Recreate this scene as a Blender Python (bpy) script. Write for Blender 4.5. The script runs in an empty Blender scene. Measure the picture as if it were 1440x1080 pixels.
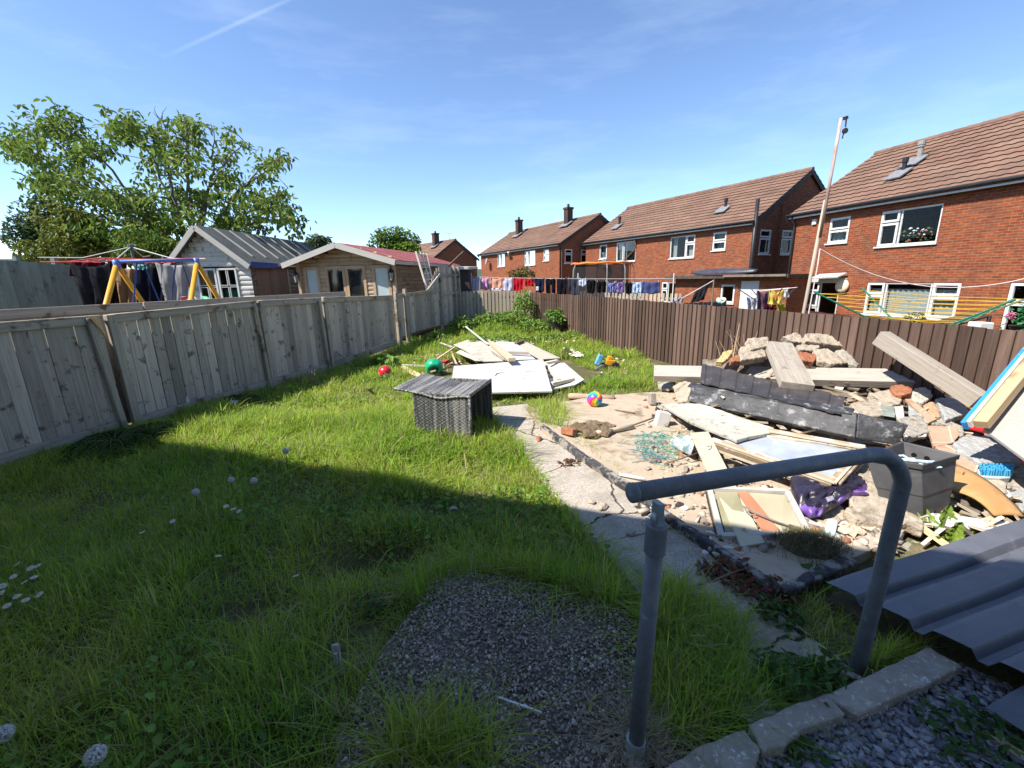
import bpy, bmesh, math, random
import numpy as np
from mathutils import Vector, Matrix, noise as mnoise
random.seed(7); rng = np.random.default_rng(7)
sc = bpy.context.scene
COL = sc.collection
# ------------------------------------------------------------------ camera, sky, sun
FPX, PIT, ROL, HC = 605.0, math.radians(13.77), math.radians(1.2), 1.7
cp, sp, cr, sr = math.cos(PIT), math.sin(PIT), math.cos(ROL), math.sin(ROL)
_R = Vector((cr, -sr*sp, -sr*cp)); _D = Vector((-sr, -cr*sp, -cr*cp)); _F = Vector((0, cp, -sp))
EYE = Vector((0, 0, HC))
cam = bpy.data.objects.new('camera', bpy.data.cameras.new('camera')); COL.objects.link(cam)
cam.matrix_world = Matrix(((_R.x, -_D.x, -_F.x, 0), (_R.y, -_D.y, -_F.y, 0), (_R.z, -_D.z, -_F.z, HC), (0, 0, 0, 1)))
cam.data.sensor_width = 36; cam.data.lens = FPX/1440*36
cam.data.clip_start = 0.05; cam.data.clip_end = 5000
sc.camera = cam
SUN_EL, SUN_T = math.radians(50.5), math.radians(22)      # sun on the left and a little behind the viewer
SD = Vector((-math.cos(SUN_T)*math.cos(SUN_EL), -math.sin(SUN_T)*math.cos(SUN_EL), math.sin(SUN_EL)))
sun = bpy.data.objects.new('sun', bpy.data.lights.new('sun', 'SUN')); COL.objects.link(sun)
sun.data.energy = 4.5; sun.data.angle = math.radians(0.5); sun.data.color = (1, .94, .85)
sun.rotation_euler = (-SD).to_track_quat('-Z', 'Y').to_euler(); sun.location = (-20, -8, 30)
W = bpy.data.worlds.new('World'); sc.world = W; W.use_nodes = True
nt = W.node_tree; nt.nodes.clear()
def nn(t, ty, **k):
    n = t.nodes.new(ty)
    for a, b in k.items(): setattr(n, a, b)
    return n
wo = nn(nt, 'ShaderNodeOutputWorld'); bg = nn(nt, 'ShaderNodeBackground'); sky = nn(nt, 'ShaderNodeTexSky')
sky.sky_type = 'NISHITA'; sky.sun_disc = False; sky.sun_elevation = SUN_EL
sky.sun_rotation = math.atan2(SD.x, SD.y)
sky.altitude = 1800; sky.air_density = 0.95; sky.dust_density = 0.15; sky.ozone_density = 3.5
bg.inputs[1].default_value = 0.126
def wmath(op, a, b=None, c=None):
    n = nn(nt, 'ShaderNodeMath', operation=op)
    for i, v in enumerate((a, b, c)):
        if v is None: continue
        if isinstance(v, (int, float)): n.inputs[i].default_value = v
        else: nt.links.new(v, n.inputs[i])
    return n.outputs[0]
tc = nn(nt, 'ShaderNodeTexCoord')
mp = nn(nt, 'ShaderNodeMapping'); mp.inputs['Scale'].default_value = (1.2, 2.6, 7.0); mp.inputs['Rotation'].default_value = (0.1, 0.25, 0.5)
nt.links.new(tc.outputs['Generated'], mp.inputs[0])
no = nn(nt, 'ShaderNodeTexNoise'); no.inputs['Scale'].default_value = 2.2; no.inputs['Detail'].default_value = 7; no.inputs['Roughness'].default_value = .62
nt.links.new(mp.outputs[0], no.inputs[0])
cl = nn(nt, 'ShaderNodeMapRange'); cl.inputs[1].default_value = .50; cl.inputs[2].default_value = .80; cl.inputs[3].default_value = 0; cl.inputs[4].default_value = .07
nt.links.new(no.outputs[0], cl.inputs[0])
# one vapour trail: a thin band along a great circle, ended by two planes
def rayv(x, y):
    return (_R*((x-720)/FPX) + _D*((y-540)/FPX) + _F).normalized()
ta, tb = rayv(235, 78), rayv(440, -16)
tn = ta.cross(tb).normalized(); tm = (ta+tb).normalized(); half = math.cos(ta.angle(tb)*.55)
def dot(v):
    n = nn(nt, 'ShaderNodeVectorMath', operation='DOT_PRODUCT'); nt.links.new(tc.outputs['Generated'], n.inputs[0]); n.inputs[1].default_value = v
    return n.outputs['Value']
band = wmath('SUBTRACT', 1.0, wmath('MULTIPLY', wmath('ABSOLUTE', dot(tn)), 260.0)); band = wmath('MAXIMUM', band, 0.0)
inr = wmath('MINIMUM', wmath('MAXIMUM', wmath('MULTIPLY', wmath('SUBTRACT', dot(tm), half), 90.0), 0.0), 1.0)
tr = wmath('MULTIPLY', wmath('MULTIPLY', band, inr), .085)
fac = wmath('MINIMUM', wmath('ADD', cl.outputs[0], tr), .6)
mx = nn(nt, 'ShaderNodeMix', data_type='RGBA'); nt.links.new(fac, mx.inputs['Factor']); nt.links.new(sky.outputs[0], mx.inputs['A'])
mx.inputs['B'].default_value = (8.5, 9.0, 9.6, 1)
nt.links.new(mx.outputs['Result'], bg.inputs[0]); nt.links.new(bg.outputs[0], wo.inputs[0])
sc.view_settings.view_transform = 'Standard'; sc.view_settings.look = 'None'; sc.view_settings.gamma = 1; sc.view_settings.exposure = 1.08
sc.cycles.max_bounces = 8; sc.cycles.diffuse_bounces = 6; sc.cycles.transmission_bounces = 6; sc.cycles.transparent_max_bounces = 12
# ------------------------------------------------------------------ where things stand: the surveyed rays meet the ground or a depth
def ray(x, y): return _R*((x-720)/FPX) + _D*((y-540)/FPX) + _F
def G(x, y, z=0.0):
    d = ray(x, y); return EYE + d*((z-HC)/d.z)
def D(x, y, Y):
    d = ray(x, y); return EYE + d*(Y/d.y)
def PL(x, y, p0, n):
    d = ray(x, y); return EYE + d*((p0-EYE).dot(n)/d.dot(n))
_hy = [440, 470, 500, 530, 560, 590, 620, 650, 680, 710, 740, 770, 800, 840]
_hd = [6.25, 5.9, 5.55, 5.1, 4.6, 4.1, 3.7, 3.33, 3.03, 2.8, 2.58, 2.4, 2.22, 2.0]
def HP(x, y, lift=0.0):
    """a point on the surface of the rubble heap, `lift` metres nearer the eye"""
    Y = float(np.interp(y, _hy, _hd)) - lift
    return D(x, y, Y)
# ------------------------------------------------------------------ materials
MATS = {}
def newmat(name):
    m = bpy.data.materials.new(name); m.use_nodes = True
    t = m.node_tree; b = t.nodes['Principled BSDF']; return m, t, b
def lk(t, a, b): t.links.new(a, b)
def rgba(c): return (c[0], c[1], c[2], 1)
def M(name, c1, c2=None, scale=4, rough=.75, bump=0.0, bscale=None, co='obj', st=(1, 1, 1), rand=0.0, spec=.3, metal=0, lo=.35, hi=.65, c3=None, s3=1.0, lo3=.5, hi3=.62, detail=6, trans=0.0, hrand=0.0, dist=.01):
    if name in MATS: return MATS[name]
    m, t, b = newmat(name)
    b.inputs['Roughness'].default_value = rough; b.inputs['Specular IOR Level'].default_value = spec; b.inputs['Metallic'].default_value = metal
    if co == 'lc': src = nn(t, 'ShaderNodeAttribute', attribute_name='lc').outputs['Vector']
    else: src = nn(t, 'ShaderNodeTexCoord').outputs['Object']
    mpn = nn(t, 'ShaderNodeMapping'); mpn.inputs['Scale'].default_value = st; lk(t, src, mpn.inputs[0])
    c2 = c2 or c1
    n1 = nn(t, 'ShaderNodeTexNoise'); n1.inputs['Scale'].default_value = scale; n1.inputs['Detail'].default_value = detail; n1.inputs['Roughness'].default_value = .6
    lk(t, mpn.outputs[0], n1.inputs[0])
    mr = nn(t, 'ShaderNodeMapRange'); mr.inputs[1].default_value = lo; mr.inputs[2].default_value = hi; lk(t, n1.outputs[0], mr.inputs[0])
    mix = nn(t, 'ShaderNodeMix', data_type='RGBA'); lk(t, mr.outputs[0], mix.inputs['Factor']); mix.inputs['A'].default_value = rgba(c1); mix.inputs['B'].default_value = rgba(c2)
    out = mix.outputs['Result']
    if c3:
        n3 = nn(t, 'ShaderNodeTexNoise'); n3.inputs['Scale'].default_value = s3; n3.inputs['Detail'].default_value = 7; n3.inputs['Roughness'].default_value = .65
        lk(t, src, n3.inputs[0])
        m3 = nn(t, 'ShaderNodeMapRange'); m3.inputs[1].default_value = lo3; m3.inputs[2].default_value = hi3; lk(t, n3.outputs[0], m3.inputs[0])
        x3 = nn(t, 'ShaderNodeMix', data_type='RGBA'); lk(t, m3.outputs[0], x3.inputs['Factor']); lk(t, out, x3.inputs['A']); x3.inputs['B'].default_value = rgba(c3); out = x3.outputs['Result']
    if rand or hrand:
        g = nn(t, 'ShaderNodeNewGeometry'); h = nn(t, 'ShaderNodeHueSaturation')
        r = nn(t, 'ShaderNodeMapRange'); r.inputs[3].default_value = 1-rand; r.inputs[4].default_value = 1+rand; lk(t, g.outputs['Random Per Island'], r.inputs[0]); lk(t, r.outputs[0], h.inputs['Value'])
        if hrand:
            w = nn(t, 'ShaderNodeTexWhiteNoise', noise_dimensions='1D'); lk(t, g.outputs['Random Per Island'], w.inputs['W'])
            r2 = nn(t, 'ShaderNodeMapRange'); r2.inputs[3].default_value = .5-hrand; r2.inputs[4].default_value = .5+hrand; lk(t, w.outputs[0], r2.inputs[0]); lk(t, r2.outputs[0], h.inputs['Hue'])
        lk(t, out, h.inputs['Color']); out = h.outputs[0]
    lk(t, out, b.inputs['Base Color'])
    if bump:
        n2 = nn(t, 'ShaderNodeTexNoise'); n2.inputs['Scale'].default_value = bscale or scale*4; n2.inputs['Detail'].default_value = 6; lk(t, mpn.outputs[0], n2.inputs[0])
        bp = nn(t, 'ShaderNodeBump'); bp.inputs['Strength'].default_value = bump; bp.inputs['Distance'].default_value = dist; lk(t, n2.outputs[0], bp.inputs['Height']); lk(t, bp.outputs[0], b.inputs['Normal'])
    if trans:
        tl = nn(t, 'ShaderNodeBsdfTranslucent'); lk(t, out, tl.inputs[0]); ms = nn(t, 'ShaderNodeMixShader'); ms.inputs[0].default_value = trans
        o = t.nodes['Material Output']; lk(t, b.outputs[0], ms.inputs[1]); lk(t, tl.outputs[0], ms.inputs[2]); lk(t, ms.outputs[0], o.inputs[0])
    MATS[name] = m; return m
def wood(name, c1, c2, rand=.2, c3=None, lo3=.55, hi3=.65, s3=2.5, bump=.35, rough=.85):
    return M(name, c1, c2, scale=6, st=(.35, 7, 7), co='lc', bump=bump, bscale=14, rand=rand, c3=c3, s3=s3, lo3=lo3, hi3=hi3, rough=rough, spec=.15, lo=.3, hi=.7, dist=.006)
def brickmat(name, c1, c2, mortar, stain=(.10, .05, .035)):
    m, t, b = newmat(name)
    s = nn(t, 'ShaderNodeAttribute', attribute_name='lc').outputs['Vector']
    br = nn(t, 'ShaderNodeTexBrick'); br.inputs['Scale'].default_value = 1; br.inputs['Brick Width'].default_value = .225; br.inputs['Row Height'].default_value = .075
    br.inputs['Mortar Size'].default_value = .008; br.inputs['Mortar Smooth'].default_value = .2; br.inputs['Bias'].default_value = -.1
    br.inputs['Color1'].default_value = rgba(c1); br.inputs['Color2'].default_value = rgba(c2); br.inputs['Mortar'].default_value = rgba(mortar)
    lk(t, s, br.inputs[0])
    n1 = nn(t, 'ShaderNodeTexNoise'); n1.inputs['Scale'].default_value = 1.3; n1.inputs['Detail'].default_value = 9; n1.inputs['Roughness'].default_value = .7; lk(t, s, n1.inputs[0])
    mr = nn(t, 'ShaderNodeMapRange'); mr.inputs[1].default_value = .48; mr.inputs[2].default_value = .8; mr.inputs[4].default_value = .75; lk(t, n1.outputs[0], mr.inputs[0])
    x = nn(t, 'ShaderNodeMix', data_type='RGBA'); lk(t, mr.outputs[0], x.inputs['Factor']); lk(t, br.outputs[0], x.inputs['A']); x.inputs['B'].default_value = rgba(stain)
    # single darker and paler bricks
    mpn = nn(t, 'ShaderNodeMapping'); mpn.inputs['Scale'].default_value = (4.4, 13.3, 1); lk(t, s, mpn.inputs[0])
    wn = nn(t, 'ShaderNodeTexNoise'); wn.inputs['Scale'].default_value = 1.0; wn.inputs['Detail'].default_value = 1; lk(t, mpn.outputs[0], wn.inputs[0])
    r = nn(t, 'ShaderNodeMapRange'); r.inputs[1].default_value = .3; r.inputs[2].default_value = .7; r.inputs[3].default_value = .78; r.inputs[4].default_value = 1.2; lk(t, wn.outputs[0], r.inputs[0])
    h = nn(t, 'ShaderNodeHueSaturation'); lk(t, r.outputs[0], h.inputs['Value']); lk(t, x.outputs['Result'], h.inputs['Color'])
    lk(t, h.outputs[0], b.inputs['Base Color']); b.inputs['Roughness'].default_value = .9; b.inputs['Specular IOR Level'].default_value = .15
    bp = nn(t, 'ShaderNodeBump'); bp.inputs['Strength'].default_value = .5; bp.inputs['Distance'].default_value = .006; bp.invert = True
    lk(t, br.outputs['Fac'], bp.inputs['Height']); lk(t, bp.outputs[0], b.inputs['Normal'])
    MATS[name] = m; return m
def glassmat(name, tint=(.8, .86, .88), refl=.22):
    m, t, b = newmat(name); o = t.nodes['Material Output']
    tp = nn(t, 'ShaderNodeBsdfTransparent'); tp.inputs[0].default_value = rgba(tint)
    gl = nn(t, 'ShaderNodeBsdfGlossy'); gl.inputs['Roughness'].default_value = .02
    lw = nn(t, 'ShaderNodeLayerWeight'); lw.inputs[0].default_value = refl
    ms = nn(t, 'ShaderNodeMixShader'); lk(t, lw.outputs['Fresnel'], ms.inputs[0]); lk(t, tp.outputs[0], ms.inputs[1]); lk(t, gl.outputs[0], ms.inputs[2]); lk(t, ms.outputs[0], o.inputs[0])
    MATS[name] = m; return m
# ------------------------------------------------------------------ mesh builder
Z = Vector((0, 0, 1))
class MB:
    def __init__(s): s.v = []; s.f = []; s.l = []; s.mi = []; s.cur = 0
    def add(s, vs, fs, ls=None):
        n = len(s.v); s.v += [tuple(v) for v in vs]; s.l += [tuple(l) for l in (ls or vs)]
        s.f += [tuple(i+n for i in f) for f in fs]; s.mi += [s.cur]*len(fs)
    def frame(s, o, ex, ey, ez, x0, x1, y0, y1, z0, z1, lc=None, jit=0):
        """a box in the frame o, ex, ey, ez"""
        r = lc if lc is not None else (random.uniform(0, 50), random.uniform(0, 50), random.uniform(0, 50))
        vs, ls = [], []
        for z in (z0, z1):
            for x, y in ((x0, y0), (x1, y0), (x1, y1), (x0, y1)):
                j = [random.uniform(-jit, jit) for _ in range(3)] if jit else (0, 0, 0)
                vs.append(o + ex*(x+j[0]) + ey*(y+j[1]) + ez*(z+j[2])); ls.append((x+r[0], y+r[1], z+r[2]))
        s.add(vs, [(3, 2, 1, 0), (4, 5, 6, 7), (0, 1, 5, 4), (1, 2, 6, 5), (2, 3, 7, 6), (3, 0, 4, 7)], ls); return s
    def bar(s, a, b, w, h, up=Z, jit=0, w2=None, h2=None):
        a, b = Vector(a), Vector(b); ex = (b-a); L = ex.length; ex = ex/L; up = Vector(up)
        ey = up.cross(ex)
        if ey.length < 1e-4: ey = Vector((0, 1, 0)).cross(ex)
        ey.normalize(); ez = ex.cross(ey)
        r = (random.uniform(0, 50), random.uniform(0, 50), random.uniform(0, 50)); vs, ls = [], []
        for z in (-.5, .5):
            for x, y in ((0, -.5), (1, -.5), (1, .5), (0, .5)):
                ww = (w2 or w) if x else w; hh = (h2 or h) if x else h
                j = [random.uniform(-jit, jit) for _ in range(3)] if jit else (0, 0, 0)
                vs.append(a + ex*(x*L+j[0]) + ey*(y*ww+j[1]) + ez*(z*hh+j[2])); ls.append((x*L+r[0], y*ww+r[1], z*hh+r[2]))
        s.add(vs, [(3, 2, 1, 0), (4, 5, 6, 7), (0, 1, 5, 4), (1, 2, 6, 5), (2, 3, 7, 6), (3, 0, 4, 7)], ls); return s
    def tube(s, pts, r, n=8, cap=True, r2=None):
        pts = [Vector(p) for p in pts]; m = len(pts); vs, ls, fs = [], [], []; pu = None; acc = 0; off = random.uniform(0, 30)
        for i, p in enumerate(pts):
            d = (pts[min(i+1, m-1)] - pts[max(i-1, 0)]).normalized()
            if pu is None:
                pu = d.cross(Z);
                if pu.length < 1e-3: pu = d.cross(Vector((1, 0, 0)))
            u = (pu - d*pu.dot(d)).normalized(); v = d.cross(u); pu = u
            if i: acc += (p-pts[i-1]).length
            rr = r if r2 is None else r + (r2-r)*i/(m-1)
            if isinstance(r, (list, tuple)): rr = r[i]
            for k in range(n):
                a = 2*math.pi*k/n; vs.append(p + u*(rr*math.cos(a)) + v*(rr*math.sin(a))); ls.append((acc+off, rr*a, off))
        for i in range(m-1):
            for k in range(n):
                k2 = (k+1) % n; fs.append((i*n+k, i*n+k2, (i+1)*n+k2, (i+1)*n+k))
        if cap: fs.append(tuple(range(n-1, -1, -1))); fs.append(tuple(range((m-1)*n, m*n)))
        s.add(vs, fs, ls); return s
    def poly(s, pts, th, up=None, lcx=None, planks=0):
        """a slab: outline pts (any polygon, counter-clockwise or not), thickness th away from `up` side"""
        pts = [Vector(p) for p in pts]; c = sum(pts, Vector())/len(pts); nrm = Vector()
        for i in range(len(pts)): nrm += (pts[i]-c).cross(pts[(i+1) % len(pts)]-c)
        nrm.normalize()
        if nrm.dot(up or Z) < 0: nrm = -nrm; pts = pts[::-1]
        ex = (lcx if lcx is not None else (pts[1]-pts[0])).normalized(); ey = nrm.cross(ex); n = len(pts)
        r = (random.uniform(0, 50), random.uniform(0, 50), random.uniform(0, 50))
        vs = pts + [p - nrm*th for p in pts]; ls = [((p-c).dot(ex)+r[0], (p-c).dot(ey)+r[1], r[2] + (0 if i < n else -th)) for i, p in enumerate(vs)]
        s.add(vs, [tuple(range(n)), tuple(range(2*n-1, n-1, -1))] + [(i, i+n, (i+1) % n+n, (i+1) % n) for i in range(n)], ls); return s
    def lathe(s, c, prof, n=16, ax=Z, squash=1):
        c = Vector(c); ax = Vector(ax).normalized(); u = ax.orthogonal().normalized(); v = ax.cross(u); vs, fs = [], []; m = len(prof)
        for r, z in prof:
            for k in range(n):
                a = 2*math.pi*k/n; vs.append(c + ax*z + u*(r*math.cos(a)) + v*(r*math.sin(a)*squash))
        for i in range(m-1):
            for k in range(n): k2 = (k+1) % n; fs.append((i*n+k, i*n+k2, (i+1)*n+k2, (i+1)*n+k))
        fs.append(tuple(range(n-1, -1, -1))); fs.append(tuple(range((m-1)*n, m*n)))
        s.add(vs, fs); return s
    def ball(s, c, r, n=20, m=12, sc3=(1, 1, 1)):
        c = Vector(c); vs, fs = [], []
        for i in range(m+1):
            t = math.pi*i/m
            for k in range(n):
                a = 2*math.pi*k/n; vs.append(c + Vector((r*sc3[0]*math.sin(t)*math.cos(a), r*sc3[1]*math.sin(t)*math.sin(a), r*sc3[2]*math.cos(t))))
        for i in range(m):
            for k in range(n): k2 = (k+1) % n; fs.append((i*n+k, (i+1)*n+k, (i+1)*n+k2, i*n+k2))
        s.add(vs, fs); return s
    def quad(s, a, b, c, d, ls=None): s.add([a, b, c, d], [(0, 1, 2, 3)], ls); return s
    def hull(s, pts):
        bm = bmesh.new()
        for p in pts: bm.verts.new(p)
        r = bmesh.ops.convex_hull(bm, input=bm.verts)
        bmesh.ops.delete(bm, geom=list({e for e in r['geom_interior'] if isinstance(e, bmesh.types.BMVert)}), context='VERTS')
        bm.verts.index_update(); bm.normal_update()
        s.add([v.co.copy() for v in bm.verts], [tuple(v.index for v in f.verts) for f in bm.faces]); bm.free(); return s
    def rock(s, c, dim, rot=None, k=16):
        c = Vector(c); R = (rot or Matrix.Rotation(random.uniform(0, 6.28), 3, 'Z')); pts = []
        for _ in range(k):
            d = Vector((random.gauss(0, 1), random.gauss(0, 1), random.gauss(0, 1))); d.normalize()
            m = max(abs(d.x), abs(d.y), abs(d.z)); d = d*(.62+.38/m)*random.uniform(.8, 1.0)
            pts.append(c + R @ Vector((max(-1, min(1, d.x))*dim[0]/2, max(-1, min(1, d.y))*dim[1]/2, max(-1, min(1, d.z))*dim[2]/2)))
        return s.hull(pts)
    def np_add(s, V, Fc, Lc=None):
        s.big = (V, Fc, Lc)
    def build(s, name, mat, parent=None, smooth=False, bevel=0, bseg=1, origin=None, label=None, solid=0, rough=None):
        me = bpy.data.meshes.new(name)
        vs = np.array(s.v, dtype=float)
        if origin is None: origin = Vector(((vs[:, 0].min()+vs[:, 0].max())/2, (vs[:, 1].min()+vs[:, 1].max())/2, vs[:, 2].min()))
        me.from_pydata([tuple(v) for v in (vs - np.array(origin))], [], s.f)
        at = me.attributes.new('lc', 'FLOAT_VECTOR', 'POINT'); at.data.foreach_set('vector', np.array(s.l, dtype=np.float32).ravel())
        mats = mat if isinstance(mat, (list, tuple)) else [mat]
        for m in mats: me.materials.append(m)
        if len(mats) > 1: me.polygons.foreach_set('material_index', s.mi)
        if smooth: me.polygons.foreach_set('use_smooth', [True]*len(me.polygons))
        me.validate(); me.update()
        o = bpy.data.objects.new(name, me); COL.objects.link(o); o.location = origin
        if parent is not None:
            o.parent = parent; o.location = Vector(origin) - wpos(parent)
        if bevel:
            b = o.modifiers.new('bevel', 'BEVEL'); b.width = bevel; b.segments = bseg; b.limit_method = 'ANGLE'; b.angle_limit = math.radians(35)
        if rough:
            sub = o.modifiers.new('sub', 'SUBSURF'); sub.subdivision_type = 'SIMPLE'; sub.levels = sub.render_levels = rough[0]
            tx = bpy.data.textures.get('rough%g' % rough[2]) or bpy.data.textures.new('rough%g' % rough[2], 'CLOUDS'); tx.noise_scale = rough[2]; tx.noise_depth = 3
            d = o.modifiers.new('disp', 'DISPLACE'); d.texture = tx; d.strength = rough[1]; d.texture_coords = 'GLOBAL'; d.mid_level = .5
        if solid:
            d = o.modifiers.new('solid', 'SOLIDIFY'); d.thickness = solid; d.offset = 0
        if label: o['label'] = label
        return o
def wpos(o):
    p = Vector(o.location)
    while o.parent: o = o.parent; p += o.location
    return p
def npmesh(name, V, polys, mats, loops=None, smooth=False, midx=None, lc=None):
    """fast mesh: V (n,3); polys = list of index arrays (k,m) of equal-sided polygons"""
    me = bpy.data.meshes.new(name); nv = len(V); me.vertices.add(nv); me.vertices.foreach_set('co', np.asarray(V, np.float32).ravel())
    idx = np.concatenate([p.ravel() for p in polys]); tot = np.concatenate([np.full(len(p), p.shape[1], np.int32) for p in polys])
    st = np.concatenate([[0], np.cumsum(tot)[:-1]]).astype(np.int32)
    me.loops.add(len(idx)); me.loops.foreach_set('vertex_index', idx.astype(np.int32)); me.polygons.add(len(tot)); me.polygons.foreach_set('loop_start', st); me.polygons.foreach_set('loop_total', tot)
    for m in mats: me.materials.append(m)
    if midx is not None: me.polygons.foreach_set('material_index', midx.astype(np.int32))
    if smooth: me.polygons.foreach_set('use_smooth', np.ones(len(tot), bool))
    if lc is not None:
        at = me.attributes.new('lc', 'FLOAT_VECTOR', 'POINT'); at.data.foreach_set('vector', np.asarray(lc, np.float32).ravel())
    me.update(calc_edges=True)
    o = bpy.data.objects.new(name, me); COL.objects.link(o); return o
def tag(o, label, cat, group=None):
    o['label'] = label; o['category'] = cat
    if group: o['group'] = group
    return o
def kind(o, k): o['kind'] = k; return o
def thing(name, label, cat, loc, group=None):
    o = bpy.data.objects.new(name, None); COL.objects.link(o); o.location = loc; o.empty_display_size = .1
    return tag(o, label, cat, group)
def copy_tree(o, parent=None):
    c = o.copy(); COL.objects.link(c); c.parent = parent
    for ch in list(o.children): copy_tree(ch, c)
    return c
# ------------------------------------------------------------------ smooth numeric noise on the ground
_k = rng.normal(0, 1, (14, 2)); _ph = rng.uniform(0, 6.28, 14)
def nz(x, y, f=1.0):
    x = np.asarray(x, float); y = np.asarray(y, float); r = np.zeros_like(x)
    for i in range(14): r = r + np.sin((_k[i, 0]*x + _k[i, 1]*y)*f + _ph[i])
    return r/14*2.2
def smooth(a, b, x): t = np.clip((np.asarray(x, float)-a)/(b-a), 0, 1); return t*t*(3-2*t)
HOLES = [(-.90, 2.42, .30, .16, .20), (-1.45, 2.0, .25, .14, .08), (-.58, 3.05, .30, .16, .05), (-1.75, 2.25, .3, .18, .06)]
def gh(x, y):
    x = np.asarray(x, float); y = np.asarray(y, float)
    h = .018*nz(x, y, 2.2) + .012*nz(y, x, 6)
    h = h*smooth(1.4, .2, x)*.9 - .012
    h = h + .22*smooth(10, 13.2, y)*smooth(-2.2, -.4, x)
    h = h - .12*smooth(2.5, 5.5, x)
    for hx, hy, ra, rb, dep in HOLES:
        u = (x-hx)*.9+(y-hy)*.3; v = (y-hy)*.95-(x-hx)*.25
        h = h - dep*np.exp(-(u/ra)**2-(v/rb)**2)
    return h
def pip(px, py, poly):
    ins = np.zeros(len(px), bool); n = len(poly)
    for i in range(n):
        x1, y1 = poly[i][0], poly[i][1]; x2, y2 = poly[(i+1) % n][0], poly[(i+1) % n][1]
        c = ((y1 > py) != (y2 > py)); xi = (x2-x1)*(py-y1)/((y2-y1) if abs(y2-y1) > 1e-9 else 1e-9)+x1
        ins ^= c & (px < xi)
    return ins
# ------------------------------------------------------------------ ground, far land
def grid_ground():
    xs = np.concatenate([[-400, -80, -25, -12], np.arange(-6.5, 6.6, .09), [9, 14, 25, 60, 200, 500]]); ys = np.concatenate([[-300, -60, -12, -3], np.arange(-.5, 16, .09), [18, 24, 40, 80, 200, 600, 1500]])
    X, Y = np.meshgrid(xs, ys); H = gh(X, Y)
    far = np.maximum(smooth(6.3, 9, np.abs(X)), smooth(15, 18, Y)); H = H*(1-far) + far*(-.12)
    H = np.where((X > 8), np.minimum(H, -.6), H)
    V = np.stack([X.ravel(), Y.ravel(), H.ravel()], 1); nx, ny = len(xs), len(ys)
    i = np.arange(nx*ny).reshape(ny, nx); Q = np.stack([i[:-1, :-1].ravel(), i[:-1, 1:].ravel(), i[1:, 1:].ravel(), i[1:, :-1].ravel()], 1)
    o = npmesh('ground', V, [Q], [M('soil', (.11, .085, .055), (.10, .115, .04), scale=1.6, rough=.95, bump=.8, bscale=60, c3=(.20, .17, .10), s3=2.2, lo3=.52, hi3=.66, spec=.05, dist=.02)], smooth=True)
    return kind(o, 'structure')
grid_ground()
def hills():
    n = 60; V = []
    for i in range(n+1):
        a = math.radians(-70 + 140*i/n); hgt = 34 + 16*math.sin(i*.31+1.9) + 5*math.sin(i*.9) + 3*math.sin(i*2.3)
        for r, h in ((620, -2), (760, hgt*.6), (900, hgt), (1200, hgt*.8)): V.append((r*math.sin(a), r*math.cos(a), h))
    i = np.arange((n+1)*4).reshape(n+1, 4); Q = np.stack([i[:-1, :-1].ravel(), i[1:, :-1].ravel(), i[1:, 1:].ravel(), i[:-1, 1:].ravel()], 1)
    kind(npmesh('hills', np.array(V), [Q], [M('hill', (.03, .065, .05), (.055, .09, .05), scale=.03, rough=.95)], smooth=True), 'structure')
hills()
# ------------------------------------------------------------------ materials of the buildings
BRICK_A = brickmat('brick_red', (.19, .043, .0165), (.26, .073, .028), (.22, .145, .10))
BRICK_B = brickmat('brick_red_far', (.20, .048, .019), (.27, .08, .032), (.22, .15, .105), stain=(.12, .06, .042))
ROOF = M('roof_tile', (.15, .082, .057), (.205, .122, .085), scale=1.2, rough=.85, bump=.3, bscale=30, rand=.10, c3=(.11, .075, .055), s3=.5, lo3=.5, hi3=.75)
WHITE = M('upvc_white', (.60, .60, .585), (.54, .54, .53), scale=8, rough=.35)
BLACKP = M('black_plastic', (.018, .018, .02), (.03, .03, .032), scale=6, rough=.4)
SOFFIT = M('dark_soffit', (.05, .045, .04), rough=.7)
LEAD = M('lead_flashing', (.14, .145, .155), (.22, .225, .235), scale=9, rough=.6)
GLASS = glassmat('window_glass')
CURT = M('net_curtain', (.58, .59, .54), (.44, .45, .41), scale=14, rough=.9, trans=.4)
CURTG = M('grey_curtain', (.16, .19, .185), (.11, .135, .13), scale=10, rough=.9)
def wallgrid(mb, o, ex, ez, out, x0, x1, z0, z1, ops, dep=.1, lx=0):
    xs = sorted({x0, x1, *[v for q in ops for v in q[:2]]}); zs = sorted({z0, z1, *[v for q in ops for v in q[2:4]]})
    for i in range(len(xs)-1):
        for j in range(len(zs)-1):
            cx, cz = (xs[i]+xs[i+1])/2, (zs[j]+zs[j+1])/2
            if any(q[0] < cx < q[1] and q[2] < cz < q[3] for q in ops): continue
            c = [(xs[i], zs[j]), (xs[i+1], zs[j]), (xs[i+1], zs[j+1]), (xs[i], zs[j+1])]
            mb.quad(*[o+ex*a+ez*b for a, b in c], ls=[(a+lx, b, 0) for a, b in c])
    for a, b, c, d in [q[:4] for q in ops]:
        co = [(a, c), (b, c), (b, d), (a, d)]
        for k in range(4):
            p, q = co[k], co[(k+1) % 4]; i = -out*dep
            mb.quad(o+ex*p[0]+ez*p[1], o+ex*q[0]+ez*q[1], o+ex*q[0]+ez*q[1]+i, o+ex*p[0]+ez*p[1]+i, ls=[(p[0]+lx, p[1], 0), (q[0]+lx, q[1], 0), (q[0]+lx+dep, q[1], 0), (p[0]+lx+dep, p[1], 0)])
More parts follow.
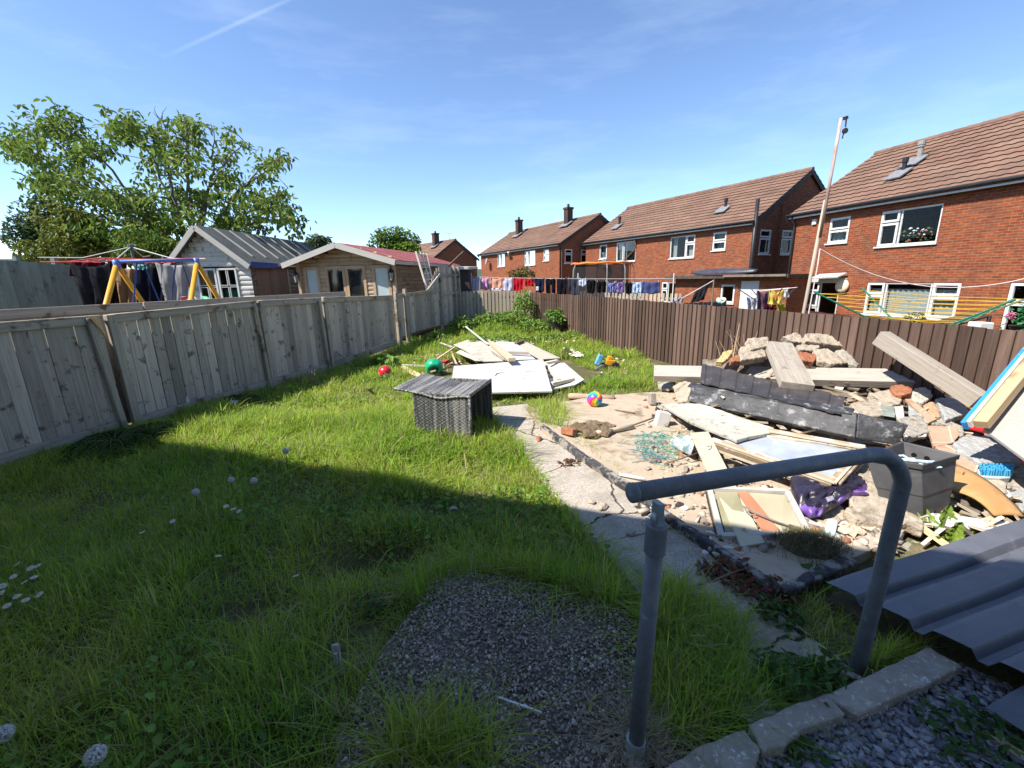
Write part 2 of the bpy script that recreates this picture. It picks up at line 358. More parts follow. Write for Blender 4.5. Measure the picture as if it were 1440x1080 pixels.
def window(root, o, ex, ez, out, x0, x1, z0, z1, lay, curtain=None, name='window', rec=.06, sill=True, fmat=None, label=None):
    """lay: list of (fx0, fx1, fz0, fz1, casement?) pane cells"""
    m = MB(); g = MB(); w, h = x1-x0, z1-z0; oo = o - out*rec
    def bx(mb, a, b, c, d, y0, y1): mb.frame(oo, ex, out, ez, a, b, y0, y1, c, d)
    f = .055
    bx(m, x0, x0+f, z0, z1, -.03, .03); bx(m, x1-f, x1, z0, z1, -.03, .03); bx(m, x0+f, x1-f, z0, z0+f, -.03, .03); bx(m, x0+f, x1-f, z1-f, z1, -.03, .03)
    if sill: bx(m, x0-.04, x1+.04, z0-.05, z0-.002, -.03, rec+.06)
    for a, b, c, d, cas in lay:
        A, B, C_, D_ = x0+w*a, x0+w*b, z0+h*c, z0+h*d
        t = .07 if cas else (.018 if len(lay) > 6 else .04); y = .045 if cas else .022
        e = .018
        A += e; B -= e; C_ += e; D_ -= e
        bx(m, A, A+t, C_, D_, -.02, y); bx(m, B-t, B, C_, D_, -.02, y); bx(m, A+t, B-t, C_, C_+t, -.02, y); bx(m, A+t, B-t, D_-t, D_, -.02, y)
        g.quad(*[oo+ex*u+ez*v-out*.012 for u, v in ((A, C_), (B, C_), (B, D_), (A, D_))])
    fr = m.build(name, fmat or WHITE, root, label=label); g.build('pane', GLASS, fr)
    if curtain:
        k = MB(); mat = curtain[0]
        for (a, b, c, d) in curtain[1]:
            A, B, C_, D_ = x0+w*a, x0+w*b, z0+h*c, z0+h*d; nn_ = max(6, int((B-A)/.05)); vs, fs = [], []
            for i in range(nn_+1):
                off = -.16 + .025*math.sin(i*1.9)
                for zz in (C_, D_): vs.append(oo + ex*(A+(B-A)*i/nn_) + ez*zz + out*off)
            k.add(vs, [(2*i, 2*i+2, 2*i+3, 2*i+1) for i in range(nn_)])
        k.build('curtain', mat, fr, smooth=True)
    return fr
def tiled_roof(root, p, d, n, l0, l1, half, ze, zr, ov=.28, vg=.12, name='roof', mat=None, both=True):
    tan = (zr-ze)/half; V, Q, Lc = [], [], []
    ks = int((l1-l0+2*vg)/.075); S = np.linspace(l0-vg, l1+vg, ks+1); wave = .028*np.abs(np.sin(math.pi*S/.30))
    base = 0; pb = np.array(p); pb[2] = 0; d_, n_ = np.array(d), np.array(n)
    for side in ((1, -1) if both else (1,)):
        N = int(math.hypot(half+ov, (half+ov)*tan)/.34)
        for c in range(N):
            for q, (u, lift) in enumerate(((c/N, .012), (c/N-.003, .046), ((c+1.14)/N if c < N-1 else 1.0, .004))):
                t = -ov + (half+ov)*u; z = ze + t*tan + .10 + lift
                tt = t if side > 0 else 2*half - t
                P = pb[None] + d_[None]*S[:, None] + n_[None]*tt
                P[:, 2] = z + (wave if q else wave*0)
                V.append(P); Lc.append(np.stack([S, np.full_like(S, t), np.full_like(S, c)], 1))
            i = np.arange(ks)
            for q in (1,):
                a = base + q*(ks+1) + i; b = a + (ks+1); Q.append(np.stack([a, a+1, b+1, b], 1) if side > 0 else np.stack([a, b, b+1, a+1], 1))
            base += 3*(ks+1)
    for side in (1, -1):                                        # the boarding under the tiles
        P = []
        for s_, t_, z_ in ((l0-vg, -ov, ze-ov*tan), (l1+vg, -ov, ze-ov*tan), (l1+vg, half, zr), (l0-vg, half, zr)):
            q = pb + d_*s_ + n_*(t_ if side > 0 else 2*half-t_); q[2] = z_ + .075; P.append(q)
        V.append(np.array(P)); Lc.append(np.zeros((4, 3))); Q.append(np.array([[base, base+1, base+2, base+3]])); base += 4
    me = np.concatenate(V); o = npmesh(name, me - np.array(wpos(root)), [np.concatenate(Q)], [mat or ROOF], lc=np.concatenate(Lc)); o.parent = root
    m = MB(); s = l0-vg
    while s < l1+vg-.05:
        a = Vector(p)*1; a.z = 0
        A = a + d*s + n*half; A.z = zr+.10; B = a + d*min(s+.43, l1+vg) + n*half; B.z = zr+.115
        m.tube([A, B], .12, 10); s += .42
    m.build('ridge_tile', mat or ROOF, o)
    return o
def house(name, label, p, az, l0, l1, half, zr, zb, fw, gw=(), wallmat=None, gable_at='l0', hip=False, group=None, eave_white=True):
    a = math.radians(az); d = Vector((math.sin(a), math.cos(a), 0)); n = Vector((d.y, -d.x, 0)); ze = p.z
    root = thing(name, label, 'house', (p.x, p.y, zb), group); o = Vector((p.x, p.y, 0)); wm = wallmat or BRICK_A
    m = MB()
    wallgrid(m, o, d, Z, -n, l0, l1, zb, ze+.05, [(w[0], w[1], w[2], w[3]) for w in fw])
    wallgrid(m, o+n*2*half, d, Z, n, l0, l1, zb, ze+.05, [])
    for s, sg in ((l0, -1), (l1, 1)):
        ops = [(w[0], w[1], w[2], w[3]) for w in gw] if s == l0 else []
        wallgrid(m, o+d*s, n, Z, d*sg, 0, 2*half, zb, ze, ops, lx=.11)
        b = o+d*s; m.add([b+Z*ze, b+n*2*half+Z*ze, b+n*half+Z*zr], [(0, 1, 2)], [(.11, ze, 0), (2*half+.11, ze, 0), (half+.11, zr, 0)])
    m.build('wall', wm, root)
    for w in fw: window(root, o, d, Z, -n, *w[:4], w[4], *(w[5:6] or [None]), **(w[6] if len(w) > 6 else {}))
    for w in gw: window(root, o+d*l0, n, Z, -d, *w[:4], w[4], *(w[5:6] or [None]))
    rf = tiled_roof(root, p, d, n, l0, l1, half, ze, zr)
    tan = (zr-ze)/half
    f = MB()                                   # fascia, soffit, barge boards
    f.frame(o, d, n, Z, l0-.1, l1+.1, -.24, -.215, ze-.16, ze+.02)
    f.build('fascia', WHITE if eave_white else SOFFIT, root)
    f = MB(); f.frame(o, d, n, Z, l0-.1, l1+.1, -.213, -.003, ze-.15, ze-.13)
    for s in (l0-.1, l1+.1):
        for q in (0, 1):
            A = o + d*s + n*(-.3 if q == 0 else 2*half+.3) + Z*(ze-.3*tan+.0); B = o + d*s + n*half + Z*(zr+.0); f.bar(A, B, .03, .2)
    f.build('barge_board', SOFFIT, root)
    g = MB()
    g.tube([o + d*(l0-.12) - n*.30 + Z*(ze-.02), o + d*(l1+.12) - n*.30 + Z*(ze-.02)], .055, 8); g.build('gutter', BLACKP, root, smooth=True)
    return root, o, d, n
K = .8545
def sz(z): return HC + (z-HC)*K
pA, pB, pC = Vector((12.13, 19.33, 4.05)), Vector((11.41, 21.07, 4.05)), Vector((3.72, 31.83, 4.05))
TOPHUNG = [(0, 1, 0, .52, True), (0, 1, .52, 1, True)]
SIDE_L = [(0, .34, .66, 1, True), (0, .34, 0, .66, True), (.34, 1, 0, 1, False)]
SIDE_R = [(0, .62, 0, 1, False), (.62, 1, .64, 1, True), (.62, 1, 0, .64, True)]
TRIPLE = [(0, .2, .62, 1, True), (0, .2, 0, .62, True), (.2, .72, 0, 1, False), (.72, 1, .62, 1, True), (.72, 1, 0, .62, True)]
# A: s runs away from the viewer, so windows are listed with s decreasing to the right in the photo
def fA(s0, s1): return (s1*K, s0*K)
fwA = [(-6.34*K, -4.2*K, sz(2.66), sz(4.02), [(0, .66, 0, 1, False), (.66, 1, .66, 1, True), (.66, 1, 0, .66, True)]),
       (-2.92*K, -1.94*K, sz(2.96), sz(4.05), TOPHUNG, (CURTG, [(0, 1, 0, .45)])),
       (-7.39*K, -4.11*K, sz(-.05), sz(1.24), [(0, .27, .62, 1, True), (0, .27, 0, .62, True), (.27, .78, 0, 1, False), (.78, 1, .62, 1, True), (.78, 1, 0, .62, True)], (CURT, [(.0, .98, .02, .8)])),
       (-2.9*K, -.5*K, sz(-.9), sz(1.27), [(.42, 1, .45, .78, True), (.42, 1, .78, 1, True), (.42, 1, 0, .45, False), (0, .42, 0, 1, False)], (CURT, [(.5, .75, .45, .7)]), dict(sill=False)),
       (-9.9*K, -8.67*K, sz(-1.0), sz(1.25), [(0, 1, .72, 1, True), (0, 1, .1, .72, True)], None, dict(sill=False)),
       (-12.9*K, -10.6*K, sz(2.66), sz(4.02), SIDE_L)]
hA, oA, dA, nA = house('brick_house', 'nearest red brick house at the right, with flowers in its upper window', pA, -13, -13.5, 0, 3.9, 6.48, -1.0, fwA)
fwB = [(12.09*K, 13.0*K, sz(3.06), sz(4.14), [(0, 1, 0, 1, True)], (CURTG, [(.1, .9, 0, 1)])), (8.94*K, 11.0*K, sz(2.76), sz(4.19), [(.62, 1, 0, 1, True), (0, .62, 0, 1, False)], (CURTG, [(.55, 1, 0, 1)])),
       (3.81*K, 5.78*K, sz(2.76), sz(4.13), [(.36, 1, 0, 1, False), (0, .36, .64, 1, True), (0, .36, 0, .64, True)], (CURT, [(.8, .97, 0, 1), (.05, .3, 0, .6)])), (1.66*K, 2.57*K, sz(3.07), sz(4.1), TOPHUNG, (CURTG, [(0, 1, 0, .9)])),
       (8.2*K, 11.2*K, sz(-.1), sz(1.26), TRIPLE, (CURT, [(.2, .6, 0, 1)])), (4.9*K, 6.3*K, sz(-.1), sz(1.26), SIDE_R)]
gwB = [(.57*K, 1.6*K, sz(2.74), sz(4.07), [(0, 1, .66, 1, True), (0, 1, 0, .66, True)], (CURTG, [(.1, .95, 0, .6)])), (2.6*K, 3.66*K, sz(2.74), sz(4.1), [(0, 1, .66, 1, True), (0, 1, 0, .66, True)], (CURTG, [(.1, .6, 0, .8)]))]
hB, oB, dB, nB = house('brick_house', 'middle red brick house with an upturned canoe on its low outbuilding', pB, -28, 0, 12.6, 3.9, 6.48, -1.0, fwB, gwB, BRICK_B)
fwC = [(10.3*K, 12.0*K, sz(2.95), sz(4.25), [(0, .55, 0, 1, False), (.55, 1, 0, 1, True)], (CURT, [(.1, .95, 0, 1)])), (4.25*K, 6.2*K, sz(2.88), sz(4.2), SIDE_R, (CURT, [(.3, .95, 0, 1)])), (1.93*K, 2.85*K, sz(3.15), sz(4.13), TOPHUNG, (CURTG, [(0, 1, 0, .5)]))]
gwC = [(.3*K, 1.1*K, sz(2.86), sz(4.0), [(0, 1, .66, 1, True), (0, 1, 0, .66, True)]), (1.97*K, 2.7*K, sz(2.9), sz(3.97), [(0, 1, .66, 1, True), (0, 1, 0, .66, True)])]
hC, oC, dC, nC = house('brick_house', 'far red brick house with two dark chimneys on its roof', pC, -28, 0, 13.9, 3.3, 6.0, -1.0, fwC, gwC, BRICK_B)
pD = Vector(D(668, 362, 48)); zD = pD.z
hD, oD, dD, nD = house('brick_house', 'small farthest brick house, gable end on, beyond the wooden ladder', Vector((pD.x-5.2*math.cos(math.radians(-32)), pD.y+5.2*math.sin(math.radians(32))*.0, zD)), -38, 0, 9, 2.75, zD+1.9, -1.0, [], [(.5, 1.4, zD-1.6, zD-.5, TOPHUNG)], BRICK_B, eave_white=False)
# chimneys, vents, pipes
CHIM = brickmat('chimney_brick', (.05, .035, .03), (.08, .05, .04), (.07, .06, .05))
def stack(root, base, w, dd, h, mat, d, n, name='chimney', flash=True):
    m = MB(); b = Vector(base); r = (0, 0, 0)
    m.frame(b, d, n, Z, -w/2, w/2, -dd/2, dd/2, -.6, h); m.frame(b, d, n, Z, -w/2-.05, w/2+.05, -dd/2-.05, dd/2+.05, h-.14, h)
    c = m.build(name, mat, root)
    m = MB(); m.tube([b+Z*(h-.02), b+Z*(h+.25)], .11, 10, r2=.09); m.build('chimney_pot', mat, c)
    if flash:
        m = MB(); q = Vector((-n.x, -n.y, -.62)).normalized(); ey = d.cross(q)
        m.frame(b + Z*.12 + q*.25, d, q, ey, -w/2-.3, w/2+.3, -.35, .4, .03, .075); m.build('flashing', LEAD, c)
def onroof(p, d, n, s, t, half, zr): q = Vector((p.x, p.y, 0)) + d*s + n*t; q.z = p.z + (zr-p.z)*t/half + .12; return q
stack(hC, onroof(pC, dC, nC, 2.9, 2.6, 3.3, 6.0), .5, .5, 1.25, CHIM, dC, nC); stack(hC, onroof(pC, dC, nC, 10.4, 2.4, 3.3, 6.0), .5, .5, 1.35, CHIM, dC, nC)
stack(hD, onroof(Vector((oD.x, oD.y, zD)), dD, nD, 3.0, 2.0, 2.75, zD+1.9), .6, .6, 1.4, CHIM, dD, nD)
def vent(root, base, h, r, mat, n):
    b = Vector(base); m = MB(); m.tube([b-Z*.1, b+Z*h], r, 12); m.tube([b+Z*(h*.72), b+Z*(h*.8)], r*1.35, 12); m.tube([b+Z*(h-.1), b+Z*(h+.03)], r*1.35, 12); v = m.build('vent_pipe', mat, root)
    m = MB(); q = Vector((-n.x, -n.y, -.62)).normalized(); ex = Vector((n.y, -n.x, 0)); m.frame(b + q*.15, ex, q, ex.cross(q), -.3, .3, -.25, .4, -.13, -.085)
    m.build('flashing', LEAD, v)
vent(hA, PL(1270, 244, onroof(pA, dA, nA, 0, 2.9, 3.9, 6.48), (nA*-.528+Z*.849)), .5, .07, BLACKP, nA)
vent(hA, PL(1292, 226, onroof(pA, dA, nA, 0, 2.9, 3.9, 6.48), (nA*-.528+Z*.849)), .62, .085, M('galv_vent', (.3, .3, .29), (.2, .2, .19), scale=12, rough=.6), nA)
vent(hB, PL(1020, 294, onroof(pB, dB, nB, 0, 2.9, 3.9, 6.48), (nB*-.528+Z*.849)), .5, .07, BLACKP, nB)
vent(hB, PL(871, 318, onroof(pB, dB, nB, 0, 2.9, 3.9, 6.48), (nB*-.528+Z*.849)), .6, .08, BLACKP, nB)
def downpipe(root, o, d, n, s, t, z0, z1, r=.045, off=None):
    off = off if off is not None else -n*.07; b = o + d*s + n*t + off; m = MB()
    m.tube([b+Z*z0, b+Z*(z1-.5), b+Z*(z1-.32) , b - n*.18 + Z*(z1-.1), b - n*.2+Z*z1], r, 8); m.build('downpipe', BLACKP, root, smooth=True)
downpipe(hA, oA, dA, nA, -.12, 0, -1, 4.0); downpipe(hC, oC, dC, nC, .1, 0, -1, 4.0)
m = MB(); b = oB - dB*.1 - nB*.12; m.tube([b - Z*.9, b + Z*5.0], .085, 10); m.build('downpipe', BLACKP, hB, smooth=True)
m = MB(); b = oB + nB*1.93 - dB*.06; m.tube([b - Z*.9, b+Z*4.9], .035, 8); m.build('waste_pipe', M('rust_pipe', (.16, .05, .03), (.22, .09, .05), scale=8), hB)
m = MB(); b = oB + dB*7.6 - nB*.05; m.tube([b + Z*3.95, b+Z*3.4, b + Z*3.1 + dB*.35, b + Z*2.7 + dB*1.0], .035, 8); m.build('waste_pipe', M('rust_pipe', (.16, .05, .03)), hB)
# small things on the walls
def wp(x, y, p, n, off=.04): return Vector(PL(x, y, Vector(p) - n*off, n))
q = wp(1185, 402, pA, nA); m = MB(); m.lathe(q, [(.0, -.02), (.24, -.02), (.26, .02), (.24, .08), (.14, .11), (0, .12)], 24, ax=-nA)
tag(m.build('wall_lamp', M('cream_plastic', (.70, .58, .40), rough=.4), smooth=True), 'round cream wall lamp beside the open back door', 'lamp')
q = wp(1146, 312, pA, nA, .02); m = MB(); m.frame(q, dA, nA, Z, -.09, .09, -.05, .02, -.1, .1); m.lathe(q-nA*.05, [(0, 0), (.06, 0), (.06, .01), (0, .01)], 14, ax=-nA)
tag(m.build('air_vent', WHITE), 'small white vent under the eaves of the nearest house', 'vent')
m = MB(); a, b = wp(1153, 386, pA, nA, .1), wp(1191, 384, pA, nA, .1)
for k in range(10):
    t = k/9*math.pi*.55; A = -nA*(.5*math.sin(t)) + Z*(.5*math.cos(t)-.38)
    pass
qa = wp(1113, 391, pA, nA, .0); m.poly([a+Z*.02, b+Z*.02, b-nA*.42-Z*.12, a-nA*.42-Z*.12], .05); m.frame(qa, dA, nA, Z, (b-qa).dot(dA), 0, -.10, .05, -.16, .0)
can = m.build('door_canopy', M('canopy_grey', (.58, .58, .55), (.4, .4, .38), scale=6, rough=.6)); tag(can, 'small grey canopy above the open back door', 'canopy')
# flowers in the upper window
root = thing('window_flowers', 'white and orange flowers behind the upper window of the nearest house', 'flowers', wp(1290, 333, pA, nA, -.22))
m = MB(); w = MB(); r_ = MB(); gq = []
for k in range(70):
    x = random.uniform(1258, 1312); y = random.uniform(322, 340) if x < 1280 or random.random() < .6 else random.uniform(320, 338)
    p_ = wp(x, y, pA, nA, -.2 - random.uniform(0, .12)); rr = random.uniform(.025, .05)
    tgt = r_ if (random.random() < .25) else (w if (abs(x-1292) < 13 and y < 330) else m)
    tgt.rock(p_, (rr*2.2, rr*2.2, rr*1.8), k=9)
m.build('leaves', M('pot_leaf', (.05, .12, .03), (.09, .17, .05), scale=9), root); w.build('white_petals', M('petal_white', (.8, .8, .78)), root); r_.build('orange_petals', M('petal_orange', (.7, .2, .1)), root)
# satellite dishes
def dish(c, n, r, label, mat):
    root = thing('satellite_dish', label, 'satellite dish', c); m = MB(); ax = (-n*.8 + Z*.35 - Vector((.4, 0, 0))).normalized()
    m.lathe(Vector(c) - n*.3, [(0, -.02), (r*.6, .02), (r, .1), (r, .115), (r*.6, .035), (0, -.005)], 20, ax=ax); m.build('dish', mat, root, smooth=True)
    m = MB(); m.tube([Vector(c), Vector(c)-n*.3], .025, 6); m.tube([Vector(c)-n*.3-Z*r*.8, Vector(c)-n*.3+ax*.4], .012, 5); m.build('arm', BLACKP, root)
dish(wp(689, 368, pC, nC), nC, .3, 'grey satellite dish left of the curtained window of the far house', M('dish_grey', (.25, .26, .29)))
dish(wp(749, 381, pC, nC), nC, .36, 'dark satellite dish above the washing on the far house', M('dish_dark', (.12, .13, .13)))
dish(wp(855, 372, pB, nB), nB, .36, 'dark satellite dish seen through the trampoline net', M('dish_dark', (.12, .13, .13)))
m = MB(); a = wp(715, 357, pC, nC, .1); m.bar(a - Z*.25, a + Z*.1 - nC*.3 - dC*.5, .14, .14); tag(m.build('floodlight', WHITE), 'white lamp box at the window of the far house', 'lamp')
# aerial on the farthest house
m = MB(); a = Vector(D(632, 338, 49)); m.tube([a-Z*.2, a+Z*.75], .02, 5); m.tube([a+Z*.7-Vector((.5, 0, 0)), a+Z*.7+Vector((.3, 0, 0))], .012, 5)
for k in range(6): c = a+Z*.7+Vector((-.45+.14*k, 0, 0)); m.tube([c-Vector((.05, .2, 0)), c+Vector((.05, .2, 0))], .008, 4)
tag(m.build('aerial', M('alu', (.4, .4, .42), metal=.6, rough=.4)), 'thin television aerial on the farthest roof', 'aerial')
# ------------------------------------------------------------------ the low outbuilding in front of the middle house
oo = Vector(G(1118, 440, -.3)); ob0 = wp(1108, 391, pB, nB, 1.9); ob0.z = 0; L_ob = 5.4
rt = thing('outbuilding', 'low flat roofed brick outbuilding with a white door', 'outbuilding', (ob0.x, ob0.y, -1.0))
def obp(x, y): q = PL(x, y, ob0, nB) - ob0; return q.dot(dB), q.z
sw0, zt = obp(1034, 401)[0], obp(1014, 400)[1]; sw1 = obp(1014, 400)[0]; swb = obp(1015, 426)[1]
sd0, sd1, dt = obp(1068, 396)[0], obp(1042, 396)[0], obp(1055, 395)[1]
m = MB(); zt_r = obp(1060, 391)[1]
wallgrid(m, ob0, dB, Z, -nB, -.05, 5.6, -1.0, zt_r, [(sw0, sw1, swb, zt), (sd0, sd1, -.95, dt)]); wallgrid(m, ob0-dB*.05, nB, Z, -dB, 0, 1.88, -1.0, zt_r, []); m.build('wall', BRICK_B, rt)
window(rt, ob0, dB, Z, -nB, sw0, sw1, swb, zt, [(0, 1, 0, 1, True)])
m = MB(); m.frame(ob0+nB*.05, dB, nB, Z, sd0+.01, sd1-.01, -.03, .03, -.94, dt-.01); m.frame(ob0+nB*.05, dB, nB, Z, sd0+.15, sd1-.15, -.04, -.032, dt-.55, dt-.5); dr = m.build('door', WHITE, rt)
RF_OB = M('roof_felt_dark', (.05, .04, .035), (.09, .07, .06), scale=5)
m = MB(); m.frame(ob0, dB, nB, Z, -.2, 6.0, -.35, 1.85, zt_r+.002, zt_r+.14); m.build('flat_roof', RF_OB, rt)
m = MB(); m.frame(ob0, dB, nB, Z, -.15, 2.6, -.42, -.355, zt_r+.06, zt_r+.15); m.build('fascia_board', M('pale_board', (.22, .185, .14), (.13, .105, .08), scale=5), rt)
# canoe
cn = thing('canoe', 'upturned dark canoe lying on the outbuilding roof', 'canoe', ob0 + dB*1.2 + Z*(zt_r+.14))
def canoe():
    m = MB(); vs, fs = [], []; N = 26; A = PL(1066, 380, ob0, nB); B = PL(973, 386, ob0, nB); A.z = B.z = zt_r+.145
    for i in range(N+1):
        t = i/N; w = .36*(math.sin(math.pi*min(1, max(0, t*.97+.015))))**.55; h = .30*(math.sin(math.pi*(t*.94+.03)))**.45; c = A.lerp(B, t) + Z*(.10*abs(2*t-1)**3)
        for k in range(11):
            a = math.pi*k/10; vs.append(c + nB*(w*math.cos(a)) + Z*(h*math.sin(a)**.8))
    for i in range(N):
        for k in range(10): a = i*11+k; fs.append((a, a+1, a+12, a+11))
    m.add(vs, fs); return m
canoe().build('hull', M('canoe_dark', (.035, .04, .055), (.06, .065, .08), scale=3, rough=.35), cn, smooth=True, solid=.012)
m = MB(); A = PL(1066, 380, ob0, nB); B = PL(973, 386, ob0, nB); A.z = B.z = zt_r+.16
for s in (-.37, .37): m.tube([A.lerp(B, .1)+nB*s*.7, A.lerp(B, .3)+nB*s, A.lerp(B, .7)+nB*s, A.lerp(B, .9)+nB*s*.7], .02, 6)
m.build('gunwale', M('gunwale_red', (.10, .03, .025)), cn)
# ------------------------------------------------------------------ fences
GREYW = wood('fence_grey', (.30, .262, .21), (.46, .41, .345), rand=.34, c3=(.13, .11, .09), s3=7, lo3=.57, hi3=.66)
GREYD = wood('fence_post_grey', (.24, .21, .165), (.39, .345, .285), rand=.18, c3=(.10, .083, .06), s3=4)
BROWNW = wood('fence_brown', (.082, .052, .040), (.135, .09, .07), rand=.42, c3=(.22, .16, .12), s3=7, lo3=.66, hi3=.74)
PALEW = wood('fence_pale', (.33, .28, .21), (.45, .39, .30), rand=.2)
GREENW = wood('fence_green_grey', (.16, .19, .16), (.24, .27, .23), rand=.15, c3=(.12, .13, .11), s3=3)
DARKBL = wood('fence_blue', (.03, .045, .065), (.05, .07, .09), rand=.2)
MAROON = wood('fence_maroon', (.05, .022, .022), (.08, .035, .035), rand=.2)
def boards(m, a, b, zt0, zt1, zb0, zb1, pitch, w, th, nrm, lap=.012, jz=.006):
    """upright boards from a to b (xy), lapped like feather edge, facing nrm"""
    a, b = Vector((a[0], a[1], 0)), Vector((b[0], b[1], 0)); ex = (b-a); L = ex.length; ex /= L; k = max(1, int(round(L/pitch))); p = L/k
    for i in range(k):
        t = (i+.5)/k; zt = zt0+(zt1-zt0)*t + random.uniform(-jz, jz); zb = zb0+(zb1-zb0)*t
        e = (ex*w + nrm*lap).normalized(); f = e.cross(Z); c = a + ex*(p*(i+.5)) + nrm*random.uniform(0, .003)
        r = [random.uniform(0, 60) for _ in range(3)]; vs, ls = [], []
        tl = random.uniform(-.004, .004)
        for z in (zb, zt):
            for x, y in ((-w/2, -th/2), (w/2, -th/2), (w/2, th/2), (-w/2, th/2)):
                vs.append(c + e*(x + (tl if z == zt else 0)) + f*y + Z*z); ls.append((z+r[0], x+r[1], y+r[2]))
        m.add(vs, [(3, 2, 1, 0), (4, 5, 6, 7), (0, 1, 5, 4), (1, 2, 6, 5), (2, 3, 7, 6), (3, 0, 4, 7)], ls)
def LF(Y): return Vector((-6.21+.303*Y, Y, 0))
lfd = Vector((.303, 1, 0)).normalized(); lfn = Vector((lfd.y, -lfd.x, 0))        # towards the garden
lf = thing('wooden_fence', 'weathered grey panel fence along the left of the lawn', 'fence', LF(8))
PY = [1.2, 3.1, 5.03, 7.05, 8.46, 10.9]; ZT = [1.37, 1.37, 1.37, 1.42, 1.40, 1.34]; ZG = [0, 0, 0, 0, 0, .12]
for i in range(5):
    a, b = LF(PY[i]+.05), LF(PY[i+1]-.05)
    m = MB(); boards(m, a, b, ZT[i]-.03, ZT[i+1]-.03, ZG[i]+.14, ZG[i+1]+.14, .13, .123, .016, lfn, lap=.006, jz=.002); m.build('fence_panel', GREYW, lf, bevel=.003)
    m = MB(); m.bar(a+Z*(ZT[i]-.035)+lfn*.03, b+Z*(ZT[i+1]-.035)+lfn*.03, .032, .085, jit=.002); m.bar(a+Z*(ZT[i]+.012)+lfn*.01, b+Z*(ZT[i+1]+.012)+lfn*.01, .085, .022, jit=.002); m.build('top_rail', GREYD, lf, bevel=.004)
    m = MB(); m.bar(a+Z*(ZG[i]+.07)+lfn*.028, b+Z*(ZG[i+1]+.07)+lfn*.028, .03, .14, jit=.003); m.build('gravel_board', GREYD, lf, bevel=.004)
def post(root, Y, zt, w=.1, off=.0, zb=-.2, lean=0):
    m = MB(); c = LF(Y) + lfn*off; top = c + Z*zt + lfd*lean
    m.bar(c+Z*zb, top, w, w*.8, up=lfn, jit=.003); m.build('post', GREYD, root, bevel=.006)
for Y, z, l in ((1.2, 1.40, 0), (3.1, 1.4, 0), (5.08, 1.39, -.03), (7.08, 1.44, -.02), (8.5, 1.43, -.01), (10.95, 1.43, 0)): post(lf, Y, z, .09, .045, lean=l)
m = MB()                                                        # the split post with its sawn pale top
c = LF(4.94)+lfn*.06; m.bar(c-Z*.1, c+Z*1.37-lfd*.09, .06, .055, up=lfn, jit=.004); m.build('post', GREYD, lf, bevel=.004)
m = MB(); c = LF(5.02)+lfn*.11; m.poly([c+Z*1.375-lfd*.19, c+Z*1.37-lfd*.10, c+Z*1.10-lfd*.075, c+Z*1.22-lfd*.11], .018, up=lfn); m.build('split_wood', M('sawn_pine', (.62, .42, .22), (.5, .3, .15), scale=8, co='lc', st=(1, 4, 4)), lf)
for Y in (7.0, 8.38): m = MB(); c = LF(Y)+lfn*.07; m.bar(c-Z*.1, c+Z*1.36-lfd*.06, .05, .05, up=lfn, jit=.003); m.build('post', GREYD, lf, bevel=.004)
m = MB(); c = LF(8.62)+lfn*.07; m.bar(c+Z*.35, c+lfn*.22+lfd*.25-Z*.05, .06, .04, jit=.003); m.build('strut', GREYD, lf, bevel=.004)
# the taller run at the far end
tf = thing('wooden_fence', 'taller grey fence with a stepped top at the far left corner', 'fence', LF(12.8))
m = MB(); boards(m, LF(11.0), LF(11.3), 1.36, 1.36, .3, .3, .1, .11, .016, lfn); boards(m, LF(11.42), LF(13.3), 1.36, 1.42, .32, .36, .105, .12, .016, lfn); m.build('fence_panel', GREYW, tf)
m = MB(); boards(m, LF(13.45), LF(14.75), 2.08, 2.08, .3, .3, .11, .125, .016, lfn); m.build('fence_panel', GREYW, tf)
m = MB()
for k in range(7): a = LF(12.62+.11*k); b = LF(12.72+.11*k); boards(m, a, b, 1.45+.1*k, 1.45+.1*k, 1.1, 1.1, .11, .1, .016, lfn)
m.build('fence_panel', GREYW, tf)
m = MB(); m.bar(LF(11.0)+Z*1.33+lfn*.03, LF(13.4)+Z*1.40+lfn*.03, .035, .09); m.bar(LF(13.4)+Z*1.83+lfn*.03, LF(14.75)+Z*1.86+lfn*.03, .035, .08); m.bar(LF(13.4)+Z*1.28+lfn*.03, LF(14.75)+Z*1.3+lfn*.03, .035, .08); m.build('rail', GREYD, tf)
m = MB(); m.bar(LF(12.55)+Z*1.42+lfn*.07, LF(13.42)+Z*1.9+lfn*.07, .03, .07); m.build('brace', M('pale_batten', (.36, .33, .29), (.45, .42, .37), scale=8, co='lc'), tf)
for Y, z in ((11.37, 1.5), (13.4, 1.92), (14.4, 2.16), (14.72, 2.12)): m = MB(); c = LF(Y)+lfn*.05; m.bar(c-Z*.1, c+Z*z, .09, .08, up=lfn); m.build('post', GREYD, tf)
for Y, z in ((11.0, 1.5),): m = MB(); c = LF(Y)+lfn*.06; m.bar(c-Z*.1, c+Z*z-lfd*.05, .06, .06, up=lfn); m.build('post', GREYD, tf)
# neighbour's own fence just behind the first one
nf = thing('wooden_fence', 'dark rail fence standing close behind the left panel fence', 'fence', LF(5)-lfn*.3)
m = MB(); boards(m, LF(1.2)-lfn*.3, LF(9.5)-lfn*.3, 1.46, 1.46, 0, 0, .15, .16, .015, lfn); m.build('fence_panel', GREYD, nf)
m = MB(); m.bar(LF(1.2)-lfn*.27+Z*1.45, LF(5.6)-lfn*.27+Z*1.45, .03, .1); m.bar(LF(5.62)-lfn*.27+Z*1.45, LF(9.5)-lfn*.27+Z*1.45, .03, .1); m.build('rail', GREYD, nf, bevel=.004)
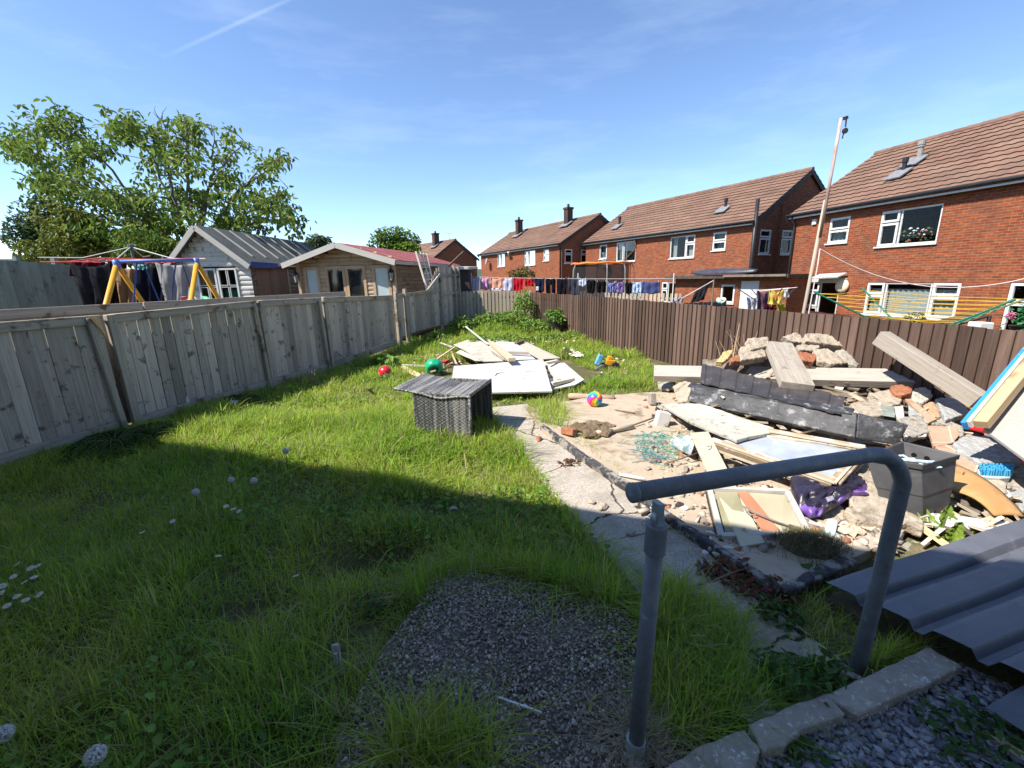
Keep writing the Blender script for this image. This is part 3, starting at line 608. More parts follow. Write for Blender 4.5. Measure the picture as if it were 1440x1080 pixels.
# green-grey fence at the far left
ga, gb = D(-60, 360, 9.2), D(113, 371, 11.6); gf = thing('wooden_fence', 'tall green grey board fence behind the washing at the far left', 'fence', (ga.x, ga.y, 0))
gd_ = (gb-ga); gd_.z = 0; gd_.normalize(); gn_ = Vector((gd_.y, -gd_.x, 0))
m = MB(); boards(m, ga, gb, ga.z-.02, gb.z-.04, -.1, -.1, .2, .21, .018, gn_, lap=.02, jz=.02); m.build('fence_panel', GREENW, gf)
for t in (.05, .45, .78): c = ga.lerp(gb, t); m = MB(); m.bar(Vector((c.x, c.y, -.1))-gn_*.08, Vector((c.x, c.y, ga.z+.04))-gn_*.08, .1, .1); m.build('post', GREENW, gf)
# back fence
ba, bb = LF(14.75), Vector((.72, 14.55, 0)); bf = thing('wooden_fence', 'low pale board fence closing the far end of the garden', 'fence', (-.5, 14.6, .15))
bn = Vector((0, -1, 0)); m = MB(); boards(m, ba, bb, 1.33, 1.30, .1, .1, .125, .085, .02, bn, lap=0, jz=.01); m.build('board_row', PALEW, bf)
m = MB(); boards(m, ba+Vector((.06, .03, 0)), bb+Vector((0, .03, 0)), 1.27, 1.24, .1, .1, .125, .085, .02, bn, lap=0, jz=.01); m.build('board_row', GREYW, bf)
for z in (.5, 1.1): m = MB(); m.bar(ba+Z*z-bn*.055, bb+Z*z-bn*.055, .03, .08); m.build('rail', GREYD, bf)
# brown fence
ra, rb, rc = Vector((.65, 14.46, 0)), Vector((5.05, 4.21, 0)), Vector((5.95, 2.1, 0)); rd = (rb-ra).normalized(); rn = Vector((-rd.y, rd.x, 0)); rn = rn if rn.x < 0 else -rn
rf_ = thing('wooden_fence', 'long dark brown board fence along the right of the garden', 'fence', (3, 9, 0)); segs = 6
for i in range(segs):
    a, b = ra.lerp(rc, i/segs), ra.lerp(rc, (i+1)/segs); t0, t1 = i/segs, (i+1)/segs; zt = lambda t: 1.255-.20*t**1.3
    m = MB(); boards(m, a, b, zt(t0), zt(t1), .02-.12*t0, .02-.12*t1, .105, .122, .018, rn, lap=.03, jz=.010); m.build('fence_panel', BROWNW, rf_)
    m = MB(); m.bar(a-rn*.06+Z*(zt(t0)-.2), b-rn*.06+Z*(zt(t1)-.2), .05, .08); m.bar(a-rn*.06+Z*.35, b-rn*.06+Z*.35, .05, .08); m.build('rail', BROWNW, rf_)
    m = MB(); m.bar(a-rn*.11-Z*.2, a-rn*.11+Z*(zt(t0)-.03), .09, .09); m.build('post', BROWNW, rf_)
def plain_fence(name, label, a, b, zb, pitch, w, mat, gap=True):
    a, b = Vector(a), Vector(b); d = (b-a); d.z = 0; d.normalize(); n = Vector((d.y, -d.x, 0)); n = n if n.y < 0 else -n
    r = thing(name, label, 'fence', (a.x, a.y, zb)); m = MB(); boards(m, a, b, a.z, b.z, zb, zb, pitch, w, .02, n, lap=0, jz=.008); m.build('board_row', mat, r)
    m = MB(); m.bar(Vector((a.x, a.y, a.z-.2))-n*.05, Vector((b.x, b.y, b.z-.2))-n*.05, .04, .07); m.build('rail', mat, r)
plain_fence('picket_fence', 'pale narrow board fence under the dark washing beyond the brown fence', D(815, 409, 19.5), D(960, 413, 17), -.6, .16, .10, PALEW)
plain_fence('picket_fence', 'short blue painted board fence behind the brown fence', D(955, 427, 14), D(1022, 423, 14.4), -.8, .17, .155, DARKBL)
plain_fence('picket_fence', 'dark maroon board fence under the back windows of the nearest house', D(1128, 436, 13.6), D(1235, 449, 10.6), -.9, .16, .15, MAROON)
# ------------------------------------------------------------------ sheds beyond the left fence
LOGG = wood('log_grey', (.44, .425, .40), (.58, .565, .535), rand=.12, c3=(.22, .20, .17), s3=4)
LOGB = wood('log_brown', (.17, .12, .08), (.27, .20, .14), rand=.15, c3=(.10, .075, .05), s3=4)
LOGT = wood('log_tan', (.34, .25, .165), (.45, .35, .25), rand=.15, c3=(.25, .16, .10), s3=4)
FRTAN = wood('frame_tan', (.34, .23, .14), (.46, .33, .22), rand=.1)
BARGE = wood('barge_pale', (.38, .36, .32), (.46, .445, .41), rand=.06)
FELTG = M('felt_green_grey', (.075, .085, .078), (.11, .118, .108), scale=3, rough=.95, bump=.4, bscale=200)
FELTR = M('felt_red', (.20, .045, .045), (.27, .09, .085), scale=3, rough=.95, bump=.4, bscale=200)
FROST = M('frosted_pane', (.33, .40, .42), (.40, .47, .48), scale=3, rough=.25, spec=.5)
DGLASS = M('dark_pane', (.008, .009, .011), (.02, .022, .025), scale=3, rough=.06, spec=.6)
def siding(m, o, ex, out, x0f, x1f, z0, z1, ht, holes=()):
    """log-lap courses; x0f, x1f give the ends at height z"""
    z = z0
    while z < z1-.02:
        zt = min(z+ht, z1); zm = (z+zt)/2; a, b = x0f(zm), x1f(zm); cuts = [(a, b)]
        for h in holes:
            if h[2] < zm < h[3]:
                cuts = [q for c in cuts for q in ((c[0], min(c[1], h[0])), (max(c[0], h[1]), c[1])) if q[1]-q[0] > .02]
        for p, q in cuts:
            prof = [(-.02, z), (.0, z), (.022, z+.25*ht), (.026, z+.5*ht), (.02, z+.78*ht), (.002, zt), (-.02, zt)]
            r = [random.uniform(0, 50) for _ in range(3)]; vs, ls = [], []
            for x in (p, q):
                for y, zz in prof: vs.append(o+ex*x+out*y+Z*zz); ls.append((x+r[0], y+r[1], zz+r[2]))
            n = len(prof); m.add(vs, [(i, i+1, i+1+n, i+n) for i in range(n-1)] + [tuple(range(n-1, -1, -1)), tuple(range(n, 2*n))], ls)
        z = zt
def gable_roof(root, o, ex, back, w, dep, ze, za, ovf, ovs, th, mat, xa=None, name='roof'):
    xa = w/2 if xa is None else xa; m = MB(); tl = (za-ze)/xa; tr_ = (za-ze)/(w-xa)
    P = [(-ovs, ze-ovs*tl), (xa, za), (w+ovs, ze-ovs*tr_)]
    for i in (0, 1):
        a, b = P[i], P[i+1]; q = [o+ex*a[0]+Z*a[1]-back*ovf, o+ex*b[0]+Z*b[1]-back*ovf, o+ex*b[0]+Z*b[1]+back*(dep+.15), o+ex*a[0]+Z*a[1]+back*(dep+.15)]
        up = (q[1]-q[0]).cross(q[2]-q[1]); up = up if up.z > 0 else -up
        m.poly([v + up.normalized()*th for v in q], th, up=up)
    r = m.build(name, mat, root); bm_ = MB()
    for i in (0, 1):
        a, b = P[i], P[i+1]; A, B = o+ex*a[0]+Z*(a[1]-.02)-back*(ovf+.015), o+ex*b[0]+Z*(b[1]-.02)-back*(ovf+.015); bm_.bar(A, B, .028, .15, up=Z)
    bm_.build('barge_board', BARGE, root)
    return r, P
def azv(a): a = math.radians(a); return Vector((math.sin(a), math.cos(a), 0))
# grey log shed
bk = azv(2); exs = Vector((bk.y, -bk.x, 0)); fr = -bk
c = Vector(D(354, 390, 14.0)); zeS = D(354, 369, 14.0).z; c.z = 0
def onF(x, y, c, n, ex): q = PL(x, y, c, n) - c; return q.dot(ex), q.z
xl, _ = onF(244, 362, c, fr, exs); xa, za = onF(283, 320, c, fr, exs); wS = -xl; o = c + exs*xl; o.z = 0
gs = thing('garden_shed', 'grey log lap shed with a felt roof and white glazed windows', 'shed', c)
tlS = (za-zeS)/(xa-xl); trS = (za-zeS)/(-xa)
wx0, wz1 = onF(276, 378, c, fr, exs); wx1, _ = onF(332.5, 377, c, fr, exs); wz0 = .0
wx0 -= xl; wx1 -= xl
m = MB(); siding(m, o, exs, fr, lambda z: 0 if z < zeS else (z-zeS)/tlS, lambda z: wS if z < zeS else wS-(z-zeS)/trS, 0, za-.03, .15, [(wx0, wx1, wz0, wz1)])
m.build('wall', LOGG, gs)
m = MB(); siding(m, c, bk, exs, lambda z: 0, lambda z: .22, 0, zeS, .15); m.build('corner_trim', LOGB, gs); m = MB(); siding(m, c, bk, exs, lambda z: 2.1, lambda z: 6.4, 0, zeS, .15); m.build('wall', LOGB, gs)
m = MB(); boards(m, c+bk*.22+exs*.02, c+bk*2.02+exs*.02, zeS-.05, zeS-.05, 0, 0, .16, .165, .02, exs, lap=.0); m.build('side_door', wood('planks_red_brown', (.20, .115, .07), (.29, .18, .11), rand=.15), gs)
m = MB(); m.bar(c+bk*2.06+exs*.03, c+bk*2.06+exs*.03+Z*zeS, .09, .06, up=exs); m.build('door_post', FRTAN, gs)
m = MB(); m.frame(o+bk*.03, exs, bk, Z, .02, wS-.02, 0, 6.4, 0, .06); m.frame(o+bk*6.4, exs, bk, Z, .02, wS-.02, 0, .05, 0, zeS); m.frame(o+bk*.06, exs, bk, Z, 0, .04, 0, 6.4, 0, zeS); m.build('floor', LOGB, gs)
LAT = []
def lattice(x0, x1, cols, rows): return [(x0+(x1-x0)*i/cols, x0+(x1-x0)*(i+1)/cols, j/rows, (j+1)/rows, False) for i in range(cols) for j in range(rows)]
wmid = (wx0+wx1)/2
GREENC = M('green_curtain', (.02, .16, .08), (.03, .22, .10), scale=6, rough=.9)
window(gs, o, exs, Z, fr, wx0, wmid-.02, wz0, wz1, lattice(0.03, .97, 2, 4), None, rec=-.02)
window(gs, o, exs, Z, fr, wmid+.02, wx1, wz0, wz1, lattice(0.03, .97, 2, 4), (GREENC, [(.05, .95, 0, .7)]), rec=-.02)
rr, P_ = gable_roof(gs, o, exs, bk, wS, 6.5, zeS, za, .3, .16, .06, FELTG, xa=xa-xl)
sl = Vector((exs*(wS-(xa-xl)) - Z*(za-zeS))).normalized(); upn = bk.cross(sl) if bk.cross(sl).z > 0 else -bk.cross(sl)
for k in range(8):
    m = MB(); b0 = o+exs*(xa-xl)+Z*za+bk*(.45+.74*k) + upn*.07; m.bar(b0+sl*.05, b0+sl*((wS-(xa-xl))*1.1), .06, .04, up=upn); m.build('roof_batten', BARGE, rr)
m = MB(); b0 = c+exs*.18+Z*(zeS-.08)-bk*.27; m.bar(b0, b0+bk*1.5, .07, .17, jit=.02); tag(m.build('blue_tarpaulin', M('tarp_blue', (.02, .045, .14), (.03, .07, .2), scale=7, rough=.5), bevel=.01), 'strip of blue sheet hanging at the grey shed eave', 'sheet')
# summerhouse
bk2 = azv(12); ex2 = Vector((bk2.y, -bk2.x, 0)); fr2 = -bk2
c2 = Vector(D(557, 390, 12.7)); c2.z = 0; OVF = .42
cr_ = c2 + fr2*OVF
xl2, zl2 = onF(396, 371, cr_, fr2, ex2); xa2, za2 = onF(471, 343.5, cr_, fr2, ex2); xr2, zr2 = onF(553, 367, cr_, fr2, ex2)
ov2 = xr2 if xr2 > 0 else .1
w2 = -(xl2) - .22; o2 = c2 - ex2*w2; o2.z = 0
zeW = 2.28
sh = thing('summerhouse', 'brown log summerhouse with a red felt roof and dark double doors', 'summerhouse', c2)
a2 = xa2 + w2; ze2 = zr2 + .06
hol = []
def fx(x, y): q = onF(x, y, c2, fr2, ex2); return q[0]+w2, q[1]
d0, d1 = fx(427, 377)[0], fx(449, 377)[0]; e0, e1 = fx(457, 374)[0], fx(514, 374)[0]; g0, g1 = fx(523, 374)[0], fx(549, 374)[0]; zt2 = fx(485, 374)[1]
holes = [(d0, d1, -1, zt2), (e0, e1, -1, zt2), (g0, g1, -1, zt2)]
tl2, tr2 = (za2-ze2)/(a2+.2), (za2-ze2)/(w2-a2+.1)
m = MB(); siding(m, o2, ex2, fr2, lambda z: 0 if z < ze2 else max(0, (z-ze2)/tl2-.1), lambda z: w2 if z < ze2 else w2-max(0, (z-ze2)/tr2-.1), 0, za2-.08, .12, holes); m.build('wall', LOGT, sh)
m = MB(); siding(m, c2, bk2, ex2, lambda z: 0, lambda z: 5.0, 0, ze2, .12, [(1.95, 2.35, 1.2, 2.05)]); m.build('wall', LOGB, sh)
m = MB(); m.frame(o2, ex2, bk2, Z, 0, .05, .03, 5, 0, ze2); m.frame(o2, ex2, bk2, Z, 0, w2, 4.95, 5, 0, ze2); m.frame(o2+bk2*.5, ex2, bk2, Z, .06, w2-.06, 0, .04, 0, 2.2); m.build('inner_wall', M('shed_inside', (.06, .045, .03)), sh)
m = MB(); m.frame(c2+ex2*.01, bk2, ex2, Z, 1.98, 2.32, 0, .03, 1.22, 2.03); m.build('shutter', BARGE, sh)
def leaf(name, a, b, mat):
    m = MB(); y0, y1 = -.02, .045; t = .085; oo = o2
    for A, B, C_, D_ in ((a, a+t, 0, zt2), (b-t, b, 0, zt2), (a+t, b-t, zt2-t, zt2), (a+t, b-t, .0, .5)):
        m.frame(oo, ex2, fr2, Z, A, B, y0, y1, C_, D_)
    f_ = m.build(name, FRTAN, sh); g = MB(); g.frame(oo, ex2, fr2, Z, a+t, b-t, 0, .012, .5, zt2-t); g.build('pane', mat, f_)
em = (e0+e1)/2
leaf('window', d0, d1, FROST); leaf('door', e0, em-.005, DGLASS); leaf('door', em+.005, e1, DGLASS); leaf('window', g0, g1, FROST)
for xx in (0.03, w2-.03): m = MB(); b0 = o2+ex2*xx+fr2*.05; m.bar(b0, b0+Z*ze2, .09, .09, up=fr2); m.build('corner_post', LOGT, sh)
rr, P_ = gable_roof(sh, o2, ex2, bk2, w2, 5.0, ze2-.02, za2, OVF, .22, .05, FELTR, xa=a2)
m = MB(); sl = (ex2*(w2-a2) - Z*(za2-ze2)).normalized(); upn = bk2.cross(sl); upn = upn if upn.z > 0 else -upn
for k in range(6): b0 = o2+ex2*a2+Z*za2+bk2*(.1+.9*k)+upn*.056; m.bar(b0+sl*.03, b0+sl*((w2-a2)+.2), .05, .012, up=upn)
m.build('roof_seam', M('felt_pink', (.36, .16, .155), (.32, .12, .12), scale=5), rr)
m = MB(); b0 = c2+ex2*.24+Z*(ze2-.1); m.bar(b0-bk2*OVF, b0+bk2*5.1, .02, .09); m.build('fascia_board', BARGE, sh)
for xx, lab in ((d0-.18, 'black lantern on the left wall of the summerhouse'), (w2-.06, 'black lantern at the right corner of the summerhouse')):
    b0 = o2+ex2*xx+fr2*.17+Z*1.75; lt = thing('wall_lantern', lab, 'lantern', b0, 'summerhouse lanterns')
    m = MB(); m.lathe(b0, [(.02, .30), (.09, .2), (.095, .19), (.03, .19)], 6); m.lathe(b0, [(.04, -.08), (.05, -.05), (.05, -.04)], 6)
    for k in range(6): a = k*math.pi/3; m.tube([b0+Vector((.05*math.cos(a), .05*math.sin(a), -.05)), b0+Vector((.088*math.cos(a), .088*math.sin(a), .19))], .007, 4)
    m.tube([b0+Z*.3, b0+Z*.36-fr2*.08, b0+Z*.1-fr2*.15], .012, 5); m.build('cage', BLACKP, lt)
    m = MB(); m.lathe(b0, [(.035, -.03), (.06, .17)], 6); m.build('glass', M('lantern_glass', (.35, .36, .35), rough=.1), lt)
# ladder leaning behind the fence
lad = thing('wooden_ladder', 'white painted step ladder leaning beside the summerhouse', 'ladder', D(600, 440, 12.9)); LW = M('ladder_white', (.62, .58, .50), (.48, .43, .36), scale=9)
m = MB(); A0, A1, B0, B1 = D(585, 354, 13.2), D(602, 412, 13.0), D(600, 357, 13.4), D(611, 408, 13.2)
m.bar(A0, A1+(A1-A0)*.15, .05, .10, up=(0, 1, 0)); m.bar(B0, B1+(B1-B0)*.15, .04, .07, up=(0, 1, 0)); m.build('rail', LW, lad)
m = MB()
for k in range(7): t = .05+.16*k; m.bar(A0+(A1-A0)*t, B0+(B1-B0)*t, .03, .05, up=(0, 1, 0))
m.build('rung', LW, lad)
m = MB(); m.bar(D(591, 354, 13.3), D(604, 392, 13.2), .035, .05, up=(0, 1, 0)); m.bar(D(595, 355, 13.4), D(606, 385, 13.3), .03, .05, up=(0, 1, 0)); m.build('strut', LW, lad)
# flat roof behind the tall fence, with a rusty pipe
fr_ = thing('lean_to', 'small lean-to with a white flat roof behind the tall corner fence', 'lean-to', D(632, 440, 17.5))
m = MB(); a, b = D(606, 375.5, 16.5), D(659, 375, 16.5); m.poly([a, b, b+Vector((.2, 2, .06)), a+Vector((.1, 2, .06))], .1); m.build('flat_roof', M('white_felt', (.66, .63, .58), (.5, .48, .44), scale=4), fr_, bevel=.01)
m = MB(); m.frame(a+Vector((.1, .15, 0)), Vector((1, 0, 0)), Vector((0, 1, 0)), Z, 0, 1.3, 0, 1.6, -2.2, -.11); m.build('wall', wood('dark_shed_wood', (.05, .04, .035), (.08, .065, .055)), fr_)
m = MB(); m.bar(D(631, 374, 16.3), D(652, 354, 16.6), .09, .06); m.build('plank', wood('rust_plank', (.12, .07, .045), (.2, .12, .08)), fr_)
# pale blue conservatory roof at the far left
pr = thing('conservatory', 'pale blue roofed outhouse just showing at the left edge', 'outhouse', D(10, 400, 24)); m = MB()
q = [D(-70, 335, 24), D(12, 336, 24), D(46, 364, 23), D(-70, 364, 23)]
m.poly([q[0], q[1], q[2], q[3]], .12, up=(0, -1, .5)); m.build('roof', M('pale_blue_panel', (.50, .66, .68), (.58, .72, .74), scale=2, rough=.3), pr)
m = MB(); m.bar(q[0]+Z*.1, q[1]+Z*.1, .15, .22); m.build('ridge', M('ridge_grey', (.2, .22, .25)), pr)
m = MB(); m.frame(Vector((q[3].x, q[3].y+.3, -.5)), Vector((1, 0, 0)), Vector((0, 1, 0)), Z, 0, (q[2]-q[3]).x-.1, 0, 3, 0, q[3].z+.35); m.build('wall', M('pale_wall', (.5, .5, .48)), pr)
# ------------------------------------------------------------------ cloth
def cmat(name, c, c2=None, **k): return M('cloth_'+name, c, c2 or tuple(v*.82 for v in c), scale=k.pop('scale', 7), rough=.95, spec=.05, trans=k.pop('trans', .25), **k)
def cloth(name, label, cat, q, mat, group=None, sag=.04, folds=.03, nf=3, neck=0, split=False, nx=18, ny=14, parent=None, hem=0):
    """q: TL TR BR BL in the world"""
    TL, TR, BR, BL = [Vector(v) for v in q]; nrm = (TR-TL).cross(BL-TL).normalized(); m = MB(); vs, fs, ls = [], [], []; ph = random.uniform(0, 6)
    for j in range(ny+1):
        v = j/ny
        for i in range(nx+1):
            u = i/nx; p = TL.lerp(TR, u).lerp(BL.lerp(BR, u), v)
            d = folds*(.35+.65*v)*(math.sin(u*nf*6.28+ph+1.2*v)+.45*math.sin(u*nf*13.1+ph*2-2*v)) + .25*folds*math.sin(v*9+u*5)
            z = -sag*(4*u*(1-u))*(1-.4*v) - neck*max(0, 1-abs(u-.5)*4)*(1-v)**3 + hem*math.sin(u*9.0+ph)*v
            vs.append(p + nrm*d + Z*z); ls.append((u, v, ph))
    for j in range(ny):
        for i in range(nx):
            if split and j > ny*.35 and i == nx//2: continue
            a = j*(nx+1)+i; fs.append((a, a+1, a+nx+2, a+nx+1))
    m.add(vs, fs, ls); o = m.build(name, mat, parent, smooth=True, solid=.008)
    if parent is None: tag(o, label, cat, group)
    return o
# washing on the line beyond the back fence
wl = thing('washing_line', 'washing line strung on thin poles beyond the back fence', 'washing line', D(655, 440, 17))
m = MB(); L0, L1 = D(640, 388.5, 17.2), D(950, 391.5, 15.8)
def lp(x): t = (x-640)/310; p = L0.lerp(L1, t); d = ray(x, 390); Yv = p.y; return p
m.tube([L0.lerp(L1, i/20) - Z*(.05*math.sin(math.pi*i/20)) for i in range(21)], .006, 4); m.build('line', M('line_white', (.7, .7, .68)), wl)
m = MB()
for x in (662.5, 813, 948): p = D(x, 384, L0.y+(L1.y-L0.y)*(x-640)/310); m.tube([Vector((p.x, p.y, -.6)), Vector(p)], .02, 6)
m.build('pole', M('pole_white', (.6, .6, .6)), wl)
def wq(x0, x1, y0, y1, dx=0):
    Yf = lambda x: L0.y+(L1.y-L0.y)*(x-640)/310 - .02
    return [D(x0, y0, Yf(x0)), D(x1, y0, Yf(x1)), D(x1+dx, y1, Yf(x1)), D(x0+dx*.5, y1, Yf(x0))]
GRP = 'washing on the long line'
wash = [(660, 674, 390, 409, 'pale lilac top at the left end of the washing line', (.62, .58, .74)), (675.5, 688, 389.5, 407, 'pink top on the washing line beside a peach one', (.72, .40, .60)),
 (689, 706, 390.5, 406, 'peach top with a white hem on the washing line', (.80, .45, .32)), (707, 721, 390.5, 409.5, 'pale lilac shirt on the line between peach and red', (.66, .66, .80)),
 (721.5, 736, 390, 411.5, 'long bright red top on the washing line', (.62, .02, .035)), (737.5, 750.5, 390, 402, 'short bright red garment hanging beside the long red top', (.60, .02, .03)),
 (752, 766, 390.5, 411, 'navy top with a pale print on the washing line', (.022, .026, .06)), (767, 781.5, 391, 412, 'plain black top hanging right of the navy one', (.012, .013, .02)),
 (783, 797.5, 391, 414, 'black top hanging between the plain black one and the charcoal one', (.014, .014, .022)), (799, 812.5, 391, 415, 'charcoal grey garment hanging in a deep fold on the line', (.06, .062, .085)),
 (814, 824.5, 391, 402, 'small white and blue patterned garment on the line', (.45, .55, .72)), (825, 838, 392.5, 412, 'black garment on the line right of the white and blue one', (.012, .012, .014)),
 (839, 853, 395, 411, 'black garment bunched up below the trampoline net', (.010, .010, .013)), (854, 865, 396, 411, 'navy and white patterned garment on the line', (.07, .08, .19)),
 (865.5, 877.5, 396, 412, 'dark purple patterned garment on the washing line', (.085, .05, .14)), (878.5, 889, 396, 413, 'dark garment hanging left of the light blue top', (.012, .013, .018)),
 (890, 901.5, 396, 412, 'light blue patterned top on the washing line', (.22, .42, .72)), (902.5, 928, 395.5, 412.5, 'wide denim blue garment at the right end of the washing line', (.085, .11, .27))]
for i, (x0, x1, y0, y1, lab, colr) in enumerate(wash):
    pat = 'patterned' in lab; mt = cmat('wash%d' % i, colr, tuple(min(1, v*5+.1) for v in colr) if pat else None, scale=30 if pat else 7, lo=.5 if pat else .35, hi=.56 if pat else .65)
    qd = wq(x0, x1, y0+random.uniform(-.3, .6), y1, random.uniform(-1, .5)); mid_ = (qd[2]+qd[3])*.5; kf = random.choice([.82, .9, 1.0, 1.04]); qd[2] = mid_+(qd[2]-mid_)*kf; qd[3] = mid_+(qd[3]-mid_)*kf
    g = cloth('garment', lab, 'garment', qd, mt, GRP, sag=.022, folds=.022, nf=random.choice([2, 2.5, 3]), neck=.03 if i % 3 else .01, nx=14, ny=12, hem=.02, split=(i in (7, 9, 12)))
    for c_ in (qd[0], qd[1]): pm = MB(); e_ = c_.lerp((qd[0]+qd[1])*.5, .12); pm.bar(e_-Z*.05, e_+Z*.03, .018, .03, up=(0, 1, 0)); pm.build('peg', M('peg_wood', (.45, .36, .24), (.3, .35, .5), scale=3, lo=.45, hi=.55), g)
    if i == 2: cloth('hem', '', '', [v - Vector((0, .012, 0)) for v in wq(689, 706.3, 405, 410.5)], cmat('hemwhite', (.75, .75, .78)), parent=g, sag=.01, folds=.015, nx=10, ny=4)
    if i == 6: cloth('print', '', '', [v - Vector((0, .05, 0)) for v in wq(753.5, 757.5, 403, 409)], cmat('hemwhite', (.75, .75, .78)), parent=g, sag=0, folds=.006, nx=6, ny=5)
# trampoline
tcx = D(845, 392, 20.0); R_ = 1.32; tr_c = Vector((tcx.x, tcx.y, 0)); zr_ = D(845, 369.5, 18.8).z; zb_ = .15
tp = thing('trampoline', 'trampoline with a dark safety net and an orange top rim', 'trampoline', tr_c - Z*.8)
def ring(c, r, z, rad, n=36, wob=0): return [Vector((c.x+r*math.cos(6.2832*i/n), c.y+r*math.sin(6.2832*i/n), z+wob*math.sin(i*1.7))) for i in range(n+1)]
m = MB(); m.tube(ring(tr_c, R_, zr_, 0, wob=.015), .045, 8, cap=False); m.build('top_rim', M('foam_orange', (.75, .22, .05), (.65, .17, .04), scale=5), tp)
NET = newmat('net_black')[0]; t = NET.node_tree; b = t.nodes['Principled BSDF']; b.inputs['Base Color'].default_value = (.012, .012, .014, 1); b.inputs['Roughness'].default_value = .8
tpn = nn(t, 'ShaderNodeBsdfTransparent'); msn = nn(t, 'ShaderNodeMixShader'); msn.inputs[0].default_value = .66; lk(t, tpn.outputs[0], msn.inputs[1]); lk(t, b.outputs[0], msn.inputs[2]); lk(t, msn.outputs[0], t.nodes['Material Output'].inputs[0])
m = MB(); vs, fs = [], []; N = 48
for j in range(5):
    for i in range(N): a = 6.2832*i/N; r = R_*(.97 - .06*math.sin(math.pi*j/4)*(1+.5*math.sin(i*1.3))); vs.append(tr_c + Vector((r*math.cos(a), r*math.sin(a), zb_+(zr_-zb_)*j/4)))
for j in range(4):
    for i in range(N): k = (i+1) % N; fs.append((j*N+i, j*N+k, (j+1)*N+k, (j+1)*N+i))
m.add(vs, fs); m.build('net', NET, tp, smooth=True)
m = MB()
for a in (-2.75, -1.6, -1.0, -.2, .6, 1.5, 2.4): e = tr_c+Vector((1.08*R_*math.cos(a), 1.08*R_*math.sin(a), 0)); m.tube([e-Z*.8+Vector((.12*math.cos(a), .12*math.sin(a), 0)), e+Z*(zr_-.25), tr_c+Vector((R_*math.cos(a), R_*math.sin(a), zr_))], .025, 6)
m.build('pole', M('pole_grey', (.22, .21, .21), (.3, .29, .28), scale=5), tp)
m = MB(); m.tube([tr_c+Vector((R_*math.cos(-.6), R_*math.sin(-.6), zr_)), tr_c+Vector((R_*1.02*math.cos(-.6), R_*1.02*math.sin(-.6), .2))], .04, 7); m.build('pole', M('foam_orange', (.75, .22, .05)), tp)
m = MB(); m.lathe(tr_c+Z*(zb_-.05), [(0, 0), (R_*1.06, 0), (R_*1.06, .05), (0, .05)], 40); m.build('mat', BLACKP, tp)
# swing
YL = M('swing_yellow', (.72, .36, .03), (.62, .30, .03), scale=6, rough=.4); BL = M('swing_blue', (.10, .20, .52), (.08, .16, .42), scale=6, rough=.4)
sw = thing('garden_swing', 'child swing frame with yellow legs and a blue top bar', 'swing', D(220, 450, 8.0))
A, B = D(163, 368, 7.9), D(276, 365.5, 8.5)
m = MB(); m.tube([A, B], .032, 10); 
for P_ in (A, B): m.tube([P_+Z*.03, P_-Z*.12], .05, 8)
m.build('top_bar', BL, sw, smooth=True)
def leg(P_, x, y, Y): q = D(x, y, Y); d = (q-P_); m = MB(); m.tube([P_-Z*.05, P_ + d*((P_.z+.02)/(P_.z-q.z))], .042, 8); m.build('leg', YL, sw, smooth=True)
leg(A, 147, 432, 7.5); leg(A, 205, 430, 8.6); leg(B, 267, 428, 8.0); leg(B, 312, 426, 9.0)
for x0, x1, x2 in ((191, 187, 225), (246, 240, 275)):
    p = A.lerp(B, (x0-163)/113); sg = MB(); s1, s2 = D(x1, 432, p.y-.15), D(x2, 426, p.y+.25)
    sg.tube([p, s1], .014, 6); sg.tube([p+Vector((.06, .05, 0)), s2], .012, 6); sg.build('rope', M('rope_blue', (.03, .06, .22), (.05, .1, .3), scale=60), sw)
    sg = MB(); c_ = s1.lerp(s2, .5)-Z*.1; sg.bar(c_-Vector((.2, .05, 0)), c_+Vector((.2, .05, 0)), .16, .03); sg.build('seat', BL, sw, bevel=.01)
# rotary airer with the washing at the left
ra_ = thing('rotary_airer', 'rotary clothes airer with red lines behind the swing', 'clothes airer', D(185, 440, 10.3))
hub = D(184, 346, 10.3); m = MB(); m.tube([Vector((hub.x, hub.y, -.1)), hub, hub+Z*.05], .03, 8); m.lathe(hub-Z*.05, [(.0, 0), (.07, 0), (.07, .08), (0, .1)], 10); m.build('post', M('airer_grey', (.12, .14, .13)), ra_)
TIP = [D(55, 362, 9.8), D(140, 366, 8.9), D(290, 364, 9.6), D(210, 360, 11.6)]
m = MB()
for t_ in TIP: m.tube([hub-Z*.02+Vector((0, 0, 0)), hub.lerp(t_, .55)-Z*.12, t_], .012, 6)
m.build('arm', M('airer_pale', (.5, .5, .46)), ra_)
m = MB()
for k in range(4):
    for f in (.55, .7, .85, 1.0):
        a = hub.lerp(TIP[k], f); b = hub.lerp(TIP[(k+1) % 4], f); a.z = b.z = TIP[k].z*.0 + D(150, 365, 9.5).z - .02*(1-f); m.tube([a, a.lerp(b, .5)-Z*.03, b], .007, 4)
m.build('line', M('line_red', (.50, .05, .06)), ra_)
GL = 'washing on the rotary airer'
def dq(x0, x1, y0, y1, Y, xb0=None, xb1=None): return [D(x0, y0, Y), D(x1, y0+.3, Y+.15), D(x1 if xb1 is None else xb1, y1, Y+.1), D(x0 if xb0 is None else xb0, y1, Y)]
CBLK = cmat('black', (.016, .016, .02), (.03, .03, .036)); CMAR = cmat('maroon', (.10, .012, .03)); CTAN = cmat('tan', (.36, .22, .13)); CNAV = cmat('navy', (.012, .014, .028)); CGRY = cmat('grey', (.36, .35, .36), (.27, .27, .28))
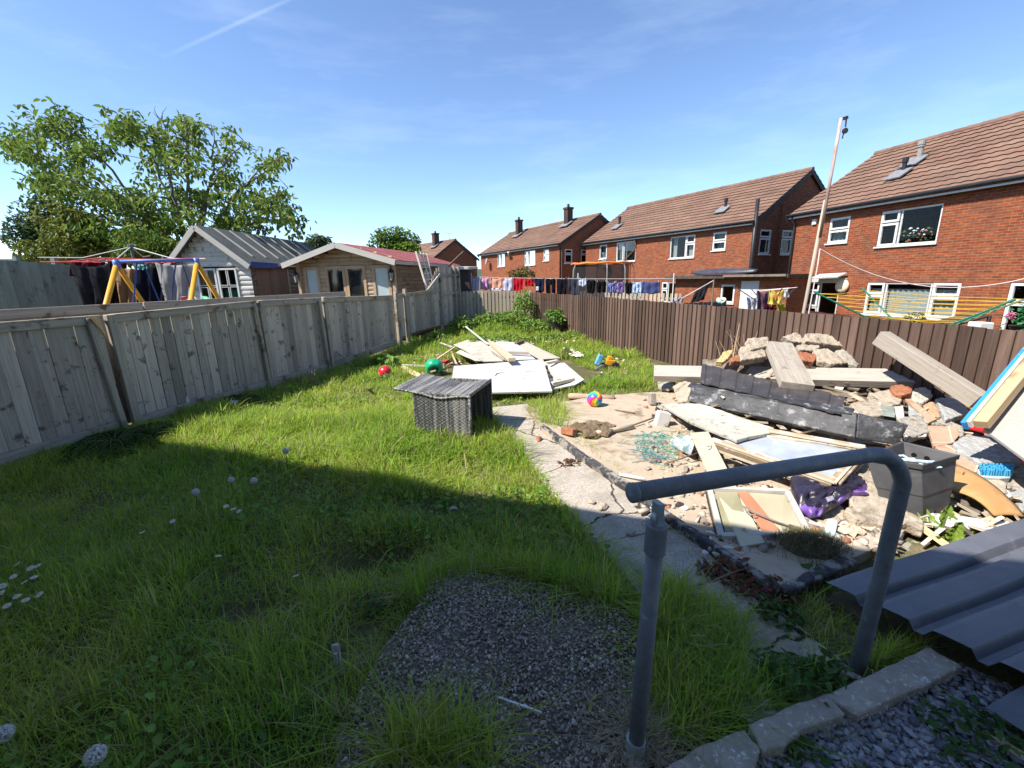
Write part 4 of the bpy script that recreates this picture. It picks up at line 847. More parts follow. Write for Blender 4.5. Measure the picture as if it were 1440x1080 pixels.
for a in [('maroon garment hanging behind the big black one on the rotary airer', dq(100, 147, 366, 388, 10.0), CMAR, .02), ('large black garment hanging left of the swing leg on the airer', dq(95, 156, 369, 436, 9.6, 116, 158), CBLK, .09), ('dark maroon strip beside the yellow swing leg', dq(152, 178, 368, 386, 10.1), CMAR, .02),
          ('dark brown garment hanging behind the left swing leg', dq(150, 172, 372, 436, 10.3), cmat('dbrown', (.035, .026, .02)), .02), ('tan trousers hanging inside the swing frame', dq(160, 196, 376, 434, 10.0, 168, 196), CTAN, .03), ('navy garment hanging in the middle of the swing frame', dq(191, 236, 373, 432, 9.9, 194, 238), CNAV, .03),
          ('small turquoise garment pinned at the top between the tan and grey washing', dq(190, 206, 370, 378, 9.7), cmat('teal', (.25, .55, .52)), .03), ('pale grey sheet hanging in folds at the right of the swing', dq(217, 275, 369, 430, 9.8, 232, 268), CGRY, .06)]:
    cloth('garment', a[0], 'garment', a[1], a[2], GL, sag=a[3], folds=.05, nf=2.5, nx=22, ny=18)
m = MB()
for k in range(5): m.rock(D(262+random.uniform(-9, 6), 416+random.uniform(-9, 10), 9.6), (.16, .1, .16), k=10)
tag(m.build('soft_toy', M('red_white', (.7, .05, .08), (.75, .6, .6), scale=9, lo=.45, hi=.55)), 'red and white toy behind the right swing leg', 'toy')
m = MB(); m.poly([D(281, 430, 9.9), D(283, 416, 9.9), D(293, 421, 9.8), D(296, 430, 9.8)], .12, up=(0, -1, 0)); tag(m.build('toy_chair', M('green_plastic', (.12, .55, .25), rough=.4), bevel=.02), 'bright green plastic toy chair under the shed window', 'toy chair')
# ------------------------------------------------------------------ gardens of the right hand houses
pl = thing('line_pole', 'tall leaning clothes pole with a pulley at its top', 'pole', D(1130, 440, 8.2)); tp1, tp0 = D(1183, 166, 8.2), D(1130, 440, 8.2); md = tp0.lerp(tp1, .56)
bt = tp0 + (tp0-tp1)*.33
m = MB(); m.tube([bt, tp0, md+(tp1-tp0).normalized()*.15], .033, 10, r2=.030); m.build('lower_post', wood('pole_wood', (.42, .35, .27), (.30, .25, .2)), pl, smooth=True)
m = MB(); m.tube([md-(tp1-tp0).normalized()*.5+Vector((.0, -.05, 0)), tp1], .024, 10, r2=.027); m.build('upper_post', M('pole_rusty', (.46, .40, .37), (.30, .17, .12), scale=5, st=(.6, 3, 3), co='lc', rough=.7), pl, smooth=True)
m = MB(); q = tp1-Z*.02; m.bar(q, q+Vector((.11, 0, .03)), .03, .05); m.tube([q+Vector((.09, 0, 0)), q+Vector((.095, 0, -.12))], .012, 6); m.lathe(q+Vector((.095, -.02, -.18)), [(0, 0), (.045, 0), (.045, .03), (0, .03)], 12, ax=(0, 1, 0)); m.tube([q+Vector((.08, 0, -.2)), q+Vector((.07, 0, -.3))], .01, 5); m.build('pulley', M('iron_dark', (.05, .045, .045)), pl)
rp = thing('washing_rope', 'long white washing rope sagging from the tall pole', 'rope', md); m = MB(); e1 = D(1153, 350, 8.15); e2 = D(1560, 350, 7.5)
m.tube([e1.lerp(e2, i/24) - Z*(.66*4*(i/24)*(1-i/24)) for i in range(25)], .009, 5); m.tube([e1, D(1150, 372, 8.1), D(1143, 410, 8.1), D(1137, 441, 8.1)], .009, 5); m.build('rope', M('rope_pink_white', (.72, .58, .56)), rp)
AG = M('airer_green', (.015, .12, .085), (.02, .16, .11), scale=6, rough=.4)
ra2 = thing('rotary_airer', 'green rotary airer with yellow lines behind the brown fence', 'clothes airer', D(1275, 480, 7.2)); hub2 = D(1283, 478, 7.2)
m = MB(); m.tube([Vector((hub2.x, hub2.y, -.9)), hub2+Z*.1], .025, 8); m.build('post', AG, ra2)
TP = [D(1150, 413, 7.9), D(1215, 408, 8.6), D(1441, 421, 7.4), D(1420, 424, 6.4)]
m = MB()
for q in TP: m.tube([hub2, q], .016, 7); m.tube([q-(q-hub2).normalized()*.02, q+(q-hub2).normalized()*.06], .022, 7)
m.build('arm', AG, ra2)
m = MB()
for q in TP: m.tube([hub2+Z*.12, hub2.lerp(q, .45)], .01, 5)
m.build('strut', AG, ra2)
m = MB(); order = [0, 1, 2, 3]
for k in range(4):
    for f in (.42, .52, .62, .72, .82, .92, 1.0):
        a = hub2.lerp(TP[order[k]], f); b = hub2.lerp(TP[order[(k+1) % 4]], f); m.tube([a, a.lerp(b, .5)-Z*.035, b], .0042, 4)
m.build('line', M('line_yellow', (.72, .45, .04)), ra2)
# washing near the outbuilding and the open door
ln = thing('washing_line', 'short line slanting across the outbuilding wall with a black cloth', 'washing line', D(985, 440, 13.5)); m = MB(); m.tube([D(958, 420, 13.6), D(1004, 394, 13.2)], .008, 4); m.build('line', M('line_white', (.7, .7, .68)), ln)
m = MB(); p = D(1004, 393, 13.2); m.tube([Vector((p.x, p.y, -.8)), p], .02, 6); m.build('pole', M('pole_wood2', (.2, .15, .1)), ln)
cloth('garment', 'black cloth hanging askew on the short line by the outbuilding', 'garment', [D(978, 409, 13.5), D(998, 398, 13.3), D(990, 421, 13.3), D(971, 426, 13.5)], CBLK, sag=.02, folds=.03)
cloth('garment', 'navy and white cloth low on the line behind the blue fence', 'garment', [D(943, 425, 13.9), D(961, 416, 13.7), D(960, 424, 13.7), D(943, 427, 13.9)], cmat('navywhite', (.03, .03, .07), (.5, .5, .6), scale=9), sag=.02, folds=.03)
ra3 = thing('rotary_airer', 'dark rotary airer loaded with washing beside the tall pole', 'clothes airer', D(1085, 445, 11.5)); hub3 = D(1083, 436, 11.6); m = MB(); m.tube([Vector((hub3.x, hub3.y, -.9)), hub3], .025, 7)
for x, y, Y in ((1032, 402, 11.8), (1057, 407, 12.4), (1122, 403, 11.2), (1100, 405, 10.8)): m.tube([hub3, D(x, y, Y)], .013, 5)
m.build('frame', M('airer_dark', (.05, .05, .06)), ra3)
m = MB(); 
for a, b in (((1065, 410, 11.6), (1122, 404, 11.2)), ((1060, 409, 11.9), (1110, 405, 11.3))): m.tube([D(*a), D(*b)], .007, 4)
m.build('line', M('line_white', (.7, .7, .68)), ra3)
G3 = 'washing on the airer by the open door'
for lab, q, mt in [('purple striped garments hanging left of the yellow top', dq(1064, 1083, 408, 437, 11.5), cmat('purplestripe', (.09, .04, .10), (.22, .14, .2), scale=18, st=(6, .4, 1), co='lc')),
    ('white cloth with a blue print in front of the outbuilding door', dq(1050, 1064, 417, 437, 11.9), cmat('blueprint', (.74, .74, .76), (.10, .18, .6), scale=10, lo=.56, hi=.6)),
    ('yellow top with an orange emblem on the airer', dq(1083, 1103, 407, 428, 11.2, 1081, 1099), cmat('yellow', (.80, .66, .16), (.72, .58, .12))),
    ('dark red garment hanging below the yellow top', dq(1077, 1091, 426, 438, 11.35), cmat('darkred', (.13, .012, .03))), ('lime yellow garment hanging low on the airer', dq(1093, 1103, 426, 437, 11.3), cmat('lime', (.48, .46, .04))), ('white sock sized cloth at the right end of the airer line', dq(1103, 1108, 406, 418, 11.1), cmat('white', (.75, .75, .75)))]:
    g = cloth('garment', lab, 'garment', q, mt, G3, sag=.03, folds=.03, nf=2, neck=.08 if 'top' in lab else 0)
    if 'emblem' in lab: mm = MB(); e = D(1091, 417, 11.05); mm.lathe(e, [(.03, 0), (.06, 0), (.06, .01), (.03, .01)], 14, ax=(0, -1, 0)); mm.tube([e+Vector((.0, -.01, .03)), e-Z*.1], .012, 5); mm.build('emblem', M('emblem_orange', (.7, .22, .05)), g)
m = MB()
for k in range(6): m.rock(D(1014+random.uniform(-5, 5), 421+random.uniform(-2, 3), 13.9), (.2, .2, .18), k=10)
tag(m.build('plastic_bag', M('bag_green_white', (.36, .55, .44), (.6, .68, .6), scale=5, rough=.4)), 'pale green plastic bag hung on the blue fence end', 'bag')
m = MB(); m.frame(D(1396, 470, 8.6), Vector((-1, .15, 0)).normalized(), Vector((.15, 1, 0)).normalized(), Z, 0, .26, 0, .3, -.8, D(1390, 454, 8.6).z-D(1396, 470, 8.6).z); tag(m.build('storage_box', WHITE, bevel=.02), 'white plastic box standing under the back windows', 'box')
m = MB(); a, b = D(1340, 458, 9.0), D(1392, 444, 9.3); m.poly([a, b, b+Vector((.1, .5, .05)), a+Vector((.1, .5, .05))], .03); m.bar(Vector((a.x, a.y, -.9)), a, .05, .05); m.bar(Vector((b.x, b.y, -.9)), b, .05, .05); m.frame(a, Vector((1, 0, 0)), Vector((0, 1, 0)), Z, -.1, .5, .1, .4, -.9, -.08)
tag(m.build('garden_bench', wood('bench_dark', (.04, .03, .03), (.09, .06, .05))), 'dark sloping garden seat half hidden behind the airer arm', 'bench')
# ------------------------------------------------------------------ hard ground: path, old shed base, pebble slab, slate
def HP(x, y, lift=0.0):
    Yh = float(np.interp(y, _hy, _hd)); w = float(smooth(905, 1015, x))
    Yg = G(x, max(y, 520), .04).y if y > 500 else 7.5
    return D(x, y, Yg+(Yh-Yg)*w - lift)
CONC = M('concrete', (.26, .235, .205), (.33, .30, .265), scale=5, rough=.95, bump=.7, bscale=110, c3=(.185, .165, .14), s3=2.2, lo3=.52, hi3=.68, spec=.1, dist=.006)
SAND = M('sandy_concrete', (.37, .295, .215), (.44, .365, .28), scale=2.5, rough=.95, bump=.6, bscale=60, c3=(.23, .17, .11), s3=2.6, lo3=.54, hi3=.66, spec=.1, dist=.008)
BITU = M('bitumen_edge', (.03, .03, .032), (.07, .07, .075), scale=14, rough=.8, bump=.8, bscale=50, c3=(.26, .24, .21), s3=9, lo3=.50, hi3=.58)
pd_ = (Vector((1.18, 1.15, 0)) - Vector((-.16, 5.6, 0))).normalized(); pn_ = Vector((-pd_.y, pd_.x, 0)); ps = Vector((-.10, 5.62, 0))
m = MB(); s = 0; k = 0
for L in (.98, .66, .60, .95, .52, .70, .6):
    a = ps + pd_*s; w = .31; j = lambda: random.uniform(-.012, .012); z = .012 + random.uniform(-.006, .008)
    pts = [a+pn_*(w+j())+Z*(z+j()*.4), a+pd_*(L-.004)+pn_*(w+j())+Z*(z+j()*.4), a+pd_*(L-.004)-pn_*(w+j())+Z*(z+j()*.4), a-pn_*(w+j())+Z*(z+j()*.4)]
    m.poly(pts, .06); s += L+.004
PATHM = M('path_concrete', (.29, .25, .205), (.50, .445, .385), scale=55, rough=.95, bump=.9, bscale=160, c3=(.27, .235, .195), s3=3.5, lo3=.5, hi3=.7, spec=.1, dist=.006)
_t = PATHM.node_tree; _b = _t.nodes['Principled BSDF']; _src = _b.inputs['Base Color'].links[0].from_socket
_vo = nn(_t, 'ShaderNodeTexVoronoi', feature='DISTANCE_TO_EDGE'); _vo.inputs['Scale'].default_value = .85; _tc = nn(_t, 'ShaderNodeTexCoord'); _nz = nn(_t, 'ShaderNodeTexNoise'); _nz.inputs['Scale'].default_value = 5; _nz.inputs['Detail'].default_value = 5
lk(_t, _tc.outputs['Object'], _nz.inputs[0]); _va = nn(_t, 'ShaderNodeVectorMath', operation='MULTIPLY_ADD'); _va.inputs[1].default_value = (.22, .22, .22); lk(_t, _nz.outputs['Color'], _va.inputs[0]); lk(_t, _tc.outputs['Object'], _va.inputs[2]); lk(_t, _va.outputs[0], _vo.inputs['Vector'])
_mr = nn(_t, 'ShaderNodeMapRange'); _mr.inputs[1].default_value = .004; _mr.inputs[2].default_value = .010; lk(_t, _vo.outputs['Distance'], _mr.inputs[0])
_mx = nn(_t, 'ShaderNodeMix', data_type='RGBA'); lk(_t, _mr.outputs[0], _mx.inputs['Factor']); _mx.inputs['A'].default_value = (.05, .045, .035, 1); lk(_t, _src, _mx.inputs['B']); lk(_t, _mx.outputs['Result'], _b.inputs['Base Color'])
pth = m.build('path', PATHM, bevel=.006, bseg=2, rough=(5, .010, .12)); kind(pth, 'structure')
BP = [G(764, 603, .06), G(741, 573, .06), G(838, 557, .06), G(950, 548, .06), Vector((3.4, 5.9, .06)), Vector((3.6, 3.2, .06)), G(1262, 756, .05), G(1096, 833, .05)]
BP = [Vector((v.x, v.y, .055)) for v in BP]
m = MB(); m.poly(BP, .12); kind(m.build('shed_base', SAND, rough=(6, .022, .25)), 'structure')
m = MB(); e = [BP[0]+Vector((-.01, .12, 0)), BP[0].lerp(BP[7], .33), BP[0].lerp(BP[7], .66), BP[7]]
for i in range(3): m.bar(e[i]-Z*.03, e[i+1]-Z*.03, .06, .11, jit=.018)
m.bar(BP[7]-Z*.03, BP[7].lerp(BP[6], .55)-Z*.035, .06, .10, jit=.018)
tag(m.build('base_edging', BITU, bevel=.012, bseg=2, rough=(4, .02, .1)), 'black bitumen painted edge around the sandy concrete base', 'edging')
PEB = [G(x, y, 0) for x, y in ((612, 818), (640, 806), (700, 812), (800, 835), (868, 862), (905, 890), (912, 960), (905, 1085), (800, 1100), (480, 1110), (470, 1050), (505, 985), (545, 915), (585, 860))]
m = MB(); m.poly([v + Z*.03 for v in PEB], .06); kind(m.build('paving', M('pebble_bed', (.13, .11, .088), (.22, .19, .155), scale=22, rough=.95, bump=.9, bscale=90, c3=(.085, .07, .05), s3=3, lo3=.5, hi3=.7, spec=.1, dist=.008), rough=(5, .02, .2)), 'structure')
def scatter(name, mats, pts, tmpl, size, flat, probs=None, tilt=.4, zoff=0.0):
    """many copies of small template stones as one mesh"""
    V, Fq, MI = [], [], []; base = 0; T = []
    for _ in range(tmpl):
        b = MB(); b.rock((0, 0, 0), (1, 1, 1), k=12); v = np.array(b.v); f = []
        for q in b.f: f += [(q[0], q[i], q[i+1]) for i in range(1, len(q)-1)]
        T.append((v, np.array(f)))
    for p in pts:
        v, f = T[random.randrange(tmpl)]; s = random.uniform(*size); sc_ = np.array([s*random.uniform(.8, 1.25), s*random.uniform(.6, 1), s*random.uniform(*flat)])
        R_m = np.array((Matrix.Rotation(random.uniform(0, 6.28), 3, 'Z') @ Matrix.Rotation(random.gauss(0, tilt), 3, 'X') @ Matrix.Rotation(random.gauss(0, tilt), 3, 'Y')))
        V.append((v*sc_) @ R_m.T + np.array(p) + np.array([0, 0, zoff])); Fq.append(f+base); base += len(v); MI.append(np.full(len(f), np.random.choice(len(mats), p=probs)))
    return npmesh(name, np.concatenate(V), [np.concatenate(Fq)], mats, midx=np.concatenate(MI))
np.random.seed(3)
def sample(poly, n):
    P = np.array([(v[0], v[1]) for v in poly]); out = []; lo, hi = P.min(0), P.max(0)
    while len(out) < n:
        q = rng.uniform(lo, hi, (n*2, 2)); q = q[pip(q[:, 0], q[:, 1], P)]; out += list(q)
    return out[:n]
PM = [M('pebble_%d' % i, c, tuple(v*.7 for v in c), scale=30, rough=.75) for i, c in enumerate([(.30, .26, .215), (.45, .40, .34), (.15, .13, .115), (.37, .29, .22), (.66, .62, .57)])]
o = scatter('pebbles', PM, [(x, y, .036) for x, y in sample(PEB, 9500)], 10, (.007, .024), (.45, .8), [.36, .25, .22, .14, .03]); kind(o, 'stuff'); tag(o, 'small rounded pebbles set in the old concrete slab', 'pebbles')
SLP = [G(x, y, 0) for x, y in ((1062, 1062), (1100, 1050), (1200, 1008), (1300, 966), (1352, 942), (1440, 985), (1480, 1100), (1300, 1140), (1060, 1110))]
m = MB(); m.poly([v-Z*.0 for v in SLP], .03); kind(m.build('gravel_bed', M('slate_dust', (.05, .05, .055), (.09, .09, .095), scale=20, rough=.9)), 'structure')
SLM = [M('slate_%d' % i, c, tuple(v*.75 for v in c), scale=16, rough=.6, bump=.3) for i, c in enumerate([(.19, .195, .215), (.27, .27, .295), (.35, .35, .375), (.12, .125, .14)])]
o = scatter('slate_chips', SLM, [(x, y, .012+random.uniform(0, .02)) for x, y in sample(SLP, 2300)], 12, (.022, .05), (.15, .4), [.35, .3, .15, .2], tilt=.3); kind(o, 'stuff'); tag(o, 'loose blue grey slate chippings in the bottom corner', 'slate chippings')
STN = M('stone_grey', (.29, .26, .22), (.38, .35, .30), scale=9, rough=.95, bump=.9, bscale=70, c3=(.13, .115, .09), s3=7, lo3=.5, hi3=.64, spec=.08, dist=.008)
STB = M('stone_buff', (.34, .285, .22), (.43, .37, .295), scale=8, rough=.95, bump=.9, bscale=60, c3=(.17, .13, .09), s3=7, lo3=.5, hi3=.66, spec=.08, dist=.008)
STG = M('stone_cool', (.28, .28, .27), (.39, .39, .38), scale=22, rough=.95, bump=.9, bscale=80, spec=.08, dist=.008)
BRK = M('brick_rubble', (.27, .10, .055), (.36, .17, .10), scale=10, rough=.95, bump=.6, c3=(.5, .42, .34), s3=9, lo3=.6, hi3=.7, spec=.08)
KERB = M('kerb_worn', (.27, .24, .20), (.38, .345, .295), scale=9, rough=.95, bump=.9, bscale=60, c3=(.68, .68, .66), s3=45, lo3=.56, hi3=.70, spec=.08, dist=.008)
def flat(pts, z): return [G(x, y, z) for x, y in pts]
for lab, pts in (('short worn concrete kerb block next to the rail foot', ((925, 1085), (981, 1050), (1047, 1024), (1069, 1052), (1055, 1095))), ('middle worn concrete kerb block with a broken front edge', ((1053, 1018), (1110, 992), (1161, 976), (1190, 1004), (1150, 1018), (1132, 1022), (1100, 1050), (1071, 1054))), ('longest pale mottled concrete kerb block below the metal sheet', ((1160, 977), (1230, 945), (1307, 909), (1353, 936), (1299, 964), (1205, 1005)))):
    m = MB(); m.poly(flat(pts, .07), .12); tag(m.build('kerb_block', KERB, bevel=.008, bseg=2, rough=(5, .014, .08)), lab, 'kerb block', 'kerb blocks beside the slate')
# ------------------------------------------------------------------ handrail
GALV = M('rail_paint', (.14, .158, .178), (.185, .206, .226), scale=18, rough=.55, spec=.4, metal=.15, bump=.35, bscale=70, c3=(.30, .29, .27), s3=26, lo3=.62, hi3=.70)
ZINC = M('zinc', (.30, .34, .36), (.45, .49, .50), scale=30, rough=.45, metal=.5)
b1 = G(893, 1062, .02); t1 = D(924, 737, b1.y+.01); b2 = G(1203, 945, 0.0); hr = thing('handrail', 'blue grey tubular metal handrail with one bent end', 'handrail', b1)
e0 = D(889, 693, 1.155); tc_ = D(1222, 640, 1.50); tk = D(1271, 668, 1.535)
cpt = D(1268, 634, 1.52)
pts = [e0, e0.lerp(tc_, .5), tc_]
for i in range(1, 9): t = i/9; pts.append(tc_*(1-t)**2 + cpt*(2*t*(1-t)) + D(1270, 690, 1.535)*t*t)
pts += [D(1270, 690, 1.535).lerp(b2, .5), b2-Z*.1]
m = MB(); m.tube(pts, .0285, 20); m.build('rail', GALV, hr, smooth=True)
m = MB(); d_ = (tc_-e0).normalized(); m.lathe(e0-d_*.004, [(0, -.004), (.024, -.004), (.030, .0), (.030, .014), (.0285, .016)], 20, ax=d_); m.build('end_cap', GALV, hr, smooth=True)
m = MB(); m.tube([b1, t1-Z*.02], .0275, 20); m.build('post', GALV, hr, smooth=True)
ax = (t1-b1).normalized(); q = t1-ax*.0; m = MB(); m.tube([q-ax*.10, q-ax*.005], .0335, 20); m.tube([q-ax*.012, q-ax*.0], .035, 20); cl_ = m.build('collar', GALV, hr, bevel=.002)
side = d_.cross(Z).normalized(); m = MB()
m.lathe(q+Z*.022-side*.012, [(0, 0), (.019, 0), (.021, .004), (.021, .02), (.019, .024), (0, .024)], 16, ax=side); m.bar(q-Z*.005, q+Z*.075, .02, .034, up=side); m.lathe(q+Z*.024-side*.016, [(0, 0), (.007, 0), (.007, .032), (0, .032)], 8, ax=side); m.build('swivel', ZINC, hr)
m = MB(); m.tube([b1-Z*.0, b1+Z*.075], .0335, 20); fl = m.build('foot_collar', ZINC, hr, smooth=False); m = MB(); m.lathe(b1-Z*.01, [(0, 0), (.062, 0), (.062, .012), (.05, .018), (.034, .024), (.034, .03)], 18, squash=.8); m.build('foot_flange', M('flange_white', (.52, .56, .56), (.36, .4, .4), scale=30, rough=.6), hr)
# ------------------------------------------------------------------ profiled metal sheets
SHEET = M('sheet_slate_blue', (.088, .094, .112), (.115, .121, .142), scale=5, rough=.4, spec=.5, bump=.08, bscale=30, c3=(.19, .185, .18), s3=8, lo3=.58, hi3=.78)
def profiled(name, label, P0, rib, cross, length, ribs, pitch):
    """box profile sheet: ribs run along `rib`, repeated along `cross`"""
    nrm = rib.cross(cross); nrm = nrm if nrm.z > 0 else -nrm; nrm.normalize(); prof = []; x = 0
    for k in range(ribs):
        for f, h in ((0, .042), (.10, .044), (.45, .044), (.60, .042), (.72, 0), (.88, 0)): prof.append((x+f*pitch, h))
        x += pitch
    prof.append((x, 0)); prof.append((x+.05, 0)); m = MB(); vs = []; N = 14
    for i in range(N+1):
        for a, h in prof: vs.append(P0 + rib*(length*i/N) + cross*a + nrm*(h+.006*math.sin(i*.9+a*3)+.01*math.sin(a*2.1)))
    n = len(prof); m.add(vs, [(i*n+k, i*n+k+1, (i+1)*n+k+1, (i+1)*n+k) for i in range(N) for k in range(n-1)])
    o = m.build(name, SHEET, solid=.0025); tag(o, label, 'metal sheet', 'profiled metal sheets'); return o
P0 = G(1160, 829, .11); cr1 = (G(1440, 966, .10)-P0).normalized(); rb1 = (G(1440, 737, .12)-P0).normalized()
profiled('profiled_sheet', 'large slate blue box profile metal sheet lying at the right', P0, rb1, cr1, 2.3, 5, .20)
P1 = G(1378, 1004, .05); profiled('profiled_sheet', 'second smaller metal sheet corner at the bottom right edge', P1, (G(1440, 968, .07)-P1).normalized(), (G(1440, 1045, .03)-P1).normalized(), 1.0, 3, .2)
m = MB(); a = G(1170, 842, .03); b = G(1218, 868, .03); m.bar(a, b, .07, .08, jit=.01); tag(m.build('timber_block', wood('dark_timber', (.06, .045, .03), (.11, .085, .06)), bevel=.005), 'dark timber block under the corner of the metal sheet', 'timber')
m = MB(); a = G(1395, 1035, .02); b = G(1450, 1075, .02); m.bar(a, b, .05, .04, jit=.005); tag(m.build('timber_batten', wood('pale_timber', (.4, .3, .2), (.5, .4, .28)), bevel=.003), 'pale timber batten beneath the second metal sheet', 'timber')
# ------------------------------------------------------------------ the rubble heap
RUB = M('rubble_dirt', (.20, .165, .125), (.30, .25, .20), scale=6, rough=1, bump=1, bscale=40, c3=(.12, .09, .065), s3=5, lo3=.45, hi3=.65, spec=.05, dist=.02)
xs = np.arange(990, 1521, 11); ys = np.concatenate([np.arange(478, 790, 8)]); V = []
for y in ys:
    for x in xs:
        p = HP(float(x), float(y)); p.z = max(p.z - .17 - .10*float(smooth(640, 560, y)) + .05*mnoise.noise(p*5), -.12 if p.x < 2.2 else -.2); V.append(p)
for x in xs: p = HP(float(x), 478.0); V.insert(0, Vector((p.x*1.09, p.y*1.09, -.1))) if False else None
nx, ny = len(xs), len(ys); V2 = [Vector((V[i].x*1.1, V[i].y*1.1, -.15)) for i in range(nx)] + V
i = np.arange(nx*(ny+1)).reshape(ny+1, nx); Q = np.stack([i[1:, :-1].ravel(), i[1:, 1:].ravel(), i[:-1, 1:].ravel(), i[:-1, :-1].ravel()], 1)
o = npmesh('rubble', np.array(V2), [Q], [RUB], smooth=True); kind(o, 'stuff'); tag(o, 'dusty broken rubble filling the bottom of the waste heap', 'rubble')
CHM = [M('chip_%d' % i, c, tuple(v*.7 for v in c), scale=14, rough=.95) for i, c in enumerate([(.42, .36, .29), (.52, .47, .40), (.36, .15, .09), (.66, .64, .60), (.25, .21, .17), (.05, .045, .04)])]
pts = []
for _ in range(900):
    x, y = random.uniform(985, 1500), random.uniform(492, 770); p = HP(x, y); p.z -= .15+.09*float(smooth(640, 560, y)); pts.append(p)
for _ in range(520):
    x, y = random.uniform(990, 1260), random.uniform(650, 790); p = HP(x, y); p.z = max(p.z-.10, .05); pts.append(p)
for _ in range(260):
    x, y = random.uniform(905, 1010), random.uniform(560, 735); p = G(x, y, .06); pts.append(p)
o = scatter('rubble_chips', CHM, pts, 12, (.02, .11), (.3, .8), [.3, .22, .14, .08, .20, .06], tilt=.5); kind(o, 'stuff'); tag(o, 'small chips of plaster brick and stone strewn over the heap', 'rubble')
pts = []
for _ in range(420):
    x, y = random.uniform(985, 1500), random.uniform(500, 770); p = HP(x, y); p.z = max(p.z-.13, .05); pts.append((x, p))
m_s = MB()
for x, p in pts:
    d = Vector((random.gauss(0, 1), random.gauss(0, .7), random.gauss(0, .22))).normalized(); L = random.uniform(.06, .30); w = random.uniform(.01, .06)
    m_s.bar(p-d*L*.5, p+d*L*.5, w, random.uniform(.004, .02), up=Vector((random.gauss(0, .4), random.gauss(0, .4), 1)), jit=.008)
o = m_s.build('splintered_wood', M('splinters', (.30, .23, .15), (.42, .37, .30), scale=9, co='lc', rand=.6, rough=.9, c3=(.12, .09, .07), s3=2)); kind(o, 'stuff'); tag(o, 'splintered laths and broken wood scattered through the heap', 'broken wood')
def P2(pts, lift=0.0): return [HP(p[0], p[1], lift + (p[2] if len(p) > 2 else 0)) for p in pts]
GS = 'broken stones and slabs on the heap'
def stone(label, pts, th, mat, lift=0.0, rough=(5, .032, .07), name='broken_stone', cat='stone', org=None, s=7.2):
    if org: pts = [(org[0]+p[0]/s, org[1]+p[1]/s) + tuple(p[2:]) for p in pts]
    m = MB(); w = P2(pts, lift); m.poly(w, th, up=Vector((-.25, -.75, .75))); return tag(m.build(name, mat, bevel=.012, bseg=2, rough=rough), label, cat, GS)
z1 = (1000, 460)
stone('small pale block on top of the flat one left of the short beam', [(370, 112), (580, 92), (592, 182), (400, 232), (372, 190)], .10, STB, .05, org=z1)
stone('pale flat block with its shadowed lower edge, left end of the heap', [(298, 200), (380, 190), (545, 232), (562, 296), (300, 336)], .10, STB, .0, org=z1)
stone('pointed pale stone in front of the fence, left of the rounded slab', [(725, 92), (880, 42), (960, 160), (820, 142)], .10, STB, -.05, org=z1)
stone('long rounded concrete slab, topmost piece of the heap', [(945, 80), (980, 56), (1330, 76), (1410, 112), (1388, 200), (1180, 168), (962, 142)], .14, STB, .06, org=z1)
stone('pale flat stone under the left end of the topmost slab', [(868, 178), (1075, 170), (1112, 200), (1020, 240), (900, 225)], .08, STB, .0, org=z1)
stone('orange brown brick half just right of the short beam', [(835, 236), (1050, 266), (1072, 300), (1042, 352), (880, 326)], .10, BRK, .03, org=z1, name='broken_brick', cat='brick')
stone('buff slab sloping down towards the long beam', [(1035, 220), (1180, 210), (1395, 362), (1215, 372), (1085, 345)], .08, STB, .02, org=z1)
stone('rough grey slab right of the buff sloping slab', [(1250, 242), (1340, 214), (1440, 296), (1500, 400), (1395, 372)], .09, STN, .0, org=z1)
stone('mossy yellow stone leaning at the left end of the heap', [(50, 350), (130, 242), (228, 216), (192, 300), (122, 352)], .07, M('stone_yellow', (.5, .38, .16), (.42, .32, .16), scale=6, rough=.95, bump=.6), -.05, org=z1)
stone('small red brick end left of the flat block', [(200, 312), (282, 264), (292, 340), (202, 348)], .08, BRK, -.02, org=z1, name='broken_brick', cat='brick')
z2 = (1180, 480)
stone('flat buff slab in the dark gap below the long beam', [(302, 516), (520, 482), (655, 540), (620, 632), (530, 642)], .09, STB, .0, org=z2)
stone('orange brick fragment resting on the round stone', [(520, 452), (572, 430), (752, 460), (742, 520), (640, 546), (560, 520)], .07, BRK, .10, org=z2, name='broken_brick', cat='brick')
stone('round pitted stone below the diagonal beam', [(742, 500), (780, 470), (860, 462), (940, 492), (945, 560), (860, 610), (770, 596), (738, 560)], .14, M('stone_round', (.46, .43, .37), (.36, .33, .27), scale=14, rough=.95, bump=1), .04, org=z2, rough=(5, .05, .08))
stone('brown stone tucked right of the round pitted stone', [(850, 642), (950, 602), (1018, 700), (1030, 765), (960, 762)], .10, M('stone_brown', (.36, .22, .12), (.45, .32, .2), scale=8, rough=.95, bump=.8), .0, org=z2)
stone('brick half under the lower end of the diagonal beam', [(1150, 684), (1232, 592), (1370, 690), (1300, 742), (1210, 730)], .10, BRK, .0, org=z2, name='broken_brick', cat='brick')
stone('pale rough stone behind the long beam, under the diagonal one', [(352, 172), (432, 130), (545, 238), (372, 232)], .10, STN, -.1, org=z2)
stone('jagged grey slab behind the right part of the long beam', [(0, 92), (58, 70), (170, 120), (290, 232), (60, 232), (-60, 200)], .10, STN, -.08, org=z2)
TILE = M('terracotta_tile', (.42, .27, .18), (.49, .345, .25), scale=5, rough=.6, c3=(.35, .20, .12), s3=4, lo3=.5, hi3=.7)
GROUT = M('grout', (.5, .43, .35), rough=.9)
